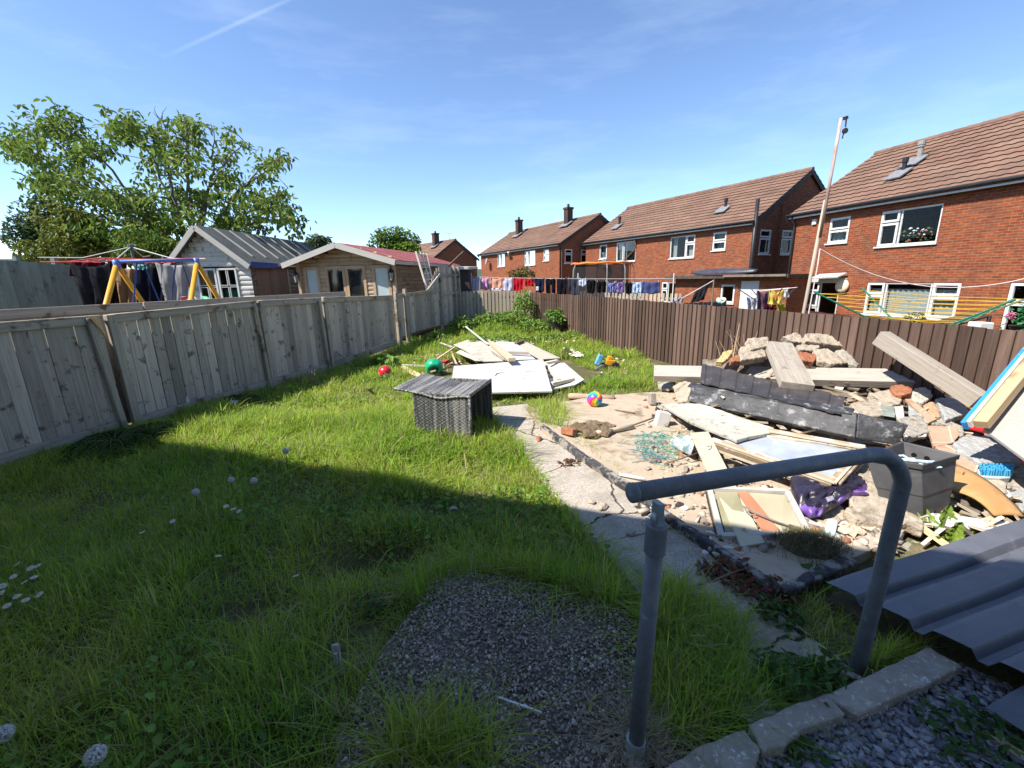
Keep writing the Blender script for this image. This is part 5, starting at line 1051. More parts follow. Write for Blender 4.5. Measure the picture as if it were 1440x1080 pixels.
def tilepiece(label, pts, org, s, lines, lift=.02):
    q = [(org[0]+p[0]/s, org[1]+p[1]/s) for p in pts]; w = P2(q, lift); m = MB(); m.poly(w, .03, up=Vector((-.2, -.7, .8))); t_ = m.build('tile_piece', TILE, bevel=.002); tag(t_, label, 'tile', GS)
    c = sum(w, Vector())/len(w); n_ = (w[1]-w[0]).cross(w[2]-w[0]).normalized(); n_ = n_ if n_.dot(EYE-c) > 0 else -n_
    m = MB()
    for a, b in lines:
        A, B = [PL(org[0]+v[0]/s, org[1]+v[1]/s, c + n_*.004, n_) for v in (a, b)]; m.bar(A, B, .012, .006, up=n_)
    m.build('grout_line', GROUT, t_)
tilepiece('upright pair of terracotta tiles with pale grout lines', [(885, 852), (1195, 862), (1215, 950), (1150, 1030), (960, 1062), (930, 960)], z2, 7.2, [((1108, 862), (1148, 1025)), ((945, 1030), (1180, 1022))], .04)
z6 = (1260, 600)
tilepiece('long strip of terracotta tile behind the black tub', [(425, 200), (640, 205), (935, 400), (882, 520), (690, 400), (520, 300)], z6, 8, [((890, 510), (928, 410)), ((700, 300), (660, 370)), ((560, 205), (700, 290))], .03)
tilepiece('narrow curved tile piece standing right of the grey glass', [(670, 582), (722, 580), (870, 690), (988, 785), (905, 825), (800, 700)], z2, 7.2, [((830, 705), (905, 672))], .02)
stone('large speckled grey slab at the right edge of the heap', [(645, 190), (760, 92), (1150, 112), (1400, 370), (1380, 402), (950, 402), (700, 272)], .13, STG, .10, org=z6, s=8)
stone('crumbling grey slab right of the tile pair', [(905, 830), (1045, 762), (1270, 870), (1262, 950), (1190, 965), (1120, 850)], .09, STN, -.02, org=z2)
stone('rough mortar lump below the blue brush', [(1060, 620), (1180, 540), (1400, 440), (1500, 600), (1480, 720), (1280, 690)], .12, STN, .02, org=z6, s=8, rough=(5, .06, .07))
stone('big pale pitted slab under the bag and the tub', [(680, 508), (760, 168), (1060, 232), (1112, 300), (1180, 520), (1440, 640), (1440, 760), (1280, 690), (1020, 700), (760, 645), (625, 560)], .07, STB, .13, org=(1100, 640))
stone('mossy grey boulder beside the dock leaves', [(1150, 860), (1300, 840), (1440, 900), (1480, 990), (1300, 1010), (1130, 960)], .12, M('stone_mossy', (.28, .27, .23), (.36, .34, .29), scale=9, rough=.95, bump=.8, c3=(.12, .16, .05), s3=7), .0, org=(1100, 640), rough=(5, .04, .1))
stone('flat pale stone on the ground left of the black trough', [(340, 430), (420, 388), (490, 400), (440, 530), (370, 545)], .07, STB, .05, org=(880, 460), s=5.143)
stone('small flat stone under the left end of the long beam', [(230, 392), (350, 386), (352, 412), (300, 445), (232, 442)], .05, STN, .0, org=(880, 460), s=5.143)
m = MB(); a = G(917.5, 569, .06); m.bar(a, a+Vector((0, .03, .145)), .075, .10, up=(0, 1, 0), jit=.006); tag(m.build('broken_brick', STN, bevel=.005), 'grey block standing on end at the edge of the sandy base', 'block', GS)
# more large broken pieces between the named ones
for lab, pts, th, mat in (('pale slab lying between the plastic bag and the planter tub', [(1196, 640), (1228, 632), (1246, 660), (1214, 672)], .06, STB),
    ('grey slab under the near edge of the window sash', [(1086, 742), (1130, 738), (1150, 756), (1104, 766)], .05, STN),
    ('buff slab corner sticking out left of the carton', [(1150, 716), (1180, 708), (1196, 728), (1164, 738)], .05, STB),
    ('grey slab in the gap between the black plank and the tile pair', [(1262, 588), (1296, 580), (1308, 606), (1280, 616)], .06, STN),
    ('buff slab beneath the right end of the ribbed strip', [(1196, 566), (1232, 560), (1246, 582), (1210, 590)], .06, STB),
    ('cool grey slab at the upper right corner of the heap below the beam foot', [(1316, 560), (1352, 556), (1364, 580), (1330, 590)], .07, STG),
    ('cool grey slab edge below the speckled slab at the right', [(1420, 690), (1470, 682), (1490, 714), (1440, 722)], .06, STG),
    ('buff slab standing between the hardboard sheet and the mortar lump', [(1380, 672), (1412, 676), (1420, 694), (1396, 692)], .05, STB)):
    stone(lab, pts, th, mat, .06)
# beams
BEAM = wood('beam_bleached', (.33, .295, .25), (.45, .415, .37), rand=.1, c3=(.19, .16, .125), s3=9, lo3=.6, hi3=.72, bump=.8)
BEAM2 = wood('beam_grey', (.29, .25, .205), (.40, .355, .30), rand=.1, c3=(.15, .12, .085), s3=9, lo3=.58, hi3=.72, bump=.8)
A, B = D(920, 521, 6.05), D(1302, 528, 4.95); m = MB(); ex = (B-A).normalized(); ey = Z.cross(ex).normalized(); up = (Z*.93 - ey*-.36 if ey.y > 0 else Z*.93 + ey*.36).normalized()
up = (Z*.90 + Vector((-.1, -.42, 0))).normalized()
m.bar(A-up*.05, B-up*.05, .26, .10, up=up, jit=.006); tag(m.build('timber_beam', BEAM, bevel=.007, bseg=2, rough=(3, .006, .2)), 'long bleached timber beam lying across the whole heap', 'beam', 'timber beams on the heap')
A, B = D(1094, 485, 5.75), D(1119, 540, 4.72); m = MB(); m.bar(A, B+(B-A)*.06, .33, .09, up=Vector((-.1, -.5, .85)), jit=.006); tag(m.build('timber_beam', BEAM2, bevel=.007, bseg=2, rough=(3, .008, .15)), 'short broad beam leaning across the long beam', 'beam', 'timber beams on the heap')
A, B = D(1238, 474.5, 5.0), D(1379, 565, 4.0); m = MB(); m.bar(A, B, .15, .16, up=Vector((.15, -.5, .85)), jit=.006); tag(m.build('timber_beam', BEAM2, bevel=.006, bseg=2, rough=(3, .007, .15)), 'square diagonal beam propped against the brown fence', 'beam', 'timber beams on the heap')
# black trough pieces
BLK = M('black_trough', (.022, .024, .028), (.05, .052, .058), scale=5, rough=.55, spec=.35, bump=.5, bscale=25, c3=(.24, .24, .24), s3=9, lo3=.56, hi3=.66, dist=.01)
BLK2 = M('black_ribbed', (.035, .034, .037), (.07, .06, .058), scale=5, rough=.6, bump=.3, c3=(.26, .25, .25), s3=10, lo3=.63, hi3=.7)
T0, T1, T2_ = HP(972, 541, .38), HP(1206, 580, .38), HP(1279, 597, .36); L0_, L1_, L2_ = HP(969, 564, .04), HP(1203, 616, -.02), HP(1262, 626, -.02)
m = MB(); m.poly([T0, T1, L1_, L0_], .07, up=Vector((-.3, -1, .4)), lcx=(T1-T0)); m.poly([T1+Vector((.004, 0, 0)), T2_, L2_, L1_+Vector((.004, 0, 0))], .05, up=Vector((-.1, -1, .5)), lcx=(T1-T0)); m.bar(T0+Vector((0, .05, -.01)), T1+Vector((0, .05, -.01)), .12, .02, up=Vector((0, -.4, 1)))
tag(m.build('black_plank', BLK, bevel=.012, bseg=2, rough=(5, .02, .12)), 'long black tarred plank propped on edge across the heap', 'plank')
m = MB(); N = 90; U0, U1 = HP(987, 513, .12), HP(1188, 560, .16); W0, W1 = HP(984, 541, .19), HP(1181, 586, .23); vs = []; nd = (U1-U0).cross(W0-U0).normalized(); nd = nd if nd.y < 0 else -nd
for i in range(N+1):
    t = i/N; s_ = abs(((t*8.0) % 1)-.5)*2; d = .011*min(1, max(0, (s_-.3)*9)); sag = .007*math.sin(t*9)+.004*math.sin(t*31)
    for q in (0, .5, 1): vs.append(U0.lerp(U1, t).lerp(W0.lerp(W1, t), q) + nd*(d + .02*q*q) + Z*sag*(1-q))
m.add(vs, [(3*i+k, 3*i+k+1, 3*i+k+4, 3*i+k+3) for i in range(N) for k in (0, 1)]); tag(m.build('ribbed_sheet', BLK2, solid=.012), 'black ribbed plastic strip standing above the tarred plank', 'sheet')
# boards
CREAM = M('board_weathered', (.39, .37, .305), (.47, .45, .39), scale=5, rough=.85, bump=.4, co='lc', st=(1, 7, 1), c3=(.17, .155, .12), s3=9, lo3=.56, hi3=.66, spec=.1)
def board(name, label, cat, pts, th, mat, lift=0.0, org=None, s=7.2, grp=None, bevel=.003, lcx=None, rough=(4, .012, .08)):
    if org: pts = [(org[0]+p[0]/s, org[1]+p[1]/s) + tuple(p[2:]) for p in pts]
    m = MB(); w = P2(pts, lift); m.poly(w, th, up=Vector((-.1, -.4, .9)), lcx=lcx); return tag(m.build(name, mat, bevel=bevel, rough=rough), label, cat, grp)
b_ = board('flat_board', 'weathered pale board with peeling paint lying left of the black plank', 'board', [(65, 60, .16), (270, 52, .05), (470, 56, .05), (860, 185, .12), (1212, 300, .12), (1195, 348, .12), (960, 388, .15), (832, 422, .15), (380, 245, .22)], .03, CREAM, .06, (920, 560), lcx=Vector((.9, -.9, 0)))
CRM = M('cream_paint', (.46, .42, .30), (.50, .46, .34), scale=3, rough=.6, c3=(.33, .29, .2), s3=6, lo3=.58, hi3=.72)
tp_ = [G(971, 608.5, .31), G(996, 606.5, .31), G(1076, 763, .075), G(1042.5, 768, .075)]
m = MB(); m.poly(tp_, .02, lcx=(tp_[2]-tp_[1])); cb = tag(m.build('cream_plank', CRM, bevel=.002), 'smooth cream painted plank leaning from the heap down to the ground', 'plank')
nrm = (tp_[1]-tp_[0]).cross(tp_[2]-tp_[0]).normalized(); nrm = nrm if nrm.z > 0 else -nrm; c_ = tp_[0]+nrm*.003
m = MB(); q = [PL(920+x/7.2, 560+y/7.2, c_, nrm) for x, y in ((535, 488), (585, 482), (570, 512), (545, 524))]; m.tube(q, .0025, 5); m.build('pencil_mark', M('mark_grey', (.12, .11, .09)), cb)
# old door frame with a grey pane lying on the heap
FRW = wood('frame_peeling', (.27, .19, .12), (.37, .285, .195), rand=.1, c3=(.46, .43, .37), s3=6, lo3=.5, hi3=.56)
FRE = M('edge_cream', (.50, .455, .36), (.43, .38, .30), scale=6, rough=.8)
df = thing('door_frame', 'old wooden frame with a grey pane lying below the black plank', 'frame', HP(1100, 640)); c4 = [HP(1000, 622, .12), HP(1078, 609, .12), HP(1216, 634, .2), HP(1172, 682, .2)]
m = MB(); pr_ = [(c4[0], c4[3]), (c4[1], c4[2]), (c4[3], c4[2])]
for a, b in pr_: m.bar(a, b, .075, .07, up=Vector((-.2, -.4, .9)))
m.build('frame_bar', FRW, df, bevel=.004)
m = MB()
for a, b in pr_: m.bar(a+Vector((-.02, -.035, .033)), b+Vector((-.02, -.035, .033)), .02, .012); m.bar(a+Vector((.0, -.04, -.045)), b+Vector((.0, -.04, -.045)), .012, .02)
m.build('paint_edge', FRE, df)
m = MB(); m.poly([c4[0].lerp(c4[1], .12), c4[1], c4[2], c4[3].lerp(c4[2], .1)], .006); m.build('pane', M('dusty_glass', (.30, .33, .38), (.42, .45, .50), scale=6, rough=.3, spec=.6), df)
board('flat_board', 'thin cream batten lying along the top of the old door frame', 'board', [(1110, 372, .05), (1440, 385, .1), (2120, 470, .12), (2120, 500, .12), (1440, 420, .1)], .03, FRE, .1, (920, 560))
# window sash on the ground
ws = thing('discarded_sash', 'old white window sash with orange and yellow panes lying on the ground', 'window', G(1075, 740)); zb_, zt_ = .07, .20
c4 = [G(998, 688, zt_-.03), G(1106, 692, zt_), G(1137, 751, zb_), G(1014, 755, zb_)]
m = MB()
for a, b in ((c4[0], c4[3]), (c4[3], c4[2]), (c4[2], c4[1]), (c4[1], c4[0])): m.bar(a, b, .035, .04, jit=.003)
m.build('sash_frame', M('sash_white', (.46, .44, .40), (.37, .35, .31), scale=8, rough=.8, c3=(.06, .04, .03), s3=12, lo3=.62, hi3=.68), ws, bevel=.003)
m = MB()
for a, b in ((c4[0], c4[3]), (c4[3], c4[2]), (c4[2], c4[1])): m.bar(a-Z*.03, b-Z*.03, .05, .025)
m.build('sash_edge', M('sash_dark', (.05, .035, .03)), ws)
def onq(u, v): return c4[0].lerp(c4[1], u).lerp(c4[3].lerp(c4[2], u), v)
m = MB(); m.poly([onq(.06, .05), onq(.36, .05), onq(.36, .95), onq(.06, .95)], .006); m.build('pane', M('pane_olive', (.24, .225, .13), (.30, .28, .18), scale=4, rough=.3), ws)
m = MB(); m.poly([onq(.36, .04), onq(.50, .04), onq(.70, .95), onq(.50, .95)], .006); m.build('pane', M('pane_orange', (.38, .155, .08), (.43, .20, .115), scale=3, rough=.35), ws)
m = MB(); m.poly([onq(.505, .04), onq(.95, .08), onq(.96, .95), onq(.705, .95)], .006); m.build('pane', M('pane_yellow', (.34, .30, .195), (.42, .385, .28), scale=2.5, rough=.3), ws)
m = MB(); q = [onq(.33, .52)+Z*.035, onq(.40, .66)+Z*.035, onq(.50, .63)+Z*.03, onq(.36, .5)+Z*.04]; m.tube([onq(.33, .5)+Z*.045, onq(.45, .60)+Z*.035, onq(.7, .80)+Z*.02, onq(.88, .93)+Z*.018], .006, 6); m.tube([onq(.34, .53)+Z*.04, onq(.40, .68)+Z*.035, onq(.46, .66)+Z*.035], .005, 6); m.tube([onq(.80, .88)+Z*.022, onq(.90, .95)+Z*.02], .013, 7)
tag(m.build('bent_rod', M('rod_rusty', (.30, .27, .24), (.10, .07, .06), scale=7, rough=.6)), 'bent metal rod with a dark end lying on the window panes', 'rod')
m = MB(); a = G(1078, 762, .02); m.bar(a, a+Vector((.2, -.0, 0)), .1, .03, jit=.01); tag(m.build('broken_tile', M('tile_red', (.26, .09, .07), (.34, .14, .11))), 'dull red tile under the corner of the window sash', 'tile')
# bag
def blob(name, label, cat, pts, mats, th, seed, lift=.1, colr=None, rings=16):
    w = P2(pts, lift); c = sum(w, Vector())/len(w); n = len(w); m = MB(); M_ = 90; vs = []; nrm = Vector((-.15, -.55, .82)).normalized()
    def rim(a): t = a*n; i = int(t) % n; f = t-int(t); return w[i].lerp(w[(i+1) % n], f)
    for j in range(rings+1):
        r = 1-j/rings
        for k in range(M_):
            p = c.lerp(rim(k/M_), r); hgt = th*(1-r**2.2)**.6
            d = mnoise.noise(p*9+Vector((seed, 0, 0)))*.05 + abs(mnoise.noise(p*19+Vector((seed, 3, 0))))*.05 - abs(mnoise.noise(p*38+Vector((seed, 5, 0))))*.022; fold = .018*math.sin(k/M_*6.28*9+seed+3*r)*r
            vs.append(p + nrm*(hgt + (d+fold)*(1 if r < .98 else .5)))
    for k in range(M_): p = c.lerp(rim(k/M_), .96); vs.append(p - nrm*.05)
    fs = []
    for j in range(rings):
        for k in range(M_): q = (k+1) % M_; fs.append((j*M_+k, j*M_+q, (j+1)*M_+q, (j+1)*M_+k))
    b0 = (rings+1)*M_
    for k in range(M_): q = (k+1) % M_; fs.append((b0+k, b0+q, q, k))
    m.add(vs, fs); fs.append
    if colr: m.mi = [colr(sum((Vector(m.v[i]) for i in f), Vector())/len(f)) for f in m.f]
    return tag(m.build(name, mats, smooth=True), label, cat)
def px_of(p): v = p-EYE; f = v.dot(_F); return 720+FPX*v.dot(_R)/f, 540+FPX*v.dot(_D)/f
def bagcol(p):
    x, y = px_of(p); X, Y_ = (x-1100)*7.2, (y-640)*7.2
    if 560 < X < 880 and Y_ > 250 and (Y_ > 450-.55*(X-560)): return 1
    if 170 < X < 400 and Y_ > 500+.2*(X-170): return 1
    return 0
bag = blob('plastic_bag', 'crumpled black and purple plastic compost bag under the handrail', 'bag', [(1100+x/7.2, 640+y/7.2) for x, y in ((80, 230), (260, 240), (460, 285), (700, 165), (800, 225), (870, 350), (885, 412), (700, 425), (545, 525), (420, 600), (300, 620), (190, 540), (110, 400))], [M('bag_black', (.014, .011, .022), (.028, .022, .045), scale=8, rough=.38, spec=.5), M('bag_purple', (.13, .06, .28), (.20, .11, .38), scale=6, rough=.38, spec=.5)], .07, 4.0, .12, bagcol)
m = MB(); q = [HP(1100+x/7.2, 640+y/7.2, .24) for x, y in ((440, 428), (512, 408), (528, 448), (462, 475))]; m.poly(q, .003, up=(0, -1, 1)); lb = m.build('care_label', M('label_grey', (.3, .28, .33), (.2, .18, .23), scale=60), bag)
# tub
def tub():
    zt, zb = .43, .04; top = [G(1297.5, 653.5, zt), G(1347.5, 639.5, zt), G(1270, 621, zt), G(1219, 640, zt)]
    c = sum(top, Vector())/4; bot = [Vector((c.x+(v.x-c.x)*.72+.01, c.y+(v.y-c.y)*.72-.10, zb)) for v in top]
    mid = [b.lerp(t, .42)*1 for b, t in zip(bot, top)]; mid_i = [m_ + (c-m_)*.035*Vector((1, 1, 0)).length*.0 for m_ in mid]
    m = MB(); L = []
    def ins(q, k, cc): return [Vector((cc.x+(v.x-cc.x)*k, cc.y+(v.y-cc.y)*k, v.z)) for v in q]
    cb_ = sum(bot, Vector())/4; cm = sum(mid, Vector())/4
    loops = [bot, mid, ins([v+Z*.006 for v in mid], 1.03, cm), [v-Z*.035 for v in ins(top, .99, c)], [v-Z*.035 for v in ins(top, 1.05, c)], ins(top, 1.05, c), ins(top, .96, c), ins([v+Z*.03 for v in bot], .93, cb_)]
    vs = [v for l in loops for v in l]; fs = [(0, 3, 2, 1)]
    for i in range(len(loops)-1): fs += [(4*i+k, 4*i+(k+1) % 4, 4*i+4+(k+1) % 4, 4*i+4+k) for k in range(4)]
    e = 4*(len(loops)-1); fs.append((e, e+1, e+2, e+3)); m.add(vs, fs)
    t_ = thing('planter_tub', 'square dark grey plastic planter tub full of scraps', 'tub', Vector((c.x, c.y, zb))); m.build('tub_body', M('tub_grey', (.055, .055, .058), (.085, .085, .088), scale=7, rough=.5, spec=.4, c3=(.16, .155, .15), s3=6, lo3=.6, hi3=.75), t_, bevel=.008, bseg=2)
    m = MB(); nb = (top[1]-top[2]).cross(Z).normalized(); nb = nb if nb.y < 0 else -nb
    for f in (.28, .52): p = top[2].lerp(top[1], f) - Z*.07 + nb*.035; m.lathe(p, [(0, 0), (.016, 0), (.016, .004), (0, .004)], 14, ax=nb)
    a = bot[0].lerp(bot[1], .3)+Z*.05; no_ = (top[1]-top[0]).cross(Z).normalized(); no_ = no_ if no_.y < 0 else -no_; m.lathe(a+no_*.012, [(0, 0), (.01, 0), (.01, .004), (0, .004)], 10, ax=no_)
    m.build('drain_hole_shade', M('hole_shade_black', (.004, .004, .004)), t_)  # black discs laid on the plastic for the shade inside the holes
    m = MB(); q = ins([Vector((v.x, v.y, .33)) for v in top], .9, c); m.poly(q, .02); m2 = m.build('compost', M('compost', (.03, .025, .022), (.06, .05, .04), scale=20, rough=1), None, rough=(4, .03, .06)); tag(m2, 'dark compost filling the grey planter tub', 'compost')
    m = MB()
    for k in range(26): a = c + Vector((random.uniform(-.15, .13), random.uniform(-.13, .13), -.075+random.uniform(0, .02))); m.bar(a, a+Vector((random.uniform(-.06, .06), random.uniform(-.05, .05), .01)), .02, .004)
    m.bar(top[3].lerp(c, .3)-Z*.02, top[0].lerp(top[1], .25)-Z*.0, .02, .012)
    o = m.build('paper_scraps', M('scraps_blue_white', (.30, .55, .68), (.65, .66, .66), scale=15, lo=.45, hi=.55)); kind(o, 'stuff'); tag(o, 'pale blue and white scraps lying on top of the planter tub', 'scraps')
tub()
# curved chipboard, white plank and the rest of the right side
def bent(name, label, cat, q, mat, bow, nx=20, ny=6, th=.015, lift=.05):
    w = P2(q, lift); m = MB(); vs, ls = [], []; n_ = (w[1]-w[0]).cross(w[3]-w[0]).normalized(); n_ = n_ if n_.z > 0 else -n_
    for j in range(ny+1):
        for i in range(nx+1):
            u, v = i/nx, j/ny; p = w[0].lerp(w[1], u).lerp(w[3].lerp(w[2], u), v); vs.append(p + n_*(bow*4*u*(1-u) + .3*bow*4*v*(1-v))); ls.append((u, v, 0))
    m.add(vs, [(j*(nx+1)+i, j*(nx+1)+i+1, (j+1)*(nx+1)+i+1, (j+1)*(nx+1)+i) for j in range(ny) for i in range(nx)], ls); return tag(m.build(name, mat, smooth=True, solid=th), label, cat)
bent('chipboard_sheet', 'curved orange brown hardboard sheet right of the black tub', 'board', [(1344, 654), (1442, 728), (1398, 726), (1329, 690)], M('hardboard', (.40, .215, .08), (.47, .275, .12), scale=6, rough=.75, bump=.3, bscale=90, c3=(.29, .15, .06), s3=5, lo3=.55, hi3=.7), .05)
board('white_plank', 'long white painted plank lying below the hardboard sheet', 'plank', [(1297, 719), (1445, 737), (1500, 745), (1500, 760), (1402, 745), (1345, 743), (1312, 738)], .03, M('white_paint', (.56, .555, .535), (.50, .495, .47), scale=4, rough=.6), .06)
a, b = HP(1267, 721, .12), HP(1333, 768, .08); m = MB(); m.bar(a, b, .035, .025, jit=.002); tag(m.build('wood_strip', wood('pine_strip', (.52, .38, .22), (.62, .48, .30))), 'thin pine strip leaning beside the dock leaves', 'wood')
a, b = HP(1316, 712, .03), HP(1345, 728, .02); m = MB(); m.bar(a, b, .09, .02); tag(m.build('wood_strip', wood('pine_strip', (.52, .38, .22), (.62, .48, .30))), 'short slatted wood piece under the tub corner', 'wood')
# brush
br_ = thing('scrubbing_brush', 'pale grey brush head with bright blue bristles', 'brush', HP(1400, 664)); q = [HP(x, y, .12) for x, y in ((1376, 656), (1395, 651), (1428, 657), (1422, 668), (1408, 669), (1380, 666))]
m = MB(); m.poly([v-Z*.02 for v in q], .05); m.build('brush_head', M('brush_grey', (.50, .55, .52), (.42, .46, .44), scale=8, rough=.5), br_, bevel=.008, bseg=2)
m = MB()
for i in range(11):
    for j in range(5):
        u, v = (i+.5)/11, (j+.5)/5; p = q[0].lerp(q[2], u).lerp(q[5].lerp(q[3], u), v); m.bar(p-Z*.02, p+Vector((random.uniform(-.02, .0), -.005, .035)), .012, .008)
m.build('bristles', M('bristle_blue', (.05, .33, .60), (.08, .42, .68), scale=20, rough=.6), br_)
# grey board with the wooden, blue and red edges
pn = thing('upholstered_base', 'upturned grey panel with wooden, blue and red edges at the right side', 'panel', HP(1430, 640))
YP = 3.15; q = [D(1383, 603, 3.2), D(1470, 492, 3.6), D(1600, 560, 3.1), D(1450, 652, 2.75)]
m = MB(); m.poly(q, .02, up=Vector((-.4, -.8, .5))); m.build('panel', M('panel_fabric', (.30, .30, .275), (.36, .36, .33), scale=60, rough=.95, bump=.3, c3=(.32, .32, .29), s3=3), pn)
n_ = (q[1]-q[0]).cross(q[3]-q[0]).normalized(); n_ = n_ if n_.y < 0 else -n_
m = MB(); a, b = D(1381, 600, 3.15), D(1472, 488, 3.55); m.bar(a+n_*.02, b+n_*.02, .085, .07, up=n_); m.build('wooden_edge', wood('raw_pine', (.38, .26, .145), (.46, .335, .205), c3=(.25, .15, .08)), pn, bevel=.004)
m = MB(); s_ = (b-a).cross(n_).normalized(); s_ = s_ if s_.x < 0 else -s_; m.bar(a+n_*.03+s_*.058+(a-b)*.02, b+n_*.03+s_*.058, .022, .06, up=n_, jit=.002); m.build('white_edge', M('foam_white', (.72, .70, .64), (.6, .57, .5), scale=12), pn)
m = MB(); m.bar(a+n_*.02+s_*.086+(a-b)*.03, b+n_*.02+s_*.086, .03, .07, up=n_, jit=.002); m.build('blue_edge', M('blue_paint', (.03, .22, .58), (.04, .28, .66), scale=8, rough=.5, c3=(.7, .7, .68), s3=14, lo3=.66, hi3=.7), pn)
m = MB(); pts = [HP(1361, 600, .25), HP(1392, 607, .25), HP(1416, 622, .22), HP(1442, 648, .2), HP(1470, 672, .2)]
for i in range(4): m.bar(pts[i], pts[i+1], .05, .035, up=Vector((0, -.6, .8)))
tag(m.build('red_strip', M('red_plastic', (.55, .02, .03), (.45, .02, .025), scale=5, rough=.35), bevel=.008), 'curved red plastic strip under the grey panel', 'strip')
# litter at the foot of the heap
def lit(name, label, cat, pts, th, mat, org, lift=.04, s=7.2): return board(name, label, cat, pts, th, mat, lift, org, s)
z5 = (1100, 640)
WHB = M('white_card', (.53, .525, .50), (.46, .455, .435), scale=5, rough=.8, c3=(.30, .26, .2), s3=8, lo3=.56, hi3=.7)
lit('white_board', 'white board with a torn corner in front of the pitted slab', 'board', [(545, 720), (620, 640), (820, 700), (1005, 742), (945, 930), (880, 930), (720, 850)], .02, WHB, z5)
lit('white_sheet', 'crumpled pinkish white sheet beside the window sash', 'sheet', [(195, 600), (300, 650), (400, 680), (432, 800), (285, 830)], .015, M('pink_white', (.48, .43, .40), (.40, .34, .31), scale=9), z5)
w = P2([(1100+x/7.2, 640+y/7.2) for x, y in ((465, 640), (568, 668), (525, 860), (420, 800))], .1); m = MB(); m.poly(w, .05); tag(m.build('carton', M('pale_blue', (.42, .62, .68), (.50, .68, .72), scale=3, rough=.6), bevel=.004), 'pale blue carton standing beside the turf clod', 'carton')
w = P2([(1100+x/7.2, 640+y/7.2) for x, y in ((575, 930), (720, 875), (785, 925), (640, 985))], .05); m = MB(); m.poly(w, .06); tag(m.build('red_box', M('red_card', (.42, .015, .02), (.32, .012, .015), scale=5, rough=.4), bevel=.006), 'small dark red box at the foot of the heap', 'box')
w = P2([(1100+x/7.2, 640+y/7.2) for x, y in ((540, 830), (650, 845), (640, 910), (540, 890))], .07); m = MB(); m.poly(w, .03); tag(m.build('carton', M('pale_yellow', (.66, .60, .36), (.35, .5, .6), scale=4, lo=.48, hi=.52)), 'little yellow and blue carton above the red box', 'carton')
m = MB(); p = HP(1196, 747, .07); vs = []
for j in range(5):
    for k in range(14): a = 6.2832*k/14; r = .05*(1-j/4.6)*(1+.25*math.sin(k*2.1+j)); vs.append(p+Vector((1.5*r*math.cos(a), r*math.sin(a), .012*j+.01*math.sin(k*3+j))))
m.add(vs, [(j*14+k, j*14+(k+1) % 14, (j+1)*14+(k+1) % 14, (j+1)*14+k) for j in range(4) for k in range(14)]); tag(m.build('crumpled_paper', M('paper_tan', (.60, .48, .36), (.5, .38, .28), scale=20, rough=.9), solid=.004), 'crumpled tan paper lying on the white board', 'paper')
lit('glass_piece', 'grey green broken glass piece behind the black plank', 'glass', [(395, 648), (555, 656), (568, 768), (400, 742)], .008, M('glass_grey_green', (.20, .25, .22), (.30, .34, .31), scale=4, rough=.15, spec=.6), z2, .06)
lit('white_sheet', 'clean white card lying left of the broken glass', 'card', [(165, 636), (430, 610), (398, 742), (215, 742)], .02, WHB, z2, .03)
lit('glass_piece', 'triangular grey glass leaning on the narrow tile piece', 'glass', [(702, 642), (905, 822), (742, 862), (705, 760)], .01, M('glass_grey', (.33, .36, .35), (.42, .45, .44), scale=4, rough=.2, spec=.6), z2, .0)
lit('white_strip', 'pale upright batten left of the triangular glass', 'batten', [(560, 660), (650, 650), (665, 815), (590, 780)], .03, M('batten_grey', (.55, .52, .47), (.44, .40, .36), scale=7), z2, .03)
lit('white_strip', 'pair of white plastic strips below the tile pair', 'strip', [(690, 905), (880, 915), (890, 960), (670, 985), (665, 950)], .03, WHB, z2, .02)
lit('white_sheet', 'crumpled white plastic below the mortar lump', 'sheet', [(1030, 620), (1180, 660), (1400, 820), (1380, 860), (1200, 760)], .02, WHB, z6, .04, 8)
lit('white_strip', 'bundle of white laths above the right end of the black plank', 'strip', [(10, 690), (170, 710), (225, 755), (190, 790), (0, 745)], .04, M('laths', (.66, .62, .54), (.5, .46, .38), scale=9), z2, .05)
# left foot of the heap
m = MB(); a = HP(931, 590, .1); m.bar(a-Vector((.03, .02, .12)), a+Vector((.02, .0, .10)), .13, .11, up=(0, 1, 0), jit=.012); tag(m.build('white_block', WHB, bevel=.006), 'white painted block under the tip of the weathered board', 'block')
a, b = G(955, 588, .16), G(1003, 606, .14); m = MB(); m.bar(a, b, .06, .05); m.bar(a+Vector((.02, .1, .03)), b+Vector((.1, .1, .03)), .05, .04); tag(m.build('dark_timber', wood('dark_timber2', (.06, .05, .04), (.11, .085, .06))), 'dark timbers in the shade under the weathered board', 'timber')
blob('plastic_bag', 'crumpled clear and turquoise plastic bag left of the cream plank', 'bag', [(942, 622), (958, 614), (972, 610), (978, 625), (973, 637), (962, 632), (950, 626)], [M('bag_clear', (.55, .60, .63), (.16, .30, .33), scale=9, rough=.25, spec=.6, lo=.45, hi=.55)], .05, 9.0, .02)
m = MB()
for k in range(60):
    x, y = random.uniform(902, 946), random.uniform(610, 645); p = G(x, y, .07); pts = [p]
    for i in range(5): pts.append(pts[-1]+Vector((random.gauss(0, .05), random.gauss(0, .05), random.gauss(0, .012))))
    for q in pts: q.z = max(.06, min(.13, q.z))
    m.tube(pts, .0025, 4)
o = m.build('garden_netting', M('net_teal', (.02, .20, .17), (.05, .30, .26), scale=9, rough=.5)); tag(o, 'tangle of teal garden netting on the sandy base', 'netting')
m = MB()
for k in range(34):
    x, y = random.uniform(895, 940), random.uniform(622, 652); p = G(x, y, .065); pts = [p]
    for i in range(5): pts.append(pts[-1]+Vector((random.gauss(0, .05), random.gauss(0, .05), random.gauss(0, .01))))
    for q in pts: q.z = max(.06, min(.1, q.z))
    m.tube(pts, .002, 4)
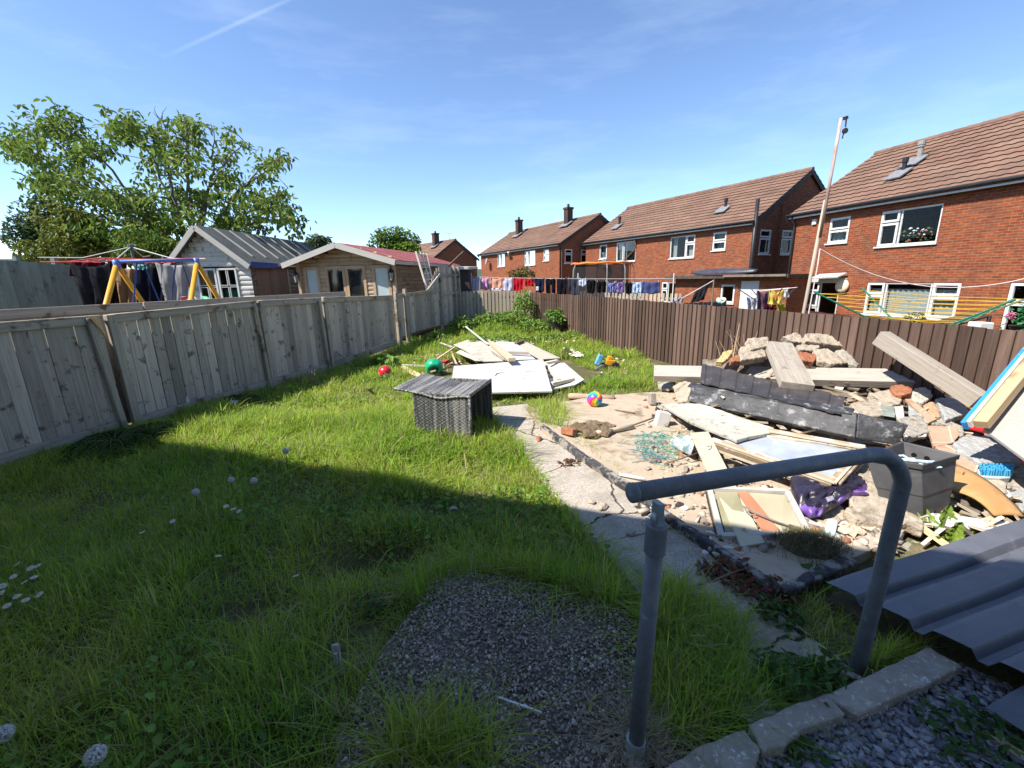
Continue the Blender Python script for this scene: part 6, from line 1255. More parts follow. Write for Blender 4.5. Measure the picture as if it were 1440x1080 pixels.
tag(m.build('wire_tangle', M('wire_grey', (.22, .27, .31), (.3, .34, .37), scale=9, metal=.3)), 'tangle of blue grey wire next to the teal netting', 'wire')
def stick(label, a, b, r, mat, name='stick', r2=None, mid=None):
    m = MB(); pts = [a, a.lerp(b, .5)+(mid or Vector()), b]; m.tube(pts, r, 7, r2=r2); return tag(m.build(name, mat, smooth=True), label, name.replace('_', ' '))
PALEST = M('stick_pale', (.50, .42, .31), (.40, .33, .24), scale=9, co='lc', rough=.9); DKST = M('stick_dark', (.16, .11, .07), (.22, .16, .11), scale=9, rough=.9)
stick('thick pale stick lying on the sandy base', G(839, 609, .09), G(890, 600, .08), .028, PALEST)
stick('long thin twig running from the thick stick to the heap', G(884, 600, .08), G(926, 585, .09), .010, DKST)
stick('short twig on the sandy base behind the rainbow ball', G(865, 576, .07), G(893, 581, .07), .008, DKST)
stick('white plastic pipe at the near edge of the sandy base', G(871, 667, .08), G(908, 674, .08), .014, M('pipe_white', (.72, .71, .67), rough=.4), 'pipe')
stick('log lying behind the rainbow ball', G(800, 557, .04), G(864, 560, .06), .045, M('log_pink', (.36, .23, .16), (.46, .33, .25), scale=7, rough=.95, bump=.5), 'log')
stick('thin stem crossing the grass below the teal netting', G(936, 652, .1), G(984, 636, .14), .007, DKST)
m = MB(); c = G(801, 607, .10); m.bar(c-Vector((.06, -.06, 0)), c+Vector((.05, -.05, .01)), .09, .07, up=Vector((.3, 0, 1)), jit=.008); tag(m.build('broken_brick', BRK, bevel=.006, rough=(3, .012, .05)), 'single orange brick at the black edging by the soil', 'brick')
m = MB(); c = G(757, 617, .03); m.rock(c, (.12, .07, .05)); tag(m.build('broken_brick', BRK), 'small brick fragment lying on the path', 'brick')
for lab, x, y, s_ in (('pale stone on the path edge above the handrail end', 847, 712, .09), ('second pale stone beside the path edge', 830, 705, .07), ('flat dark stone on the shaded path', 886, 748, .07), ('small rock at the bare patch of lawn', 638, 715, .06)):
    m = MB(); m.rock(G(x, y, .03), (s_*1.3, s_, s_*.6)); tag(m.build('rock', STB if 'pale' in lab else STN, rough=(3, .01, .04)), lab, 'rock')
# soil lump on the base
m = MB(); c = G(828, 608, .05)
for dx, dy, s_ in ((0, 0, .22), (.14, -.05, .2), (-.12, .08, .18), (.05, .16, .2), (.22, .1, .16), (.0, -.14, .16)): m.rock(c+Vector((dx, dy, .02)), (s_*1.6, s_*1.3, s_*.55), k=26)
tag(m.build('soil_heap', M('soil_lump', (.11, .075, .045), (.19, .14, .09), scale=8, rough=1, bump=1, dist=.02), rough=(4, .05, .06)), 'crumbled brown soil heap on the corner of the sandy base', 'soil')
# ------------------------------------------------------------------ white panels in the middle of the garden
WPAN = M('panel_white', (.56, .56, .545), (.50, .495, .475), scale=3, rough=.5, c3=(.34, .30, .24), s3=4, lo3=.57, hi3=.74)
WPAN2 = M('panel_offwhite', (.46, .425, .365), (.39, .355, .30), scale=2.5, rough=.8, c3=(.28, .245, .195), s3=4, lo3=.56, hi3=.7)
PLKB = wood('plank_beige', (.40, .345, .27), (.46, .41, .335), rand=.08)
o8, s8 = (600, 450), 6.26
def GP(pts): return [G(o8[0]+x/s8, o8[1]+y/s8, z) for x, y, z in pts]
q = GP([(240, 405, .33), (1025, 345, .33), (1106, 625, .12), (205, 645, .12)])
m = MB(); n_ = 5
for k in range(n_):
    a, b = k/n_, (k+1)/n_ - (.008 if k < n_-1 else 0); m.poly([q[0].lerp(q[3], a), q[1].lerp(q[2], a), q[1].lerp(q[2], b), q[0].lerp(q[3], b)], .03)
wd = tag(m.build('boarded_door', WPAN, bevel=.003), 'large white boarded door lying on top of the pile', 'door')
nrm = (q[1]-q[0]).cross(q[3]-q[0]).normalized(); nrm = nrm if nrm.z > 0 else -nrm; c_ = q[0]+nrm*.02
m = MB(); m.tube([PL(o8[0]+x/s8, o8[1]+y/s8, c_, nrm) for x, y in ((603, 490), (620, 472), (650, 466), (690, 468))], .008, 6); m.build('handle', M('handle_dark', (.12, .11, .10), metal=.4, rough=.5), wd)
def gboard(name, label, cat, pts, th, mat, lcx=None):
    w = GP(pts); m = MB(); m.poly(w, th, lcx=lcx); return tag(m.build(name, mat, bevel=.003), label, cat)
q2 = GP([(1040, 388, .14), (1212, 376, .20), (1385, 524, .12), (1300, 572, .08), (1108, 608, .06)])
pa = thing('framed_panel', 'smaller white panel on timber battens right of the boarded door', 'panel', q2[0]); m = MB(); m.poly(q2, .02); m.build('panel', WPAN, pa)
m = MB()
for a, b in (((1048, 395, .20), (1168, 530, .14)), ((1100, 562, .12), (1292, 520, .12)), ((1040, 383, .21), (1150, 360, .22))): A, B = GP([a, b]); m.bar(A, B, .07, .05)
m.build('batten', wood('batten_weathered', (.44, .37, .29), (.54, .47, .38)), pa, bevel=.003)
gboard('white_sheet', 'big off-white board at the left of the pile behind the door', 'board', [(235, 215, .16), (375, 168, .20), (545, 195, .26), (700, 356, .30), (500, 362, .28), (330, 262, .22)], .02, WPAN2)
gboard('white_sheet', 'warped off-white strip with a dark gap beneath it', 'board', [(255, 285, .16), (300, 262, .2), (505, 358, .26), (430, 358, .22)], .015, WPAN2)
gboard('white_board', 'bright white panel in the middle of the pile under a thick batten', 'panel', [(560, 192, .22), (640, 172, .22), (790, 205, .24), (960, 345, .26), (740, 352, .30), (640, 270, .28)], .02, WPAN)
A = GP([(745, 195, .22), (862, 184, .2), (1182, 335, .16), (1150, 368, .16), (1005, 345, .22)]); m = MB()
for k in range(4):
    a, b = k/4, (k+.96)/4; m.poly([A[0].lerp(A[1], a), A[0].lerp(A[1], b), A[4].lerp(A[2], b), A[4].lerp(A[2], a)], .025, lcx=(A[2]-A[1]))
tag(m.build('plank_panel', PLKB, bevel=.002), 'beige planked panel at the right back of the white pile', 'panel')
def gbar(label, a, b, w, h, mat, name='batten'): A, B = GP([a, b]); m = MB(); m.bar(A, B, w, h, jit=.003); return tag(m.build(name, mat, bevel=.003), label, name.replace('_', ' '))
gbar('thick pale timber batten lying across the white panels', (575, 205, .33), (750, 350, .40), .12, .06, wood('batten_orange', (.38, .295, .20), (.44, .37, .275)))
gbar('short grey batten at the middle of the white pile', (700, 285, .34), (898, 292, .32), .09, .05, wood('batten_grey2', (.30, .25, .21), (.38, .33, .28)))
gbar('dark short timber at the top edge of the white pile', (785, 208, .26), (848, 184, .24), .07, .05, wood('dark_timber3', (.10, .07, .055), (.16, .12, .09)))
gbar('white lath pointing up from the back of the pile', (345, 60, .42), (540, 215, .30), .035, .03, WPAN, 'lath')
gbar('second white lath lying on the back of the pile', (510, 145, .22), (575, 205, .28), .05, .03, WPAN2, 'lath')
gbar('thin pale lath sticking out left of the pile', (120, 200, .14), (225, 240, .18), .04, .03, WPAN2, 'lath')
gbar('dark thin strip lying between the white boards', (570, 275, .30), (680, 352, .32), .03, .02, wood('dark_timber4', (.2, .18, .16), (.3, .27, .24)))
gbar('dark plank end at the far side of the pile', (505, 100, .12), (560, 140, .12), .08, .04, wood('dark_timber3', (.10, .07, .055), (.16, .12, .09)))
m = MB(); m.ball(GP([(215, 198, .12)])[0], .045); tag(m.build('ball', M('ball_blue_white', (.45, .6, .8), (.2, .35, .6), scale=9), smooth=True), 'little pale blue ball at the left edge of the white pile', 'ball')
m = MB(); c = GP([(1225, 325, .02)])[0]; m.hull([c+Vector(v) for v in ((-.22, -.1, 0), (.2, -.1, 0), (.24, .15, 0), (-.2, .15, 0), (.0, -.02, .2), (.06, .1, .18))]); tag(m.build('turf_piece', M('turf_dark', (.06, .05, .03), (.11, .10, .05), scale=14, rough=1, bump=1), rough=(4, .05, .05)), 'dark upturned wedge of turf at the right of the pile', 'turf')
w = GP([(1190, 260, .04), (1240, 236, .05), (1330, 290, .06), (1385, 345, .04), (1310, 362, .05), (1260, 330, .06)])
m = MB(); N = 12; vs = []
for j in range(N+1):
    for i in range(N+1): u, v = i/N, j/N; p = w[0].lerp(w[2], u).lerp(w[5].lerp(w[3], u), v); vs.append(p+Z*(.05+.06*mnoise.noise(p*7)+.03*mnoise.noise(p*19)))
m.add(vs, [(j*(N+1)+i, j*(N+1)+i+1, (j+1)*(N+1)+i+1, (j+1)*(N+1)+i) for j in range(N) for i in range(N)]); tag(m.build('plastic_sheet', M('sheet_dirty', (.58, .54, .48), (.42, .37, .31), scale=9, rough=.6), solid=.004), 'crumpled dirty white plastic sheet right of the pile', 'sheet')
# debris on the left of the pile
pts = [];
for _ in range(330): pts.append(tuple(GP([(random.gauss(120, 75), random.gauss(330, 55), .03)])[0]))
for _ in range(160): pts.append(tuple(GP([(random.uniform(650, 1330), random.gauss(120, 45), .12 + .05)])[0]))
for _ in range(120): pts.append(tuple(G(random.uniform(840, 900), random.gauss(520, 9), .03)))
o = scatter('litter_scraps', [M('scrap_%d' % i, c, tuple(v*.7 for v in c), scale=12, rough=.9) for i, c in enumerate([(.42, .33, .24), (.55, .47, .38), (.24, .16, .10), (.62, .30, .24), (.66, .64, .6), (.38, .12, .09)])], pts, 10, (.03, .15), (.12, .5), [.3, .22, .22, .08, .12, .06], tilt=.35); kind(o, 'stuff'); tag(o, 'small scraps of wood, tile and plastic strewn around the white pile', 'scraps')
for lab, a, b, mt in (('pale split board lying between the red and the green ball', (540+0, 0, 0), 0, 0),):
    m = MB(); m.poly([G(561, 514, .05), G(567, 513, .06), G(592, 526, .05), G(587, 530, .05)], .03); tag(m.build('split_board', wood('pine_strip', (.52, .38, .22), (.62, .48, .30))), lab, 'board')
m = MB(); m.bar(G(560, 513, .07), G(598, 515, .06), .05, .03); tag(m.build('lath', WPAN2), 'pale lath behind the split board near the green ball', 'lath')
m = MB(); m.bar(G(612, 507, .10), G(640, 488, .2), .035, .03); m.bar(G(634, 494, .1), G(642, 512, .14), .03, .02); tag(m.build('lath', wood('lath_pink', (.5, .34, .26), (.6, .44, .34))), 'crossed brownish laths beside the green ball', 'lath')
m = MB(); m.rock(G(627, 508, .07), (.2, .12, .12)); tag(m.build('red_scrap', M('red_scrap', (.42, .05, .05), (.3, .04, .04))), 'red plastic scrap right of the green ball', 'scrap')
# balls
c = G(611, 527, 0)+Z*.15
gb = thing('play_ball', 'deflated green play ball with a torn opening', 'ball', c-Z*.15); m = MB(); m.ball(c, .165, 26, 16, (1, 1, .95)); bm_v = []
for v in m.v:
    p = Vector(v); dd = p - c; t = dd.normalized().dot(Vector((.1, -.9, -.25)).normalized()); k = max(0, (t-.80)/.2); p = p - dd*k*.55*(1+.5*mnoise.noise(p*30)); p = p + Z*.02*mnoise.noise(p*12); bm_v.append(tuple(p))
m.v = bm_v; m.build('shell', M('ball_green', (.01, .32, .15), (.012, .38, .19), scale=5, rough=.35, spec=.5), gb, smooth=True)
m = MB(); f = c+Vector((.03, -.125, -.03))
m.poly([f+Vector(v) for v in ((-.085, .0, -.02), (-.02, -.025, .015), (.05, -.02, .03), (.085, .015, .05), (.05, -.015, -.03), (-.02, -.015, -.055))], .02, up=(0, -1, 0))
m.build('torn_hole_shade', M('hole_shade_black', (.004, .004, .004)), gb)  # flat black piece gives the shade inside the tear as colour
m = MB(); m.bar(f+Vector((-.07, -.022, -.03)), f+Vector((.03, -.035, -.005)), .03, .012, up=(0, -1, .3)); m.build('torn_lining', M('lining_tan', (.45, .32, .24), (.30, .2, .15), scale=16), gb)
c = G(542, 530, 0)+Z*.09
m = MB(); m.ball(c, .115, 22, 14)
for f in m.f: pass
cm = [0 if (sum(m.v[i][2] for i in f)/len(f) - c.z) > -.02+.03*math.sin(4*math.atan2(sum(m.v[i][1] for i in f)/len(f)-c.y, sum(m.v[i][0] for i in f)/len(f)-c.x)) else 1 for f in m.f]; m.mi = cm
tag(m.build('football', [M('ball_red', (.58, .015, .03), rough=.35, spec=.5), M('ball_white', (.66, .63, .60), rough=.4)], smooth=True), 'small red and white football in the shaded grass', 'ball')
c = G(836, 571, .055)+Z*.095; m = MB(); m.ball(c, .10, 48, 24); RB = []
cols = [(.75, .03, .04), (.80, .25, .02), (.80, .62, .02), (.06, .50, .06), (.02, .35, .55), (.05, .08, .5), (.55, .04, .35)]
ax = Vector((.15, -.8, .35)).normalized(); u_ = ax.orthogonal().normalized(); v_ = ax.cross(u_); m.mi = []
for f in m.f:
    p = (sum((Vector(m.v[i]) for i in f), Vector())/len(f) - c).normalized(); a = math.atan2(p.dot(v_), p.dot(u_)) + 1.1*p.dot(ax); m.mi.append(int((a/6.2832*14) % 14) % 7)
tag(m.build('rainbow_ball', [M('rainbow_%d' % i, q, rough=.35, spec=.5) for i, q in enumerate(cols)], smooth=True), 'rainbow striped ball on the sandy concrete', 'ball')
# toy digger
dg = thing('toy_digger', 'orange and blue toy digger with dark wheels in the grass', 'toy', G(853, 522, 0)); c = G(853, 522, .0)+Vector((0, .05, 0))
m = MB(); m.bar(c+Vector((-.02, 0, .16)), c+Vector((.16, 0, .15)), .13, .10); m.bar(c+Vector((.02, 0, .24)), c+Vector((.10, 0, .23)), .11, .08); m.build('body', M('toy_orange', (.75, .30, .02), (.65, .25, .02), rough=.4), dg, bevel=.012, bseg=2)
for x, r in ((-.03, .07), (.15, .085)):
    m = MB()
    for y in (-.09, .06): m.lathe(c+Vector((x, y, r)), [(0, 0), (r*.7, 0), (r, .012), (r, .04), (r*.7, .05), (0, .05)], 18, ax=(0, 1, 0))
    w_ = m.build('wheel', BLACKP, dg)
m = MB(); m.bar(c+Vector((-.18, 0, .12)), c+Vector((-.10, 0, .30)), .10, .08); m.bar(c+Vector((-.12, 0, .26)), c+Vector((-.02, 0, .2)), .03, .03); m.build('arm', M('toy_blue', (.05, .28, .58), (.3, .55, .7), rough=.4), dg, bevel=.008)
m = MB(); m.bar(c+Vector((-.2, -.02, .02)), c+Vector((-.07, -.02, .1)), .14, .08); m.build('bucket', M('toy_grey', (.16, .17, .18), (.1, .1, .11)), dg, bevel=.006)
# ------------------------------------------------------------------ tipped rattan chair
def weave(m, o, ex, ey, w, h, th, prof=None, inner=True, nrm=None):
    """a woven panel with relief: strands across the width over upright canes"""
    nx, ny = max(8, int(w/.007)), max(6, int(h/.0065)); n_ = nrm; vs, ls = [], []; r = random.uniform(0, 20)
    for j in range(ny+1):
        for i in range(nx+1):
            x, y = w*i/nx, h*j/ny; d = .0042*math.sin(math.pi*x/.021)*(1 if int(y/.013) % 2 else -1)*abs(math.sin(math.pi*y/.013))*min(1, i/3, (nx-i)/3, j/3, (ny-j)/3)
            p = o+ex*x+ey*y + (prof(x) if prof else Vector()); vs.append(p+n_*d); ls.append((x+r, y+r, r))
    fs = [(j*(nx+1)+i, j*(nx+1)+i+1, (j+1)*(nx+1)+i+1, (j+1)*(nx+1)+i) for j in range(ny) for i in range(nx)]; m.add(vs, fs, ls)
    vs2 = [v - n_*th for v in (o+(prof(0) if prof else Vector()), o+ex*w+(prof(w) if prof else Vector()), o+ex*w+ey*h+(prof(w) if prof else Vector()), o+ey*h+(prof(0) if prof else Vector()))]
RAT, t, b = newmat('rattan'); s = nn(t, 'ShaderNodeAttribute', attribute_name='lc').outputs['Vector']
mpn = nn(t, 'ShaderNodeMapping'); mpn.inputs['Scale'].default_value = (30, 1.5, 1); lk(t, s, mpn.inputs[0]); n1 = nn(t, 'ShaderNodeTexNoise'); n1.inputs['Scale'].default_value = 1.0; n1.inputs['Detail'].default_value = 3; lk(t, mpn.outputs[0], n1.inputs[0])
mp2 = nn(t, 'ShaderNodeMapping'); mp2.inputs['Scale'].default_value = (46, 78, 1); lk(t, s, mp2.inputs[0]); n2 = nn(t, 'ShaderNodeTexNoise'); n2.inputs['Scale'].default_value = 1.0; lk(t, mp2.outputs[0], n2.inputs[0])
ad = nn(t, 'ShaderNodeMath', operation='MULTIPLY_ADD'); ad.inputs[1].default_value = .58; lk(t, n1.outputs[0], ad.inputs[0]); ck = nn(t, 'ShaderNodeTexChecker'); ck.inputs['Scale'].default_value = 1; ck.inputs['Color1'].default_value = (.62, .62, .62, 1); ck.inputs['Color2'].default_value = (.36, .36, .36, 1); mp3 = nn(t, 'ShaderNodeMapping'); mp3.inputs['Scale'].default_value = (34, 52, .001); lk(t, s, mp3.inputs[0]); lk(t, mp3.outputs[0], ck.inputs[0])
an = nn(t, 'ShaderNodeMath', operation='MULTIPLY_ADD'); an.inputs[1].default_value = .35; lk(t, n2.outputs[0], an.inputs[0]); bw = nn(t, 'ShaderNodeMath', operation='MULTIPLY'); bw.inputs[1].default_value = .65; lk(t, ck.outputs['Color'], bw.inputs[0]); lk(t, bw.outputs[0], an.inputs[2])
sb = nn(t, 'ShaderNodeMath', operation='MULTIPLY'); sb.inputs[1].default_value = .46; lk(t, an.outputs[0], sb.inputs[0]); lk(t, sb.outputs[0], ad.inputs[2])
rp_ = nn(t, 'ShaderNodeValToRGB'); e = rp_.color_ramp.elements; e[0].position = .44; e[0].color = (.045, .046, .052, 1); e[1].position = .64; e[1].color = (.28, .27, .25, 1); x = rp_.color_ramp.elements.new(.51); x.color = (.14, .138, .138, 1)
lk(t, ad.outputs[0], rp_.inputs[0]); lk(t, rp_.outputs[0], b.inputs['Base Color']); b.inputs['Roughness'].default_value = .5; b.inputs['Specular IOR Level'].default_value = .35
o_ = Vector((-.44, 4.26, .0)); ex_ = Vector((-.65, .20, 0)).normalized(); ey_ = Vector((.19, .68, 0)).normalized(); WC, DC, HC_ = .655, .70, .56
rc_ = thing('rattan_chair', 'tipped over grey woven rattan chair on the lawn', 'chair', o_+ex_*.33+ey_*.35)
nf_ = ex_.cross(Z); nf_ = nf_ if nf_.y < 0 else -nf_
def panel(name, oo, ex, ey, w, h, n_, prof=None, th=.03):
    m = MB(); weave(m, oo, ex, ey, w, h, th, prof, nrm=n_); o = m.build(name, RAT, rc_, smooth=True); s_ = o.modifiers.new('solid', 'SOLIDIFY'); s_.thickness = .022; s_.offset = 1 if True else 0
    return o
panel('skirt', o_, ex_, Z, WC, HC_-.015, nf_)
panel('skirt', o_+ey_*DC, ex_, Z, WC, HC_-.015, -nf_)
panel('seat', o_+ex_*WC, ey_, Z, DC, HC_-.015, ex_)
def tprof(x):
    k = max(0, x-.30); z = -.035*math.exp(-((x-.34)/.16)**2) + .13*k*k
    return Z*z
panel('backrest', o_+Z*(HC_-.02)-ex_*.0+nf_*.012, ex_, ey_, WC+.22, DC+.02, Z, tprof)
m = MB()
for oo in (o_+nf_*.0, o_+ey_*DC):
    m.tube([oo-Z*.02, oo+Z*HC_], .014, 8)
m.tube([o_+Z*(HC_-.012)+nf_*.012, o_+ey_*DC+Z*(HC_-.012)], .014, 8); m.build('edge_cane', RAT, rc_, smooth=True)
# ------------------------------------------------------------------ small things in the near grass
STRW = M('straw_white', (.70, .74, .78), rough=.4)
m = MB(); m.tube([G(700, 980, .055), G(762, 1002, .055)], .0042, 8); tag(m.build('plastic_stick', STRW, smooth=True), 'thin white plastic stick lying on the pebble slab', 'stick')
m = MB(); m.bar(G(478, 950, -.02), G(477, 950, -.02)+Vector((-.005, .02, .15)), .03, .014, up=(0, 1, 0), jit=.004); m.bar(G(474, 950, -.02), G(474, 950, 0)+Vector((.002, .01, .11)), .014, .012, up=(0, 1, 0)); tag(m.build('wooden_peg', M('peg_grey', (.42, .40, .37), (.24, .22, .2), scale=18, co='lc', st=(.6, 5, 5))), 'weathered wooden peg standing in the grass left of the pebble slab', 'peg')
m = MB(); q = G(263, 570, 0); p = PL(265, 569, LF(5.9)+lfn*.02, lfn); m.poly([p+lfd*-.03, p+lfd*.035, p+lfd*.01+Z*.13, p+lfd*-.012+Z*.10], .006, up=lfn); tag(m.build('shard_and_light_spot', WPAN), 'white patch put in for the spot of light at a hole in the left fence', 'shard')  # white piece stands in for bright light at a hole in the fence
m = MB(); m.poly([G(318, 568, .10), G(325, 563, .12), G(335, 563, .12), G(332, 568, .1)], .006); tag(m.build('shard_and_light_spot', WPAN), 'white shard lying in the shaded grass by the left fence', 'shard')
m = MB(); m.poly([G(513, 545, .02), G(518, 545, .02), G(519, 545, .11), G(514, 545, .12)], .005, up=(0, -1, .3)); tag(m.build('shard_and_light_spot', M('shard_clear', (.55, .58, .6), rough=.3)), 'pale upright shard near the red and white football', 'shard')
# bucket planter by the brown fence
bp = D(783, 467, 12.3); bk_ = thing('bucket_planter', 'black ribbed bucket with weeds growing in it, by the brown fence', 'planter', bp); R1 = .22
m = MB(); m.lathe(bp, [(0, 0), (R1*.82, 0), (R1*.84, .02), (R1*.95, .28), (R1*.99, .29), (R1, .33), (R1*.94, .33), (R1*.9, .27), (0, .27)], 40)
m.v = [tuple(bp + (Vector(v)-bp)*1) for v in m.v]; m.build('bucket', BLACKP, bk_)
m = MB()
for k in range(20): a = 6.2832*k/20; m.tube([bp+Vector((R1*.85*math.cos(a), R1*.85*math.sin(a), .02)), bp+Vector((R1*.96*math.cos(a), R1*.96*math.sin(a), .27))], .008, 5)
m.build('rib', BLACKP, bk_)
# ------------------------------------------------------------------ foliage
def leafmat(name, c1, c2, tr=.35, hr=.02, rand=.3, scale=.8): return M(name, c1, c2, scale=scale, rough=.55, trans=tr, rand=rand, hrand=hr, spec=.25)
def leaves(P, size, mode='rand', asp=.45, droop=.0, rg=rng, bend=.25, dirs=None):
    """numpy leaves: 6-point folded leaf; P (n,3)"""
    n = len(P); s = rg.uniform(size[0], size[1], n)[:, None]; a = rg.uniform(0, 2*np.pi, n)
    el = rg.normal(-droop, .55, n) if dirs is None else dirs[1]
    if dirs is not None: a = dirs[0]
    d = np.stack([np.cos(a)*np.cos(el), np.sin(a)*np.cos(el), np.sin(el)], 1); up = np.stack([-np.cos(a)*np.sin(el), -np.sin(a)*np.sin(el), np.cos(el)], 1); r = rg.normal(0, .6, n)[:, None]
    sd = np.cross(d, up); sd, up = sd*np.cos(r)+up*np.sin(r), up*np.cos(r)-sd*np.sin(r)
    T = [(0, 0, 0), (.35, .5, .12), (.72, .38, .06), (1, 0, -.08), (.72, -.38, .06), (.35, -.5, .12)]
    V = np.stack([P + d*s*x + sd*s*y*asp*2*.55 + up*s*(z*.6 - bend*x*x) for x, y, z in T], 1).reshape(-1, 3); b = np.arange(n)[:, None]*6
    return V, [np.concatenate([b+np.array([0, 1, 2, 3]), b+np.array([0, 3, 4, 5])])]
def plant(root, name, P, size, mat, **k):
    V, Q = leaves(np.array(P), size, **k); o = npmesh(name, V - np.array(wpos(root)), Q, [mat]); o.parent = root; return o
BARK = M('bark', (.10, .08, .065), (.17, .14, .115), scale=8, rough=.95, bump=.6)
LEAF1 = leafmat('leaf_cherry', (.105, .18, .028), (.19, .255, .05), tr=.4); LEAFC = leafmat('leaf_conifer', (.06, .105, .04), (.085, .13, .06), tr=.25); LEAFB = leafmat('leaf_bright', (.12, .21, .025), (.19, .28, .04), tr=.35)
tree = thing('cherry_tree', 'wide spreading leafy tree with open branches behind the grey shed', 'tree', D(268, 440, 19.5))
YT = 19.5; tr0 = Vector(D(262, 440, YT)); tr0.z = 0; fork = Vector(D(270, 352, YT))
OUT = [(0, 200), (28, 156), (42, 160), (58, 182), (88, 158), (103, 160), (126, 175), (134, 200), (136, 215), (146, 214), (162, 214), (166, 193), (156, 170), (175, 149), (190, 163), (211, 178), (214, 196), (228, 178), (224, 160), (254, 157), (266, 172), (290, 172), (300, 184), (334, 188), (356, 203), (380, 215), (408, 218), (412, 226), (382, 233), (400, 246), (401, 264), (420, 292), (427, 306), (423, 331), (398, 330), (300, 322), (230, 362), (60, 362), (32, 335), (52, 300), (30, 258), (44, 253), (40, 230), (0, 222)]
GAPS = [(150, 235, 24, 16), (190, 225, 22, 14), (62, 305, 18, 14), (22, 275, 30, 26), (205, 205, 10, 18), (300, 232, 14, 8), (345, 265, 12, 8), (120, 300, 14, 7)]
oa = np.array(OUT, float); cl_pts = []
while len(cl_pts) < 345:
    x, y = random.uniform(-20, 430), random.uniform(148, 362)
    if not pip(np.array([x]), np.array([y]), oa)[0]: continue
    if any(((x-gx)/rx)**2+((y-gy)/ry)**2 < 1 for gx, gy, rx, ry in GAPS): continue
    dens = .55 + .45*math.sin(x*.045+1)*math.sin(y*.06+x*.02) + (.35 if y > 270 else 0) + (.25 if x < 130 else 0)
    if random.random() > dens: continue
    dz = random.gauss(0, 1.7)*(1 if y > 200 else .6); cl_pts.append(Vector(D(x, y, YT+max(-3.4, min(3.2, dz)))))
limb_ends = [(40, 168), (95, 170), (20, 205), (178, 158), (225, 170), (258, 165), (300, 185), (345, 200), (398, 222), (405, 262), (415, 310), (120, 255), (70, 290), (110, 330), (330, 300), (250, 240), (190, 270)]
bmb = MB(); LP = []
def limb(a, b, r0, r1, wob, n=9):
    pts = []; mid = Vector((random.uniform(-1, 1), random.uniform(-1, 1), random.uniform(.2, 1.2)))*wob
    for i in range(n+1): t = i/n; pts.append(a.lerp(b, t) + mid*(4*t*(1-t))*.5 + Vector((random.gauss(0, .05), random.gauss(0, .05), random.gauss(0, .05)))*wob)
    bmb.tube(pts, r0, 7, r2=r1); return pts
limb(tr0-Z*.2, fork, .26, .17, .25)
for k, (x, y) in enumerate(limb_ends):
    e = Vector(D(x, y, YT+random.gauss(0, 1.3))); st_ = fork.lerp(tr0, random.uniform(0, .18)); LP += limb(st_, e, .085, .014, .9, 12)[2:]
cl2 = []
for c in cl_pts:
    best = min(LP, key=lambda p: (p-c).length + .25*abs(p.z-c.z) + (.8 if p.z > c.z else 0)); 
    if random.random() < .75: limb(best, c, .018, .006, .25, 4)
for _ in range(16):
    x, y = random.choice([(150, 195), (165, 215), (140, 230), (205, 215), (225, 165), (330, 240)]); e = Vector(D(x+random.gauss(0, 14), y+random.gauss(0, 12), YT)); best = min(LP, key=lambda p: (p-e).length); limb(best, e, .016, .004, .2, 4)
bmb.build('trunk', BARK, tree, smooth=True)
P = []
for c in cl_pts:
    for _ in range(random.randint(16, 44)): P.append((c.x+random.gauss(0, .21), c.y+random.gauss(0, .28), c.z+random.gauss(.06, .15)))
plant(tree, 'crown', P, (.18, .30), LEAF1, droop=.5, asp=.42)
def bush(name, label, cat, x0, x1, y0, y1, Y, n, size, mat, droop=.2, deep=.8, power=1.0, trunk=True):
    a = Vector(D((x0+x1)/2, y1, Y)); r = thing(name, label, cat, (a.x, a.y, 0)); P = []; c = Vector(D((x0+x1)/2, (y0+y1)/2, Y)); rx = (x1-x0)/2/FPX*Y; rz = (y1-y0)/2/FPX*Y
    blobs = [(c + Vector((random.gauss(0, .45)*rx, random.gauss(0, .4)*deep, random.gauss(0, .45)*rz)), random.uniform(.3, .55)) for _ in range(16)]
    for _ in range(n):
        b, f = random.choice(blobs); d = Vector((random.gauss(0, 1), random.gauss(0, 1), random.gauss(0, 1))).normalized()*random.uniform(.6, 1)**.5; p = b + Vector((d.x*rx*f, d.y*deep*f, d.z*rz*f))
        q = p-c
        if (q.x/rx)**2+(q.z/rz)**2 < 1.12: P.append(tuple(p))
    plant(r, 'foliage', P, size, mat, droop=droop)
    m = MB(); m.tube([Vector((c.x, c.y, -.1)), c], .09, 7, r2=.03)
    for _ in range(9): m.tube([Vector((c.x, c.y, c.z-rz*.8)), c+Vector((random.uniform(-.7, .7)*rx, random.uniform(-.5, .5)*deep, random.uniform(-.3, .6)*rz))], .03, 5, r2=.008)
    m.build('trunk', BARK, r); return r
bush('round_tree', 'small round bright green tree behind the summerhouse', 'tree', 521, 588, 322, 372, 26, 3600, (.14, .24), LEAFB)
bush('conifer', 'dark feathery conifer at the far left behind the fence', 'conifer', 18, 66, 278, 372, 17.2, 3000, (.10, .2), LEAFC, droop=-.6, deep=1.0)
bush('shrub', 'yellow green shrub under the spreading tree at the left', 'shrub', 45, 150, 288, 372, 16.5, 4200, (.12, .2), leafmat('leaf_shrub', (.12, .15, .025), (.18, .20, .04)), droop=.5, deep=1.1)
bush('shrub', 'low dense shrub below the spreading tree beside the grey shed', 'shrub', 140, 250, 318, 385, 16.8, 4000, (.12, .2), LEAF1, droop=.5, deep=1.0)
bush('far_tree', 'distant small trees showing above the grey shed roof end', 'tree', 425, 462, 331, 352, 40, 500, (.3, .5), leafmat('leaf_far', (.05, .08, .03), (.07, .11, .04)))
bush('shrub', 'small reddish green shrub against the far house wall', 'shrub', 716, 752, 375, 392, 29, 500, (.14, .24), leafmat('leaf_reddish', (.16, .16, .05), (.22, .12, .05)))
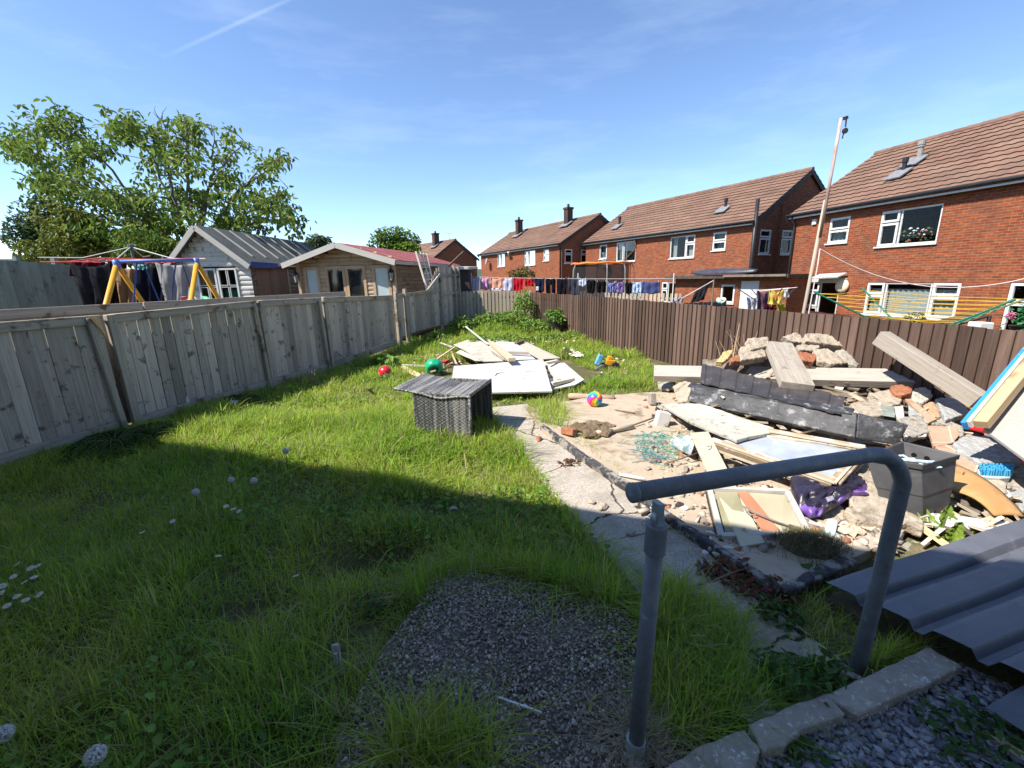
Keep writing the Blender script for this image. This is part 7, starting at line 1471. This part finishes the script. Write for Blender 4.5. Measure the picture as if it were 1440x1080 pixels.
bush('flowering_plant', 'white and yellow flowering plant between the airer arms', 'plant', 1268, 1300, 438, 470, 8.3, 260, (.05, .09), leafmat('leaf_pot', (.14, .17, .05), (.5, .46, .2)), deep=.2)
bush('weed_shrub', 'tuft of green weeds growing from the black bucket', 'plant', 768, 797, 434, 457, 12.3, 800, (.06, .12), leafmat('leaf_weed', (.10, .19, .03), (.15, .25, .045)), deep=.25)
hb = thing('hanging_basket', 'black hanging basket with a pink flower at the right edge', 'hanging basket', D(1438, 462, 8.6)); c = D(1438, 458, 8.6)
m = MB(); m.lathe(c-Z*.18, [(0, 0), (.12, .02), (.2, .18), (0, .18)], 16); m.tube([c, c+Z*.55], .006, 4); m.tube([Vector((c.x+.3, c.y, -.9)), Vector((c.x+.3, c.y, c.z+.55)), c+Z*.55], .02, 6); m.build('basket', BLACKP, hb)
P = [tuple(c+Vector((random.gauss(0, .11), random.gauss(0, .1), random.gauss(.14, .12)))) for _ in range(160)]; plant(hb, 'foliage', P, (.07, .13), leafmat('leaf_basket', (.04, .19, .06), (.08, .26, .1)), droop=.3)
P = [tuple(D(1420, 444, 8.5)+Vector((random.gauss(0, .03), random.gauss(0, .03), random.gauss(0, .03)))) for _ in range(60)]; plant(hb, 'flower', P, (.04, .07), M('petal_pink', (.62, .10, .26), (.72, .25, .40), rand=.2, trans=.3))
# ------------------------------------------------------------------ weeds, ferns, docks, flowers
WEED = leafmat('leaf_bramble', (.14, .24, .04), (.22, .33, .065), tr=.45)
def clump(name, label, cat, c, rx, ry, h, n, size, mat, droop=.1, group=None, stems=8):
    r = thing(name, label, cat, c, group); P = []
    for _ in range(n): a = random.uniform(0, 6.28); k = random.random()**.5; z = h*random.random()**.7*(1-.6*k*k); P.append((c.x+rx*k*math.cos(a), c.y+ry*k*math.sin(a), c.z+z))
    plant(r, 'foliage', P, size, mat, droop=droop)
    if stems:
        m = MB()
        for _ in range(stems): q = random.choice(P); m.tube([Vector((c.x+(q[0]-c.x)*.4, c.y+(q[1]-c.y)*.4, c.z-.03)), Vector(q)], .006, 4)
        m.build('stem', M('stem_green', (.10, .13, .04), (.2, .15, .08), scale=5), r)
    return r
for lab, x, y, Y, rx, ry, h, n in (('bramble mound at the left end of the back fence', 690, 450, 13.6, .65, .4, .30, 380), ('bramble mound in the middle of the back fence', 720, 452, 13.3, .6, .4, .42, 420), ('tall bramble where the back fence meets the brown fence', 737, 440, 13.8, .34, .3, .85, 420), ('leafy weeds at the end post of the brown fence', 752, 462, 12.2, .5, .3, .34, 300), ('weeds in front of the black bucket', 770, 478, 11.2, .5, .3, .22, 200), ('broad leafy weed right of the black bucket', 803, 480, 11.4, .38, .25, .35, 240), ('shaded nettles at the foot of the tall corner fence', 648, 458, 13.2, .4, .4, .34, 260), ('weeds along the foot of the left fence beyond the third post', 612, 476, 11.6, .35, .5, .25, 180), ('low green weeds behind the white pile', 700, 476, 10.6, .8, .3, .16, 220)):
    clump('bramble', lab, 'weeds', Vector(D(x, y, Y)) - Z*.05, rx, ry, h, n, (.07, .14), WEED, .2, 'weed clumps at the far end', 10)
clump('dock_plant', 'broad green dock leaves right of the red and white football', 'plant', G(541, 512, .03), .22, .18, .22, 60, (.14, .22), leafmat('leaf_dock', (.10, .20, .03), (.15, .26, .045)), .2)
clump('dock_plant', 'bright green dock leaves beside the split board', 'plant', G(553, 516, .03), .1, .1, .26, 24, (.12, .18), leafmat('leaf_dock2', (.16, .28, .05), (.2, .32, .07)), .2)
# the big crinkled leaf by the sheet
dp = thing('dock_plant', 'large crinkled dock leaf standing above the metal sheet', 'plant', HP(1328, 766)); DL = leafmat('leaf_dock3', (.10, .20, .025), (.22, .32, .05), scale=40, rand=.1, tr=.3)
def bigleaf(base, tip, w, bow):
    m = MB(); ax = tip-base; L = ax.length; d = ax.normalized(); sd = d.cross(Vector((-.3, -.9, .3))).normalized(); nn_ = sd.cross(d); vs = []; N, K_ = 18, 8
    for i in range(N+1):
        t = i/N; ww = w*math.sin(math.pi*min(1, t*.96+.04))**.7*(1-.25*t)
        for k in range(K_+1): u = k/K_*2-1; vs.append(base+d*L*t + sd*ww*u + nn_*(bow*(abs(u)*.5+t*t) + .012*math.sin(i*2.0+abs(u)*5)*abs(u) + .008*math.sin(k*3+i)))
    m.add(vs, [(i*(K_+1)+k, i*(K_+1)+k+1, (i+1)*(K_+1)+k+1, (i+1)*(K_+1)+k) for i in range(N) for k in range(K_)]); m.build('leaf', DL, dp, smooth=True)
c = HP(1336, 770, .02)
bigleaf(c, HP(1326, 716, .06), .075, .03); bigleaf(c, HP(1342, 735, .16), .05, .04); bigleaf(c, HP(1300, 724, .05), .03, .03); bigleaf(c, HP(1376, 744, .02), .035, .03); bigleaf(c, HP(1312, 752, .1), .035, .02); bigleaf(c, HP(1290, 726, .04), .02, .02)
# fern at the fence foot
def fern(label, c, n, L, mat, group=None):
    r = thing('fern', label, 'fern', c, group); P, A, E = [], [], []; m = MB()
    for k in range(n):
        a = 6.28*k/n+random.uniform(-.2, .2); pts = []
        for i in range(14):
            t = i/13; p = Vector((c.x+math.cos(a)*L*t, c.y+math.sin(a)*L*t, c.z+L*(.9*t-.95*t*t)+.04)); pts.append(p)
            for s_ in (-1, 1):
                for q in range(2): P.append(tuple(p)); A.append(a+s_*1.25); E.append(-.15)
        m.tube(pts, .004, 4, r2=.001)
    V, Q = leaves(np.array(P), (.05, .11), asp=.22, dirs=(np.array(A), np.array(E))); o = npmesh('frond', V-np.array(wpos(r)), Q, [mat]); o.parent = r; m.build('stem', M('stem_green', (.10, .13, .04)), r)
FERN = leafmat('leaf_fern', (.045, .10, .025), (.07, .14, .035))
fern('arching green fern at the foot of the second fence post', G(163, 628, .03), 12, .42, FERN, 'ferns along the left fence'); fern('smaller fern right of the large one along the left fence', G(215, 612, .03), 9, .32, FERN, 'ferns along the left fence'); fern('fern in deep shade near the third fence post', G(335, 568, .02), 9, .3, FERN, 'ferns along the left fence')
sd_ = thing('seed_head_weed', 'dry brown seed head weed by the fourth fence post', 'weed', G(441, 545)); m = MB()
for k in range(14):
    a = G(441+random.gauss(0, 5), 545, 0); b = a+Vector((random.gauss(0, .07), random.gauss(0, .05), random.uniform(.2, .34))); m.tube([a, b], .004, 4)
    for q in range(5): m.rock(a.lerp(b, random.uniform(.5, 1)), (.025, .025, .03), k=8)
m.build('stalk', M('dry_stalk', (.16, .13, .10), (.28, .24, .19), scale=20), sd_)
# clod with dry grass
cd = thing('turf_clod', 'clod of turf with dry grass at the foot of the heap', 'turf', G(1145, 792)); c = G(1145, 790, .0)+Vector((0, .06, .04)); m = MB(); m.ball(c, .165, 24, 14, (1.05, .7, .5)); m.v = [tuple(Vector(v)+Vector((1, 1, 1))*.03*mnoise.noise(Vector(v)*14)) for v in m.v]; m.build('soil', M('soil_clod', (.07, .055, .035), (.12, .10, .06), scale=12, rough=1, bump=1), cd, smooth=True)
# low red weeds and herbs at the corner of the base
REDW = leafmat('leaf_redweed', (.17, .03, .035), (.12, .11, .04), tr=.3, scale=9); HERB = leafmat('leaf_herb', (.05, .12, .025), (.09, .17, .035), tr=.35)
for lab, x, y, r_, h, n, mt in (('low red stemmed weed along the edging in the shade', 1035, 812, .16, .10, 150, REDW), ('red and green weed at the corner of the base', 1075, 838, .15, .10, 140, REDW), ('small red weed in the path joint', 1000, 806, .10, .05, 50, REDW), ('green herb below the red weed corner', 1095, 868, .12, .08, 110, HERB), ('dark green feathery weed above the middle kerb block', 1120, 965, .16, .13, 230, HERB), ('leafy weed beside the bent rail foot', 1165, 955, .10, .10, 90, HERB), ('leafy weed on the slate under the kerb', 1115, 1065, .10, .05, 90, HERB), ('green weeds at the bottom right corner on the slate', 1395, 1055, .2, .08, 200, HERB), ('small weed among the slate chippings', 1310, 1015, .08, .04, 40, HERB), ('weed by the corner of the metal sheet', 1140, 812, .09, .09, 80, HERB), ('small broadleaf weed left of the pebble slab', 520, 858, .07, .12, 34, HERB), ('leafy dark weeds left of the wooden peg', 410, 1030, .16, .07, 110, HERB), ('red flushed weed in the path crack', 800, 652, .10, .04, 50, REDW)):
    clump('low_weed', lab, 'weed', G(x, y, .01), r_, r_*.8, h, n, (.025, .055), mt, .1, 'low weeds', 8)
# dandelion clocks and daisies
CLK = M('clock_white', (.80, .80, .78), (.72, .72, .70), scale=30, trans=.5, rough=.9)
def clock(label, x, y, h, r_):
    b = G(x, y, h); c = thing('dandelion_clock', label, 'dandelion', Vector((b.x, b.y, 0)), 'dandelion clocks'); m = MB(); m.tube([Vector((b.x-.02, b.y+.01, 0)), b], .003, 5); m.build('stem', M('stem_green', (.10, .13, .04)), c)
    P = rng.normal(0, 1, (420, 3)); P /= np.linalg.norm(P, axis=1)[:, None]; m = MB()
    for p in P: e = b+Vector(p)*r_*random.uniform(.82, 1); m.tube([b+Vector(p)*r_*.2, e], .0006, 3, cap=False); s_ = Vector(p).orthogonal().normalized()*r_*.11; t_ = Vector(p).cross(s_); m.add([e+s_, e+t_, e-s_, e-t_], [(0, 1, 2, 3)])
    m.build('seed_head', CLK, c)
for a in (('dandelion clock cut by the left edge of the picture', 5, 1032, .17, .030), ('large dandelion clock nearest the bottom left corner', 134, 1062, .19, .032), ('dandelion clock in sunlit grass by the shadow edge', 402, 634, .22, .03), ('dandelion clock left of a pair in the shaded lawn', 275, 692, .16, .028), ('dandelion clock in the middle of the shaded lawn trio', 325, 675, .2, .026), ('dandelion clock right of the trio in the shaded lawn', 357, 676, .2, .027)): clock(*a)
PET = M('petal_daisy', (.70, .70, .70), rough=.7, trans=.3); YEL = M('daisy_yellow', (.60, .42, .03))
def daisy(label, x, y, s_=1.0):
    b = G(x, y, .13); c = thing('daisy', label, 'daisy', Vector((b.x, b.y, 0)), 'daisies in the lawn'); m = MB(); m.tube([Vector((b.x, b.y, 0)), b], .0018, 4); m.build('stem', M('stem_green', (.10, .13, .04)), c); m = MB(); t = Vector((random.gauss(0, .25), random.gauss(-.2, .2), 1)).normalized(); u = t.orthogonal().normalized(); v = t.cross(u)
    for k in range(16):
        a = 6.2832*k/16; d = u*math.cos(a)+v*math.sin(a); w = t.cross(d)*.0024*s_; m.add([b+d*.003+w*.5, b+d*.013*s_+w+t*.002, b+d*.015*s_-w*.3+t*.002, b+d*.003-w*.5], [(0, 1, 2, 3)])
    m.build('petals', PET, c); m = MB(); m.lathe(b, [(0, 0), (.0055*s_, 0), (.004*s_, .003), (0, .004)], 8, ax=t); m.build('eye', YEL, c)
DL_ = [(24, 794, 'topmost daisy of the cluster at the left edge'), (43, 799, 'daisy at the top right of the left edge cluster'), (53, 796, 'small daisy outermost right in the left edge cluster'), (19, 811, 'daisy second row left in the left edge cluster'), (48, 812, 'daisy second row right in the left edge cluster'), (34, 819, 'tiny daisy in the middle of the left edge cluster'), (4, 824, 'daisy touching the left edge of the picture'), (24, 839, 'large daisy low in the left edge cluster'), (36, 844, 'daisy low right in the left edge cluster'), (10, 852, 'daisy at the bottom of the left edge cluster'), (56, 836, 'tiny bud daisy right of the left edge cluster'), (2, 834, 'half cut daisy at the left edge'), (318, 712, 'daisy left in the row on the shaded lawn'), (328, 716, 'daisy in the middle of the row on the shaded lawn'), (336, 719, 'daisy right in the row on the shaded lawn'), (243, 733, 'lone daisy below the row on the shaded lawn'), (200, 749, 'daisy in the open shaded lawn'), (307, 782, 'lone daisy above the dark hollow'), (416, 810, 'lone daisy beside the hollow')]
for x, y, lab in DL_: daisy(lab, x, y, 1.25)
# ------------------------------------------------------------------ grass
def gblades(P, h, w, lean=.85, seed=0):
    r = np.random.default_rng(seed); n = len(P); a = r.uniform(0, 2*np.pi, n); d = np.stack([np.cos(a), np.sin(a)], 1); l = np.abs(r.normal(0, lean, n)); l = np.where(r.random(n) < .12, l+1.3, l)[:, None]; h = h[:, None]; sx = np.stack([-np.sin(a), np.cos(a)], 1)
    V = np.zeros((n, 7, 3)); ts = [0, 0, .45, .45, .8, .8, 1]; wd = [1, -1, .85, -.85, .5, -.5, 0]
    for i, (t, q) in enumerate(zip(ts, wd)):
        hor = l*h*t**1.9; V[:, i, :2] = P[:, :2] + d*hor + sx*(w[:, None]*q*.5); V[:, i, 2] = P[:, 2] + (h*t*(1-.22*l*t))[:, 0]
    b = np.arange(n)[:, None]*7
    return V.reshape(-1, 3), np.concatenate([b+np.array([0, 1, 3, 2]), b+np.array([2, 3, 5, 4])]), b+np.array([4, 5, 6])
def gpoly(pts, z=0): return np.array([tuple(G(x, y, z))[:2] for x, y in pts])
LAWN = np.array([(-6.3, -.4), (LF(1.2).x, 1.2), (LF(8.46).x, 8.46), (LF(14.6).x, 14.6), (.7, 14.4)] + [tuple(ra.lerp(rb, t))[:2] for t in (.1, .3, .5)] + [(2.6, 7.6), (2.2, 6.6), (.25, 6.2), (.05, 5.65), (.2, 4.8), (.28, 4.25), (.35, 3.7), (.45, 3.3), (.7, 2.6), (.72, 2.1), (.66, 1.9)] + [tuple(G(x, y))[:2] for x, y in ((905, 890), (868, 862), (800, 835), (700, 812), (640, 806), (612, 818), (585, 860), (545, 915), (505, 985), (470, 1050), (480, 1110))] + [(-.6, .5), (-.6, -.4)])
PATHP = np.array([tuple(v)[:2] for v in (ps+pn_*.3-pd_*.0, ps+pn_*.3+pd_*4.9, ps-pn_*.3+pd_*4.9, ps-pn_*.3)]); BASEP = np.array([(v.x, v.y) for v in BP]); PEBP = np.array([(v.x, v.y) for v in PEB]); _c = PEBP.mean(0); PEBX = _c + (PEBP-_c)*1.07
DOORP = np.array([(-1.4, 6.4), (.75, 6.3), (1.7, 7.3), (1.0, 9.6), (-1.4, 9.0)])
allP, allH, allW = [], [], []
def sow(poly, n, h0, h1, w0, w1, excl=(), patch=.35, bare=True):
    lo, hi = poly.min(0), poly.max(0); q = rng.uniform(lo, hi, (int(n), 2)); k = pip(q[:, 0], q[:, 1], poly)
    for e in excl: k &= ~pip(q[:, 0], q[:, 1], e)
    q = q[k]; x, y = q[:, 0], q[:, 1]; nzv = nz(x, y, 1.9)*.5+nz(y+7, x, 5.5)*.35
    keep = rng.random(len(q)) < np.clip(.72+nzv*patch, .12, 1)
    if bare:
        bsp = np.zeros(len(q))
        for bx, by, ra_, rb_, st in ((-.58, 3.05, .36, .15, 1.3), (-.90, 2.42, .34, .17, 1.6), (-1.45, 2.0, .22, .12, 1.1), (-1.75, 2.25, .28, .14, .8), (-.78, 1.65, .16, .28, 1.1), (-1.0, 1.05, .3, .25, .8), (-.05, 5.9, .35, .3, .7), (-1.9, 7.5, .5, .25, .8), (-.15, 2.35, .3, .08, .6)): bsp = np.maximum(bsp, st*np.exp(-((x-bx)/ra_)**2-((y-by)/rb_)**2))
        keep &= rng.random(len(q)) > bsp
    q = q[keep]; x, y = q[:, 0], q[:, 1]; nzv = nz(x*1.3, y*1.3, 1.6); tuft = .5+.5*np.clip(nz(x, y, 7), -1, 1)
    h = (h0+(h1-h0)*rng.beta(2, 2.4, len(q)))*(1+.42*nzv*patch/.35)*(.48+1.05*tuft); w = rng.uniform(w0, w1, len(q)); k = rng.random(len(q)); w = np.where(k < .13, w*2.1, w); h = np.where(k > .86, h*.55, h)
    allP.append(np.stack([x, y, gh(x, y)-.01], 1)); allH.append(np.maximum(h, .02)); allW.append(w)
def clipY(poly, a, b):
    out = []
    P = [tuple(p) for p in poly]
    for lim, sg in ((a, 1), (b, -1)):
        res = []
        for i in range(len(P)):
            p, q = P[i], P[(i+1) % len(P)]; ip, iq = sg*(p[1]-lim) >= 0, sg*(q[1]-lim) >= 0
            if ip: res.append(p)
            if ip != iq: t = (lim-p[1])/(q[1]-p[1]); res.append((p[0]+(q[0]-p[0])*t, lim))
        P = res
    return np.array(P)
sow(clipY(LAWN, .55, 2.2), 72000, .07, .17, .0028, .0055, (PEBX,))
sow(clipY(LAWN, 2.2, 3.6), 66000, .08, .18, .0035, .006, (PEBX, PATHP))
sow(clipY(LAWN, 3.6, 5.6), 66000, .07, .19, .005, .0095, (PATHP, BASEP))
sow(clipY(LAWN, 5.6, 9.0), 60000, .06, .18, .007, .012, (PATHP, BASEP, DOORP))
sow(clipY(LAWN, 9.0, 14.6), 52000, .10, .30, .010, .018, (), .3, False)
EDGE = gpoly([(560, 835), (612, 800), (700, 790), (800, 808), (880, 845), (860, 868), (790, 838), (690, 818), (630, 822), (585, 862)]); sow(EDGE, 6500, .13, .25, .0028, .005, (), .3, False)
sow(gpoly([(530, 1100), (545, 1040), (620, 1020), (690, 1030), (705, 1100)]), 2000, .09, .18, .0025, .0045, (), .3, False)
sow(gpoly([(925, 905), (960, 838), (1010, 850), (1060, 880), (1050, 960), (1150, 940), (1160, 975), (1040, 1020), (940, 1060), (915, 1000)]), 11000, .06, .22, .0025, .005, (), .4, False)
sow(gpoly([(545, 850), (600, 815), (625, 830), (590, 900), (530, 1000), (500, 1085), (440, 1085), (480, 960)]), 1100, .05, .16, .0028, .005, (), .4, False)
sow(PEBP, 500, .03, .09, .0025, .0045, (), .5, False)
sow(gpoly([(960, 780), (1040, 800), (1100, 838), (1180, 800), (1190, 825), (1110, 868), (1000, 830)]), 1500, .04, .14, .0028, .005, (), .4, False)
sow(gpoly([(880, 700), (960, 745), (1010, 790), (985, 800), (900, 745)]), 700, .04, .11, .003, .005, (), .4, False)
sow(gpoly([(690, 640), (745, 650), (770, 700), (830, 755), (880, 800), (850, 810), (740, 730)]), 3000, .05, .15, .003, .006, (), .35, False)
sow(gpoly([(905, 900), (930, 830), (960, 830), (965, 920)]), 4500, .12, .26, .003, .005, (), .3, False)
sow(gpoly([(1210, 925), (1290, 900), (1310, 905), (1230, 945)]), 1800, .05, .14, .0025, .0045, (), .3, False)
sow(gpoly([(1080, 845), (1170, 850), (1210, 900), (1190, 930), (1110, 925)]), 900, .04, .12, .0025, .0045, (), .3, False)
sow(gpoly([(745, 575), (770, 572), (905, 700), (940, 745), (905, 740), (860, 690), (775, 612)]), 5000, .04, .15, .004, .007, (PATHP,), .35, False)
sow(gpoly([(740, 560), (760, 602), (790, 608), (800, 590), (775, 568)]), 2600, .10, .22, .005, .008, (), .3, False)
sow(gpoly([(780, 545), (900, 520), (930, 535), (935, 550), (850, 562), (790, 560)]), 2600, .05, .16, .006, .010, (), .35, False)
sow(gpoly([(930, 640), (1000, 640), (1005, 680), (960, 712), (918, 700), (908, 680)]), 3600, .05, .16, .004, .007, (), .35, False)
sow(gpoly([(918, 535), (960, 536), (965, 570), (925, 566)]), 900, .06, .16, .006, .009, (), .35, False)
sow(gpoly([(632, 548), (780, 552), (785, 562), (640, 566)]), 2600, .06, .15, .005, .009, (), .3, False)
P = np.concatenate(allP); H = np.concatenate(allH); Wd = np.concatenate(allW)
V, Q4, Q3 = gblades(P, H, Wd)
def grassmat():
    m, t, b = newmat('grass_blade'); g = nn(t, 'ShaderNodeNewGeometry'); tcx_ = nn(t, 'ShaderNodeTexCoord')
    n1 = nn(t, 'ShaderNodeTexNoise'); n1.inputs['Scale'].default_value = 1.1; n1.inputs['Detail'].default_value = 5; lk(t, tcx_.outputs['Object'], n1.inputs[0])
    rp1 = nn(t, 'ShaderNodeValToRGB'); e = rp1.color_ramp.elements; e[0].position = .36; e[0].color = (.26, .42, .045, 1); e[1].position = .66; e[1].color = (.42, .51, .075, 1); lk(t, n1.outputs[0], rp1.inputs[0])
    rp2 = nn(t, 'ShaderNodeValToRGB'); rp2.color_ramp.interpolation = 'CONSTANT'; e = rp2.color_ramp.elements; e[0].color = (0, 0, 0, 1); e[1].position = .87; e[1].color = (1, 1, 1, 1); lk(t, g.outputs['Random Per Island'], rp2.inputs[0])
    mx = nn(t, 'ShaderNodeMix', data_type='RGBA'); lk(t, rp2.outputs[0], mx.inputs['Factor']); n5 = nn(t, 'ShaderNodeTexNoise'); n5.inputs['Scale'].default_value = 2.3; n5.inputs['Detail'].default_value = 6; n5.inputs['Roughness'].default_value = .7; lk(t, tcx_.outputs['Object'], n5.inputs[0]); r5 = nn(t, 'ShaderNodeMapRange'); r5.inputs[1].default_value = .54; r5.inputs[2].default_value = .74; r5.inputs[4].default_value = .55; lk(t, n5.outputs[0], r5.inputs[0])
    m5 = nn(t, 'ShaderNodeMix', data_type='RGBA'); lk(t, r5.outputs[0], m5.inputs['Factor']); lk(t, rp1.outputs[0], m5.inputs['A']); m5.inputs['B'].default_value = (.36, .34, .09, 1); lk(t, m5.outputs['Result'], mx.inputs['A']); mx.inputs['B'].default_value = (.44, .37, .20, 1)
    h = nn(t, 'ShaderNodeHueSaturation'); wn = nn(t, 'ShaderNodeTexWhiteNoise', noise_dimensions='1D'); lk(t, g.outputs['Random Per Island'], wn.inputs['W']); r = nn(t, 'ShaderNodeMapRange'); r.inputs[3].default_value = .7; r.inputs[4].default_value = 1.3; lk(t, wn.outputs[0], r.inputs[0]); lk(t, r.outputs[0], h.inputs['Value']); lk(t, mx.outputs['Result'], h.inputs['Color'])
    lk(t, h.outputs[0], b.inputs['Base Color']); b.inputs['Roughness'].default_value = .5; b.inputs['Specular IOR Level'].default_value = .25
    tl = nn(t, 'ShaderNodeBsdfTranslucent'); lk(t, h.outputs[0], tl.inputs[0]); ms = nn(t, 'ShaderNodeMixShader'); ms.inputs[0].default_value = .55; lk(t, b.outputs[0], ms.inputs[1]); lk(t, tl.outputs[0], ms.inputs[2]); lk(t, ms.outputs[0], t.nodes['Material Output'].inputs[0]); return m
go = npmesh('grass', V, [Q4, Q3], [grassmat()]); kind(go, 'stuff'); tag(go, 'long uncut grass growing over the lawn and the path edges', 'grass')
# small broad leaves between the blades
q = []
for poly, n in ((clipY(LAWN, .6, 3.2), 5200), (clipY(LAWN, 3.2, 7), 3800), (clipY(LAWN, 7, 14.5), 2600)):
    lo, hi = poly.min(0), poly.max(0); a = rng.uniform(lo, hi, (n*2, 2)); a = a[pip(a[:, 0], a[:, 1], poly) & ~pip(a[:, 0], a[:, 1], PEBP) & ~pip(a[:, 0], a[:, 1], PATHP) & ~pip(a[:, 0], a[:, 1], BASEP)]; a = a[nz(a[:, 0], a[:, 1], 3.1) > .05]; q.append(a)
q = np.concatenate(q); P = np.stack([q[:, 0], q[:, 1], gh(q[:, 0], q[:, 1]) + rng.uniform(.01, .09, len(q))], 1)
V, Qd = leaves(P, (.02, .06), asp=.6, droop=-.2); co_ = npmesh('ground_cover', V, Qd, [leafmat('leaf_clover', (.12, .24, .04), (.20, .31, .06), scale=3, rand=.35)]); kind(co_, 'stuff'); tag(co_, 'clover and small broad leaved weeds between the grass blades', 'weeds')
# dry grass on the clod, dry stalks at the brown fence and straw round the rail foot
def dry(root, name, c, rx, ry, z, n, h, mat, lean=.9, w=.003):
    q = rng.normal(0, .5, (n, 2)); P = np.stack([c.x+q[:, 0]*rx, c.y+q[:, 1]*ry, np.full(n, z)+0*q[:, 0]], 1)
    P[:, 2] = z - .10*(q[:, 0]**2+q[:, 1]**2)*.6
    V, a, b = gblades(P, rng.uniform(h*.5, h, n), np.full(n, w), lean, 5); off = np.array(wpos(root)) if root else 0; o = npmesh(name, V-off, [a, b], [mat]); o.parent = root; return o
DRYG = M('dry_grass', (.20, .16, .09), (.13, .14, .05), scale=9, rand=.35, trans=.3, rough=.9)
dry(cd, 'dry_grass', c, .22, .15, c.z+.085, 1900, .055, DRYG)
o = dry(None, 'straw', G(900, 1050), .22, .16, .03, 700, .12, M('straw', (.34, .28, .19), (.24, .19, .12), scale=9, rand=.3), 2.0, .003); kind(o, 'stuff'); tag(o, 'dead straw and bark shreds around the rail foot', 'straw')
ds = thing('dry_stalks', 'dry bare stalks rising against the brown fence left of the heap', 'weed', D(1035, 500, 6.6)); m = MB()
for k in range(9):
    a = D(1018+5*k+random.uniform(-6, 6), 508, 6.5); b = D(1005+8*k+random.uniform(-8, 8), random.uniform(455, 490), 6.6); m.tube([a, a.lerp(b, .5)+Vector((random.gauss(0, .05), 0, .02)), b], .006, 4, r2=.002)
m.tube([D(1030, 508, 6.5), D(1035, 480, 6.5), D(1040, 455, 6.5)], .012, 5, r2=.005); m.build('stalk', M('dry_stalk2', (.42, .27, .17), (.5, .36, .25), scale=9), ds)
# white pebbles round the rail foot
o = scatter('white_pebbles', [M('pebble_white', (.50, .49, .46), (.38, .37, .35), scale=20), STN], [tuple(G(random.gauss(895, 38), random.gauss(1055, 18), .035)) for _ in range(90)], 8, (.012, .035), (.5, .8), [.6, .4]); kind(o, 'stuff'); tag(o, 'pale pebbles lying around the foot of the handrail', 'pebbles')
# ------------------------------------------------------------------ the viewer's own house, just behind: it shades the near garden
ed = Vector((.941, -.338, 0)); en = Vector((-.338, -.941, 0))       # along the house, and away from the garden
hp = en*.42; own = thing('brick_house', 'house behind the viewer whose eaves shade the lawn', 'house', (hp.x, hp.y, -.2))
ZEV = 5.5
m = MB(); wallgrid(m, Vector((hp.x, hp.y, 0)), ed, Z, -en, -9.5, 16, -.2, ZEV, []); wallgrid(m, Vector((hp.x, hp.y, 0))+en*8, ed, Z, en, -9.5, 16, -.2, ZEV, [])
for s_ in (-9.5, 16): b0 = Vector((hp.x, hp.y, 0))+ed*s_; wallgrid(m, b0, en, Z, ed*(1 if s_ > 0 else -1), 0, 8, -.2, ZEV, []); m.add([b0+Z*ZEV, b0+en*8+Z*ZEV, b0+en*4+Z*7.6], [(0, 1, 2)])
m.build('wall', M('own_wall_bounce', (.72, .70, .66), (.66, .64, .60), scale=3, rough=.9), own)  # unseen wall, made pale to bounce light into the shaded garden
m = MB()
for s_ in (0, 1):
    A = Vector((hp.x, hp.y, 0)) + (en*-.34 if s_ == 0 else en*8.34); q = [A+ed*-9.7+Z*(ZEV-.05), A+ed*16.2+Z*(ZEV-.05), Vector((hp.x, hp.y, 0))+en*4+ed*16.2+Z*7.65, Vector((hp.x, hp.y, 0))+en*4+ed*-9.7+Z*7.65]; m.poly(q, .1)
m.build('roof', ROOF, own)
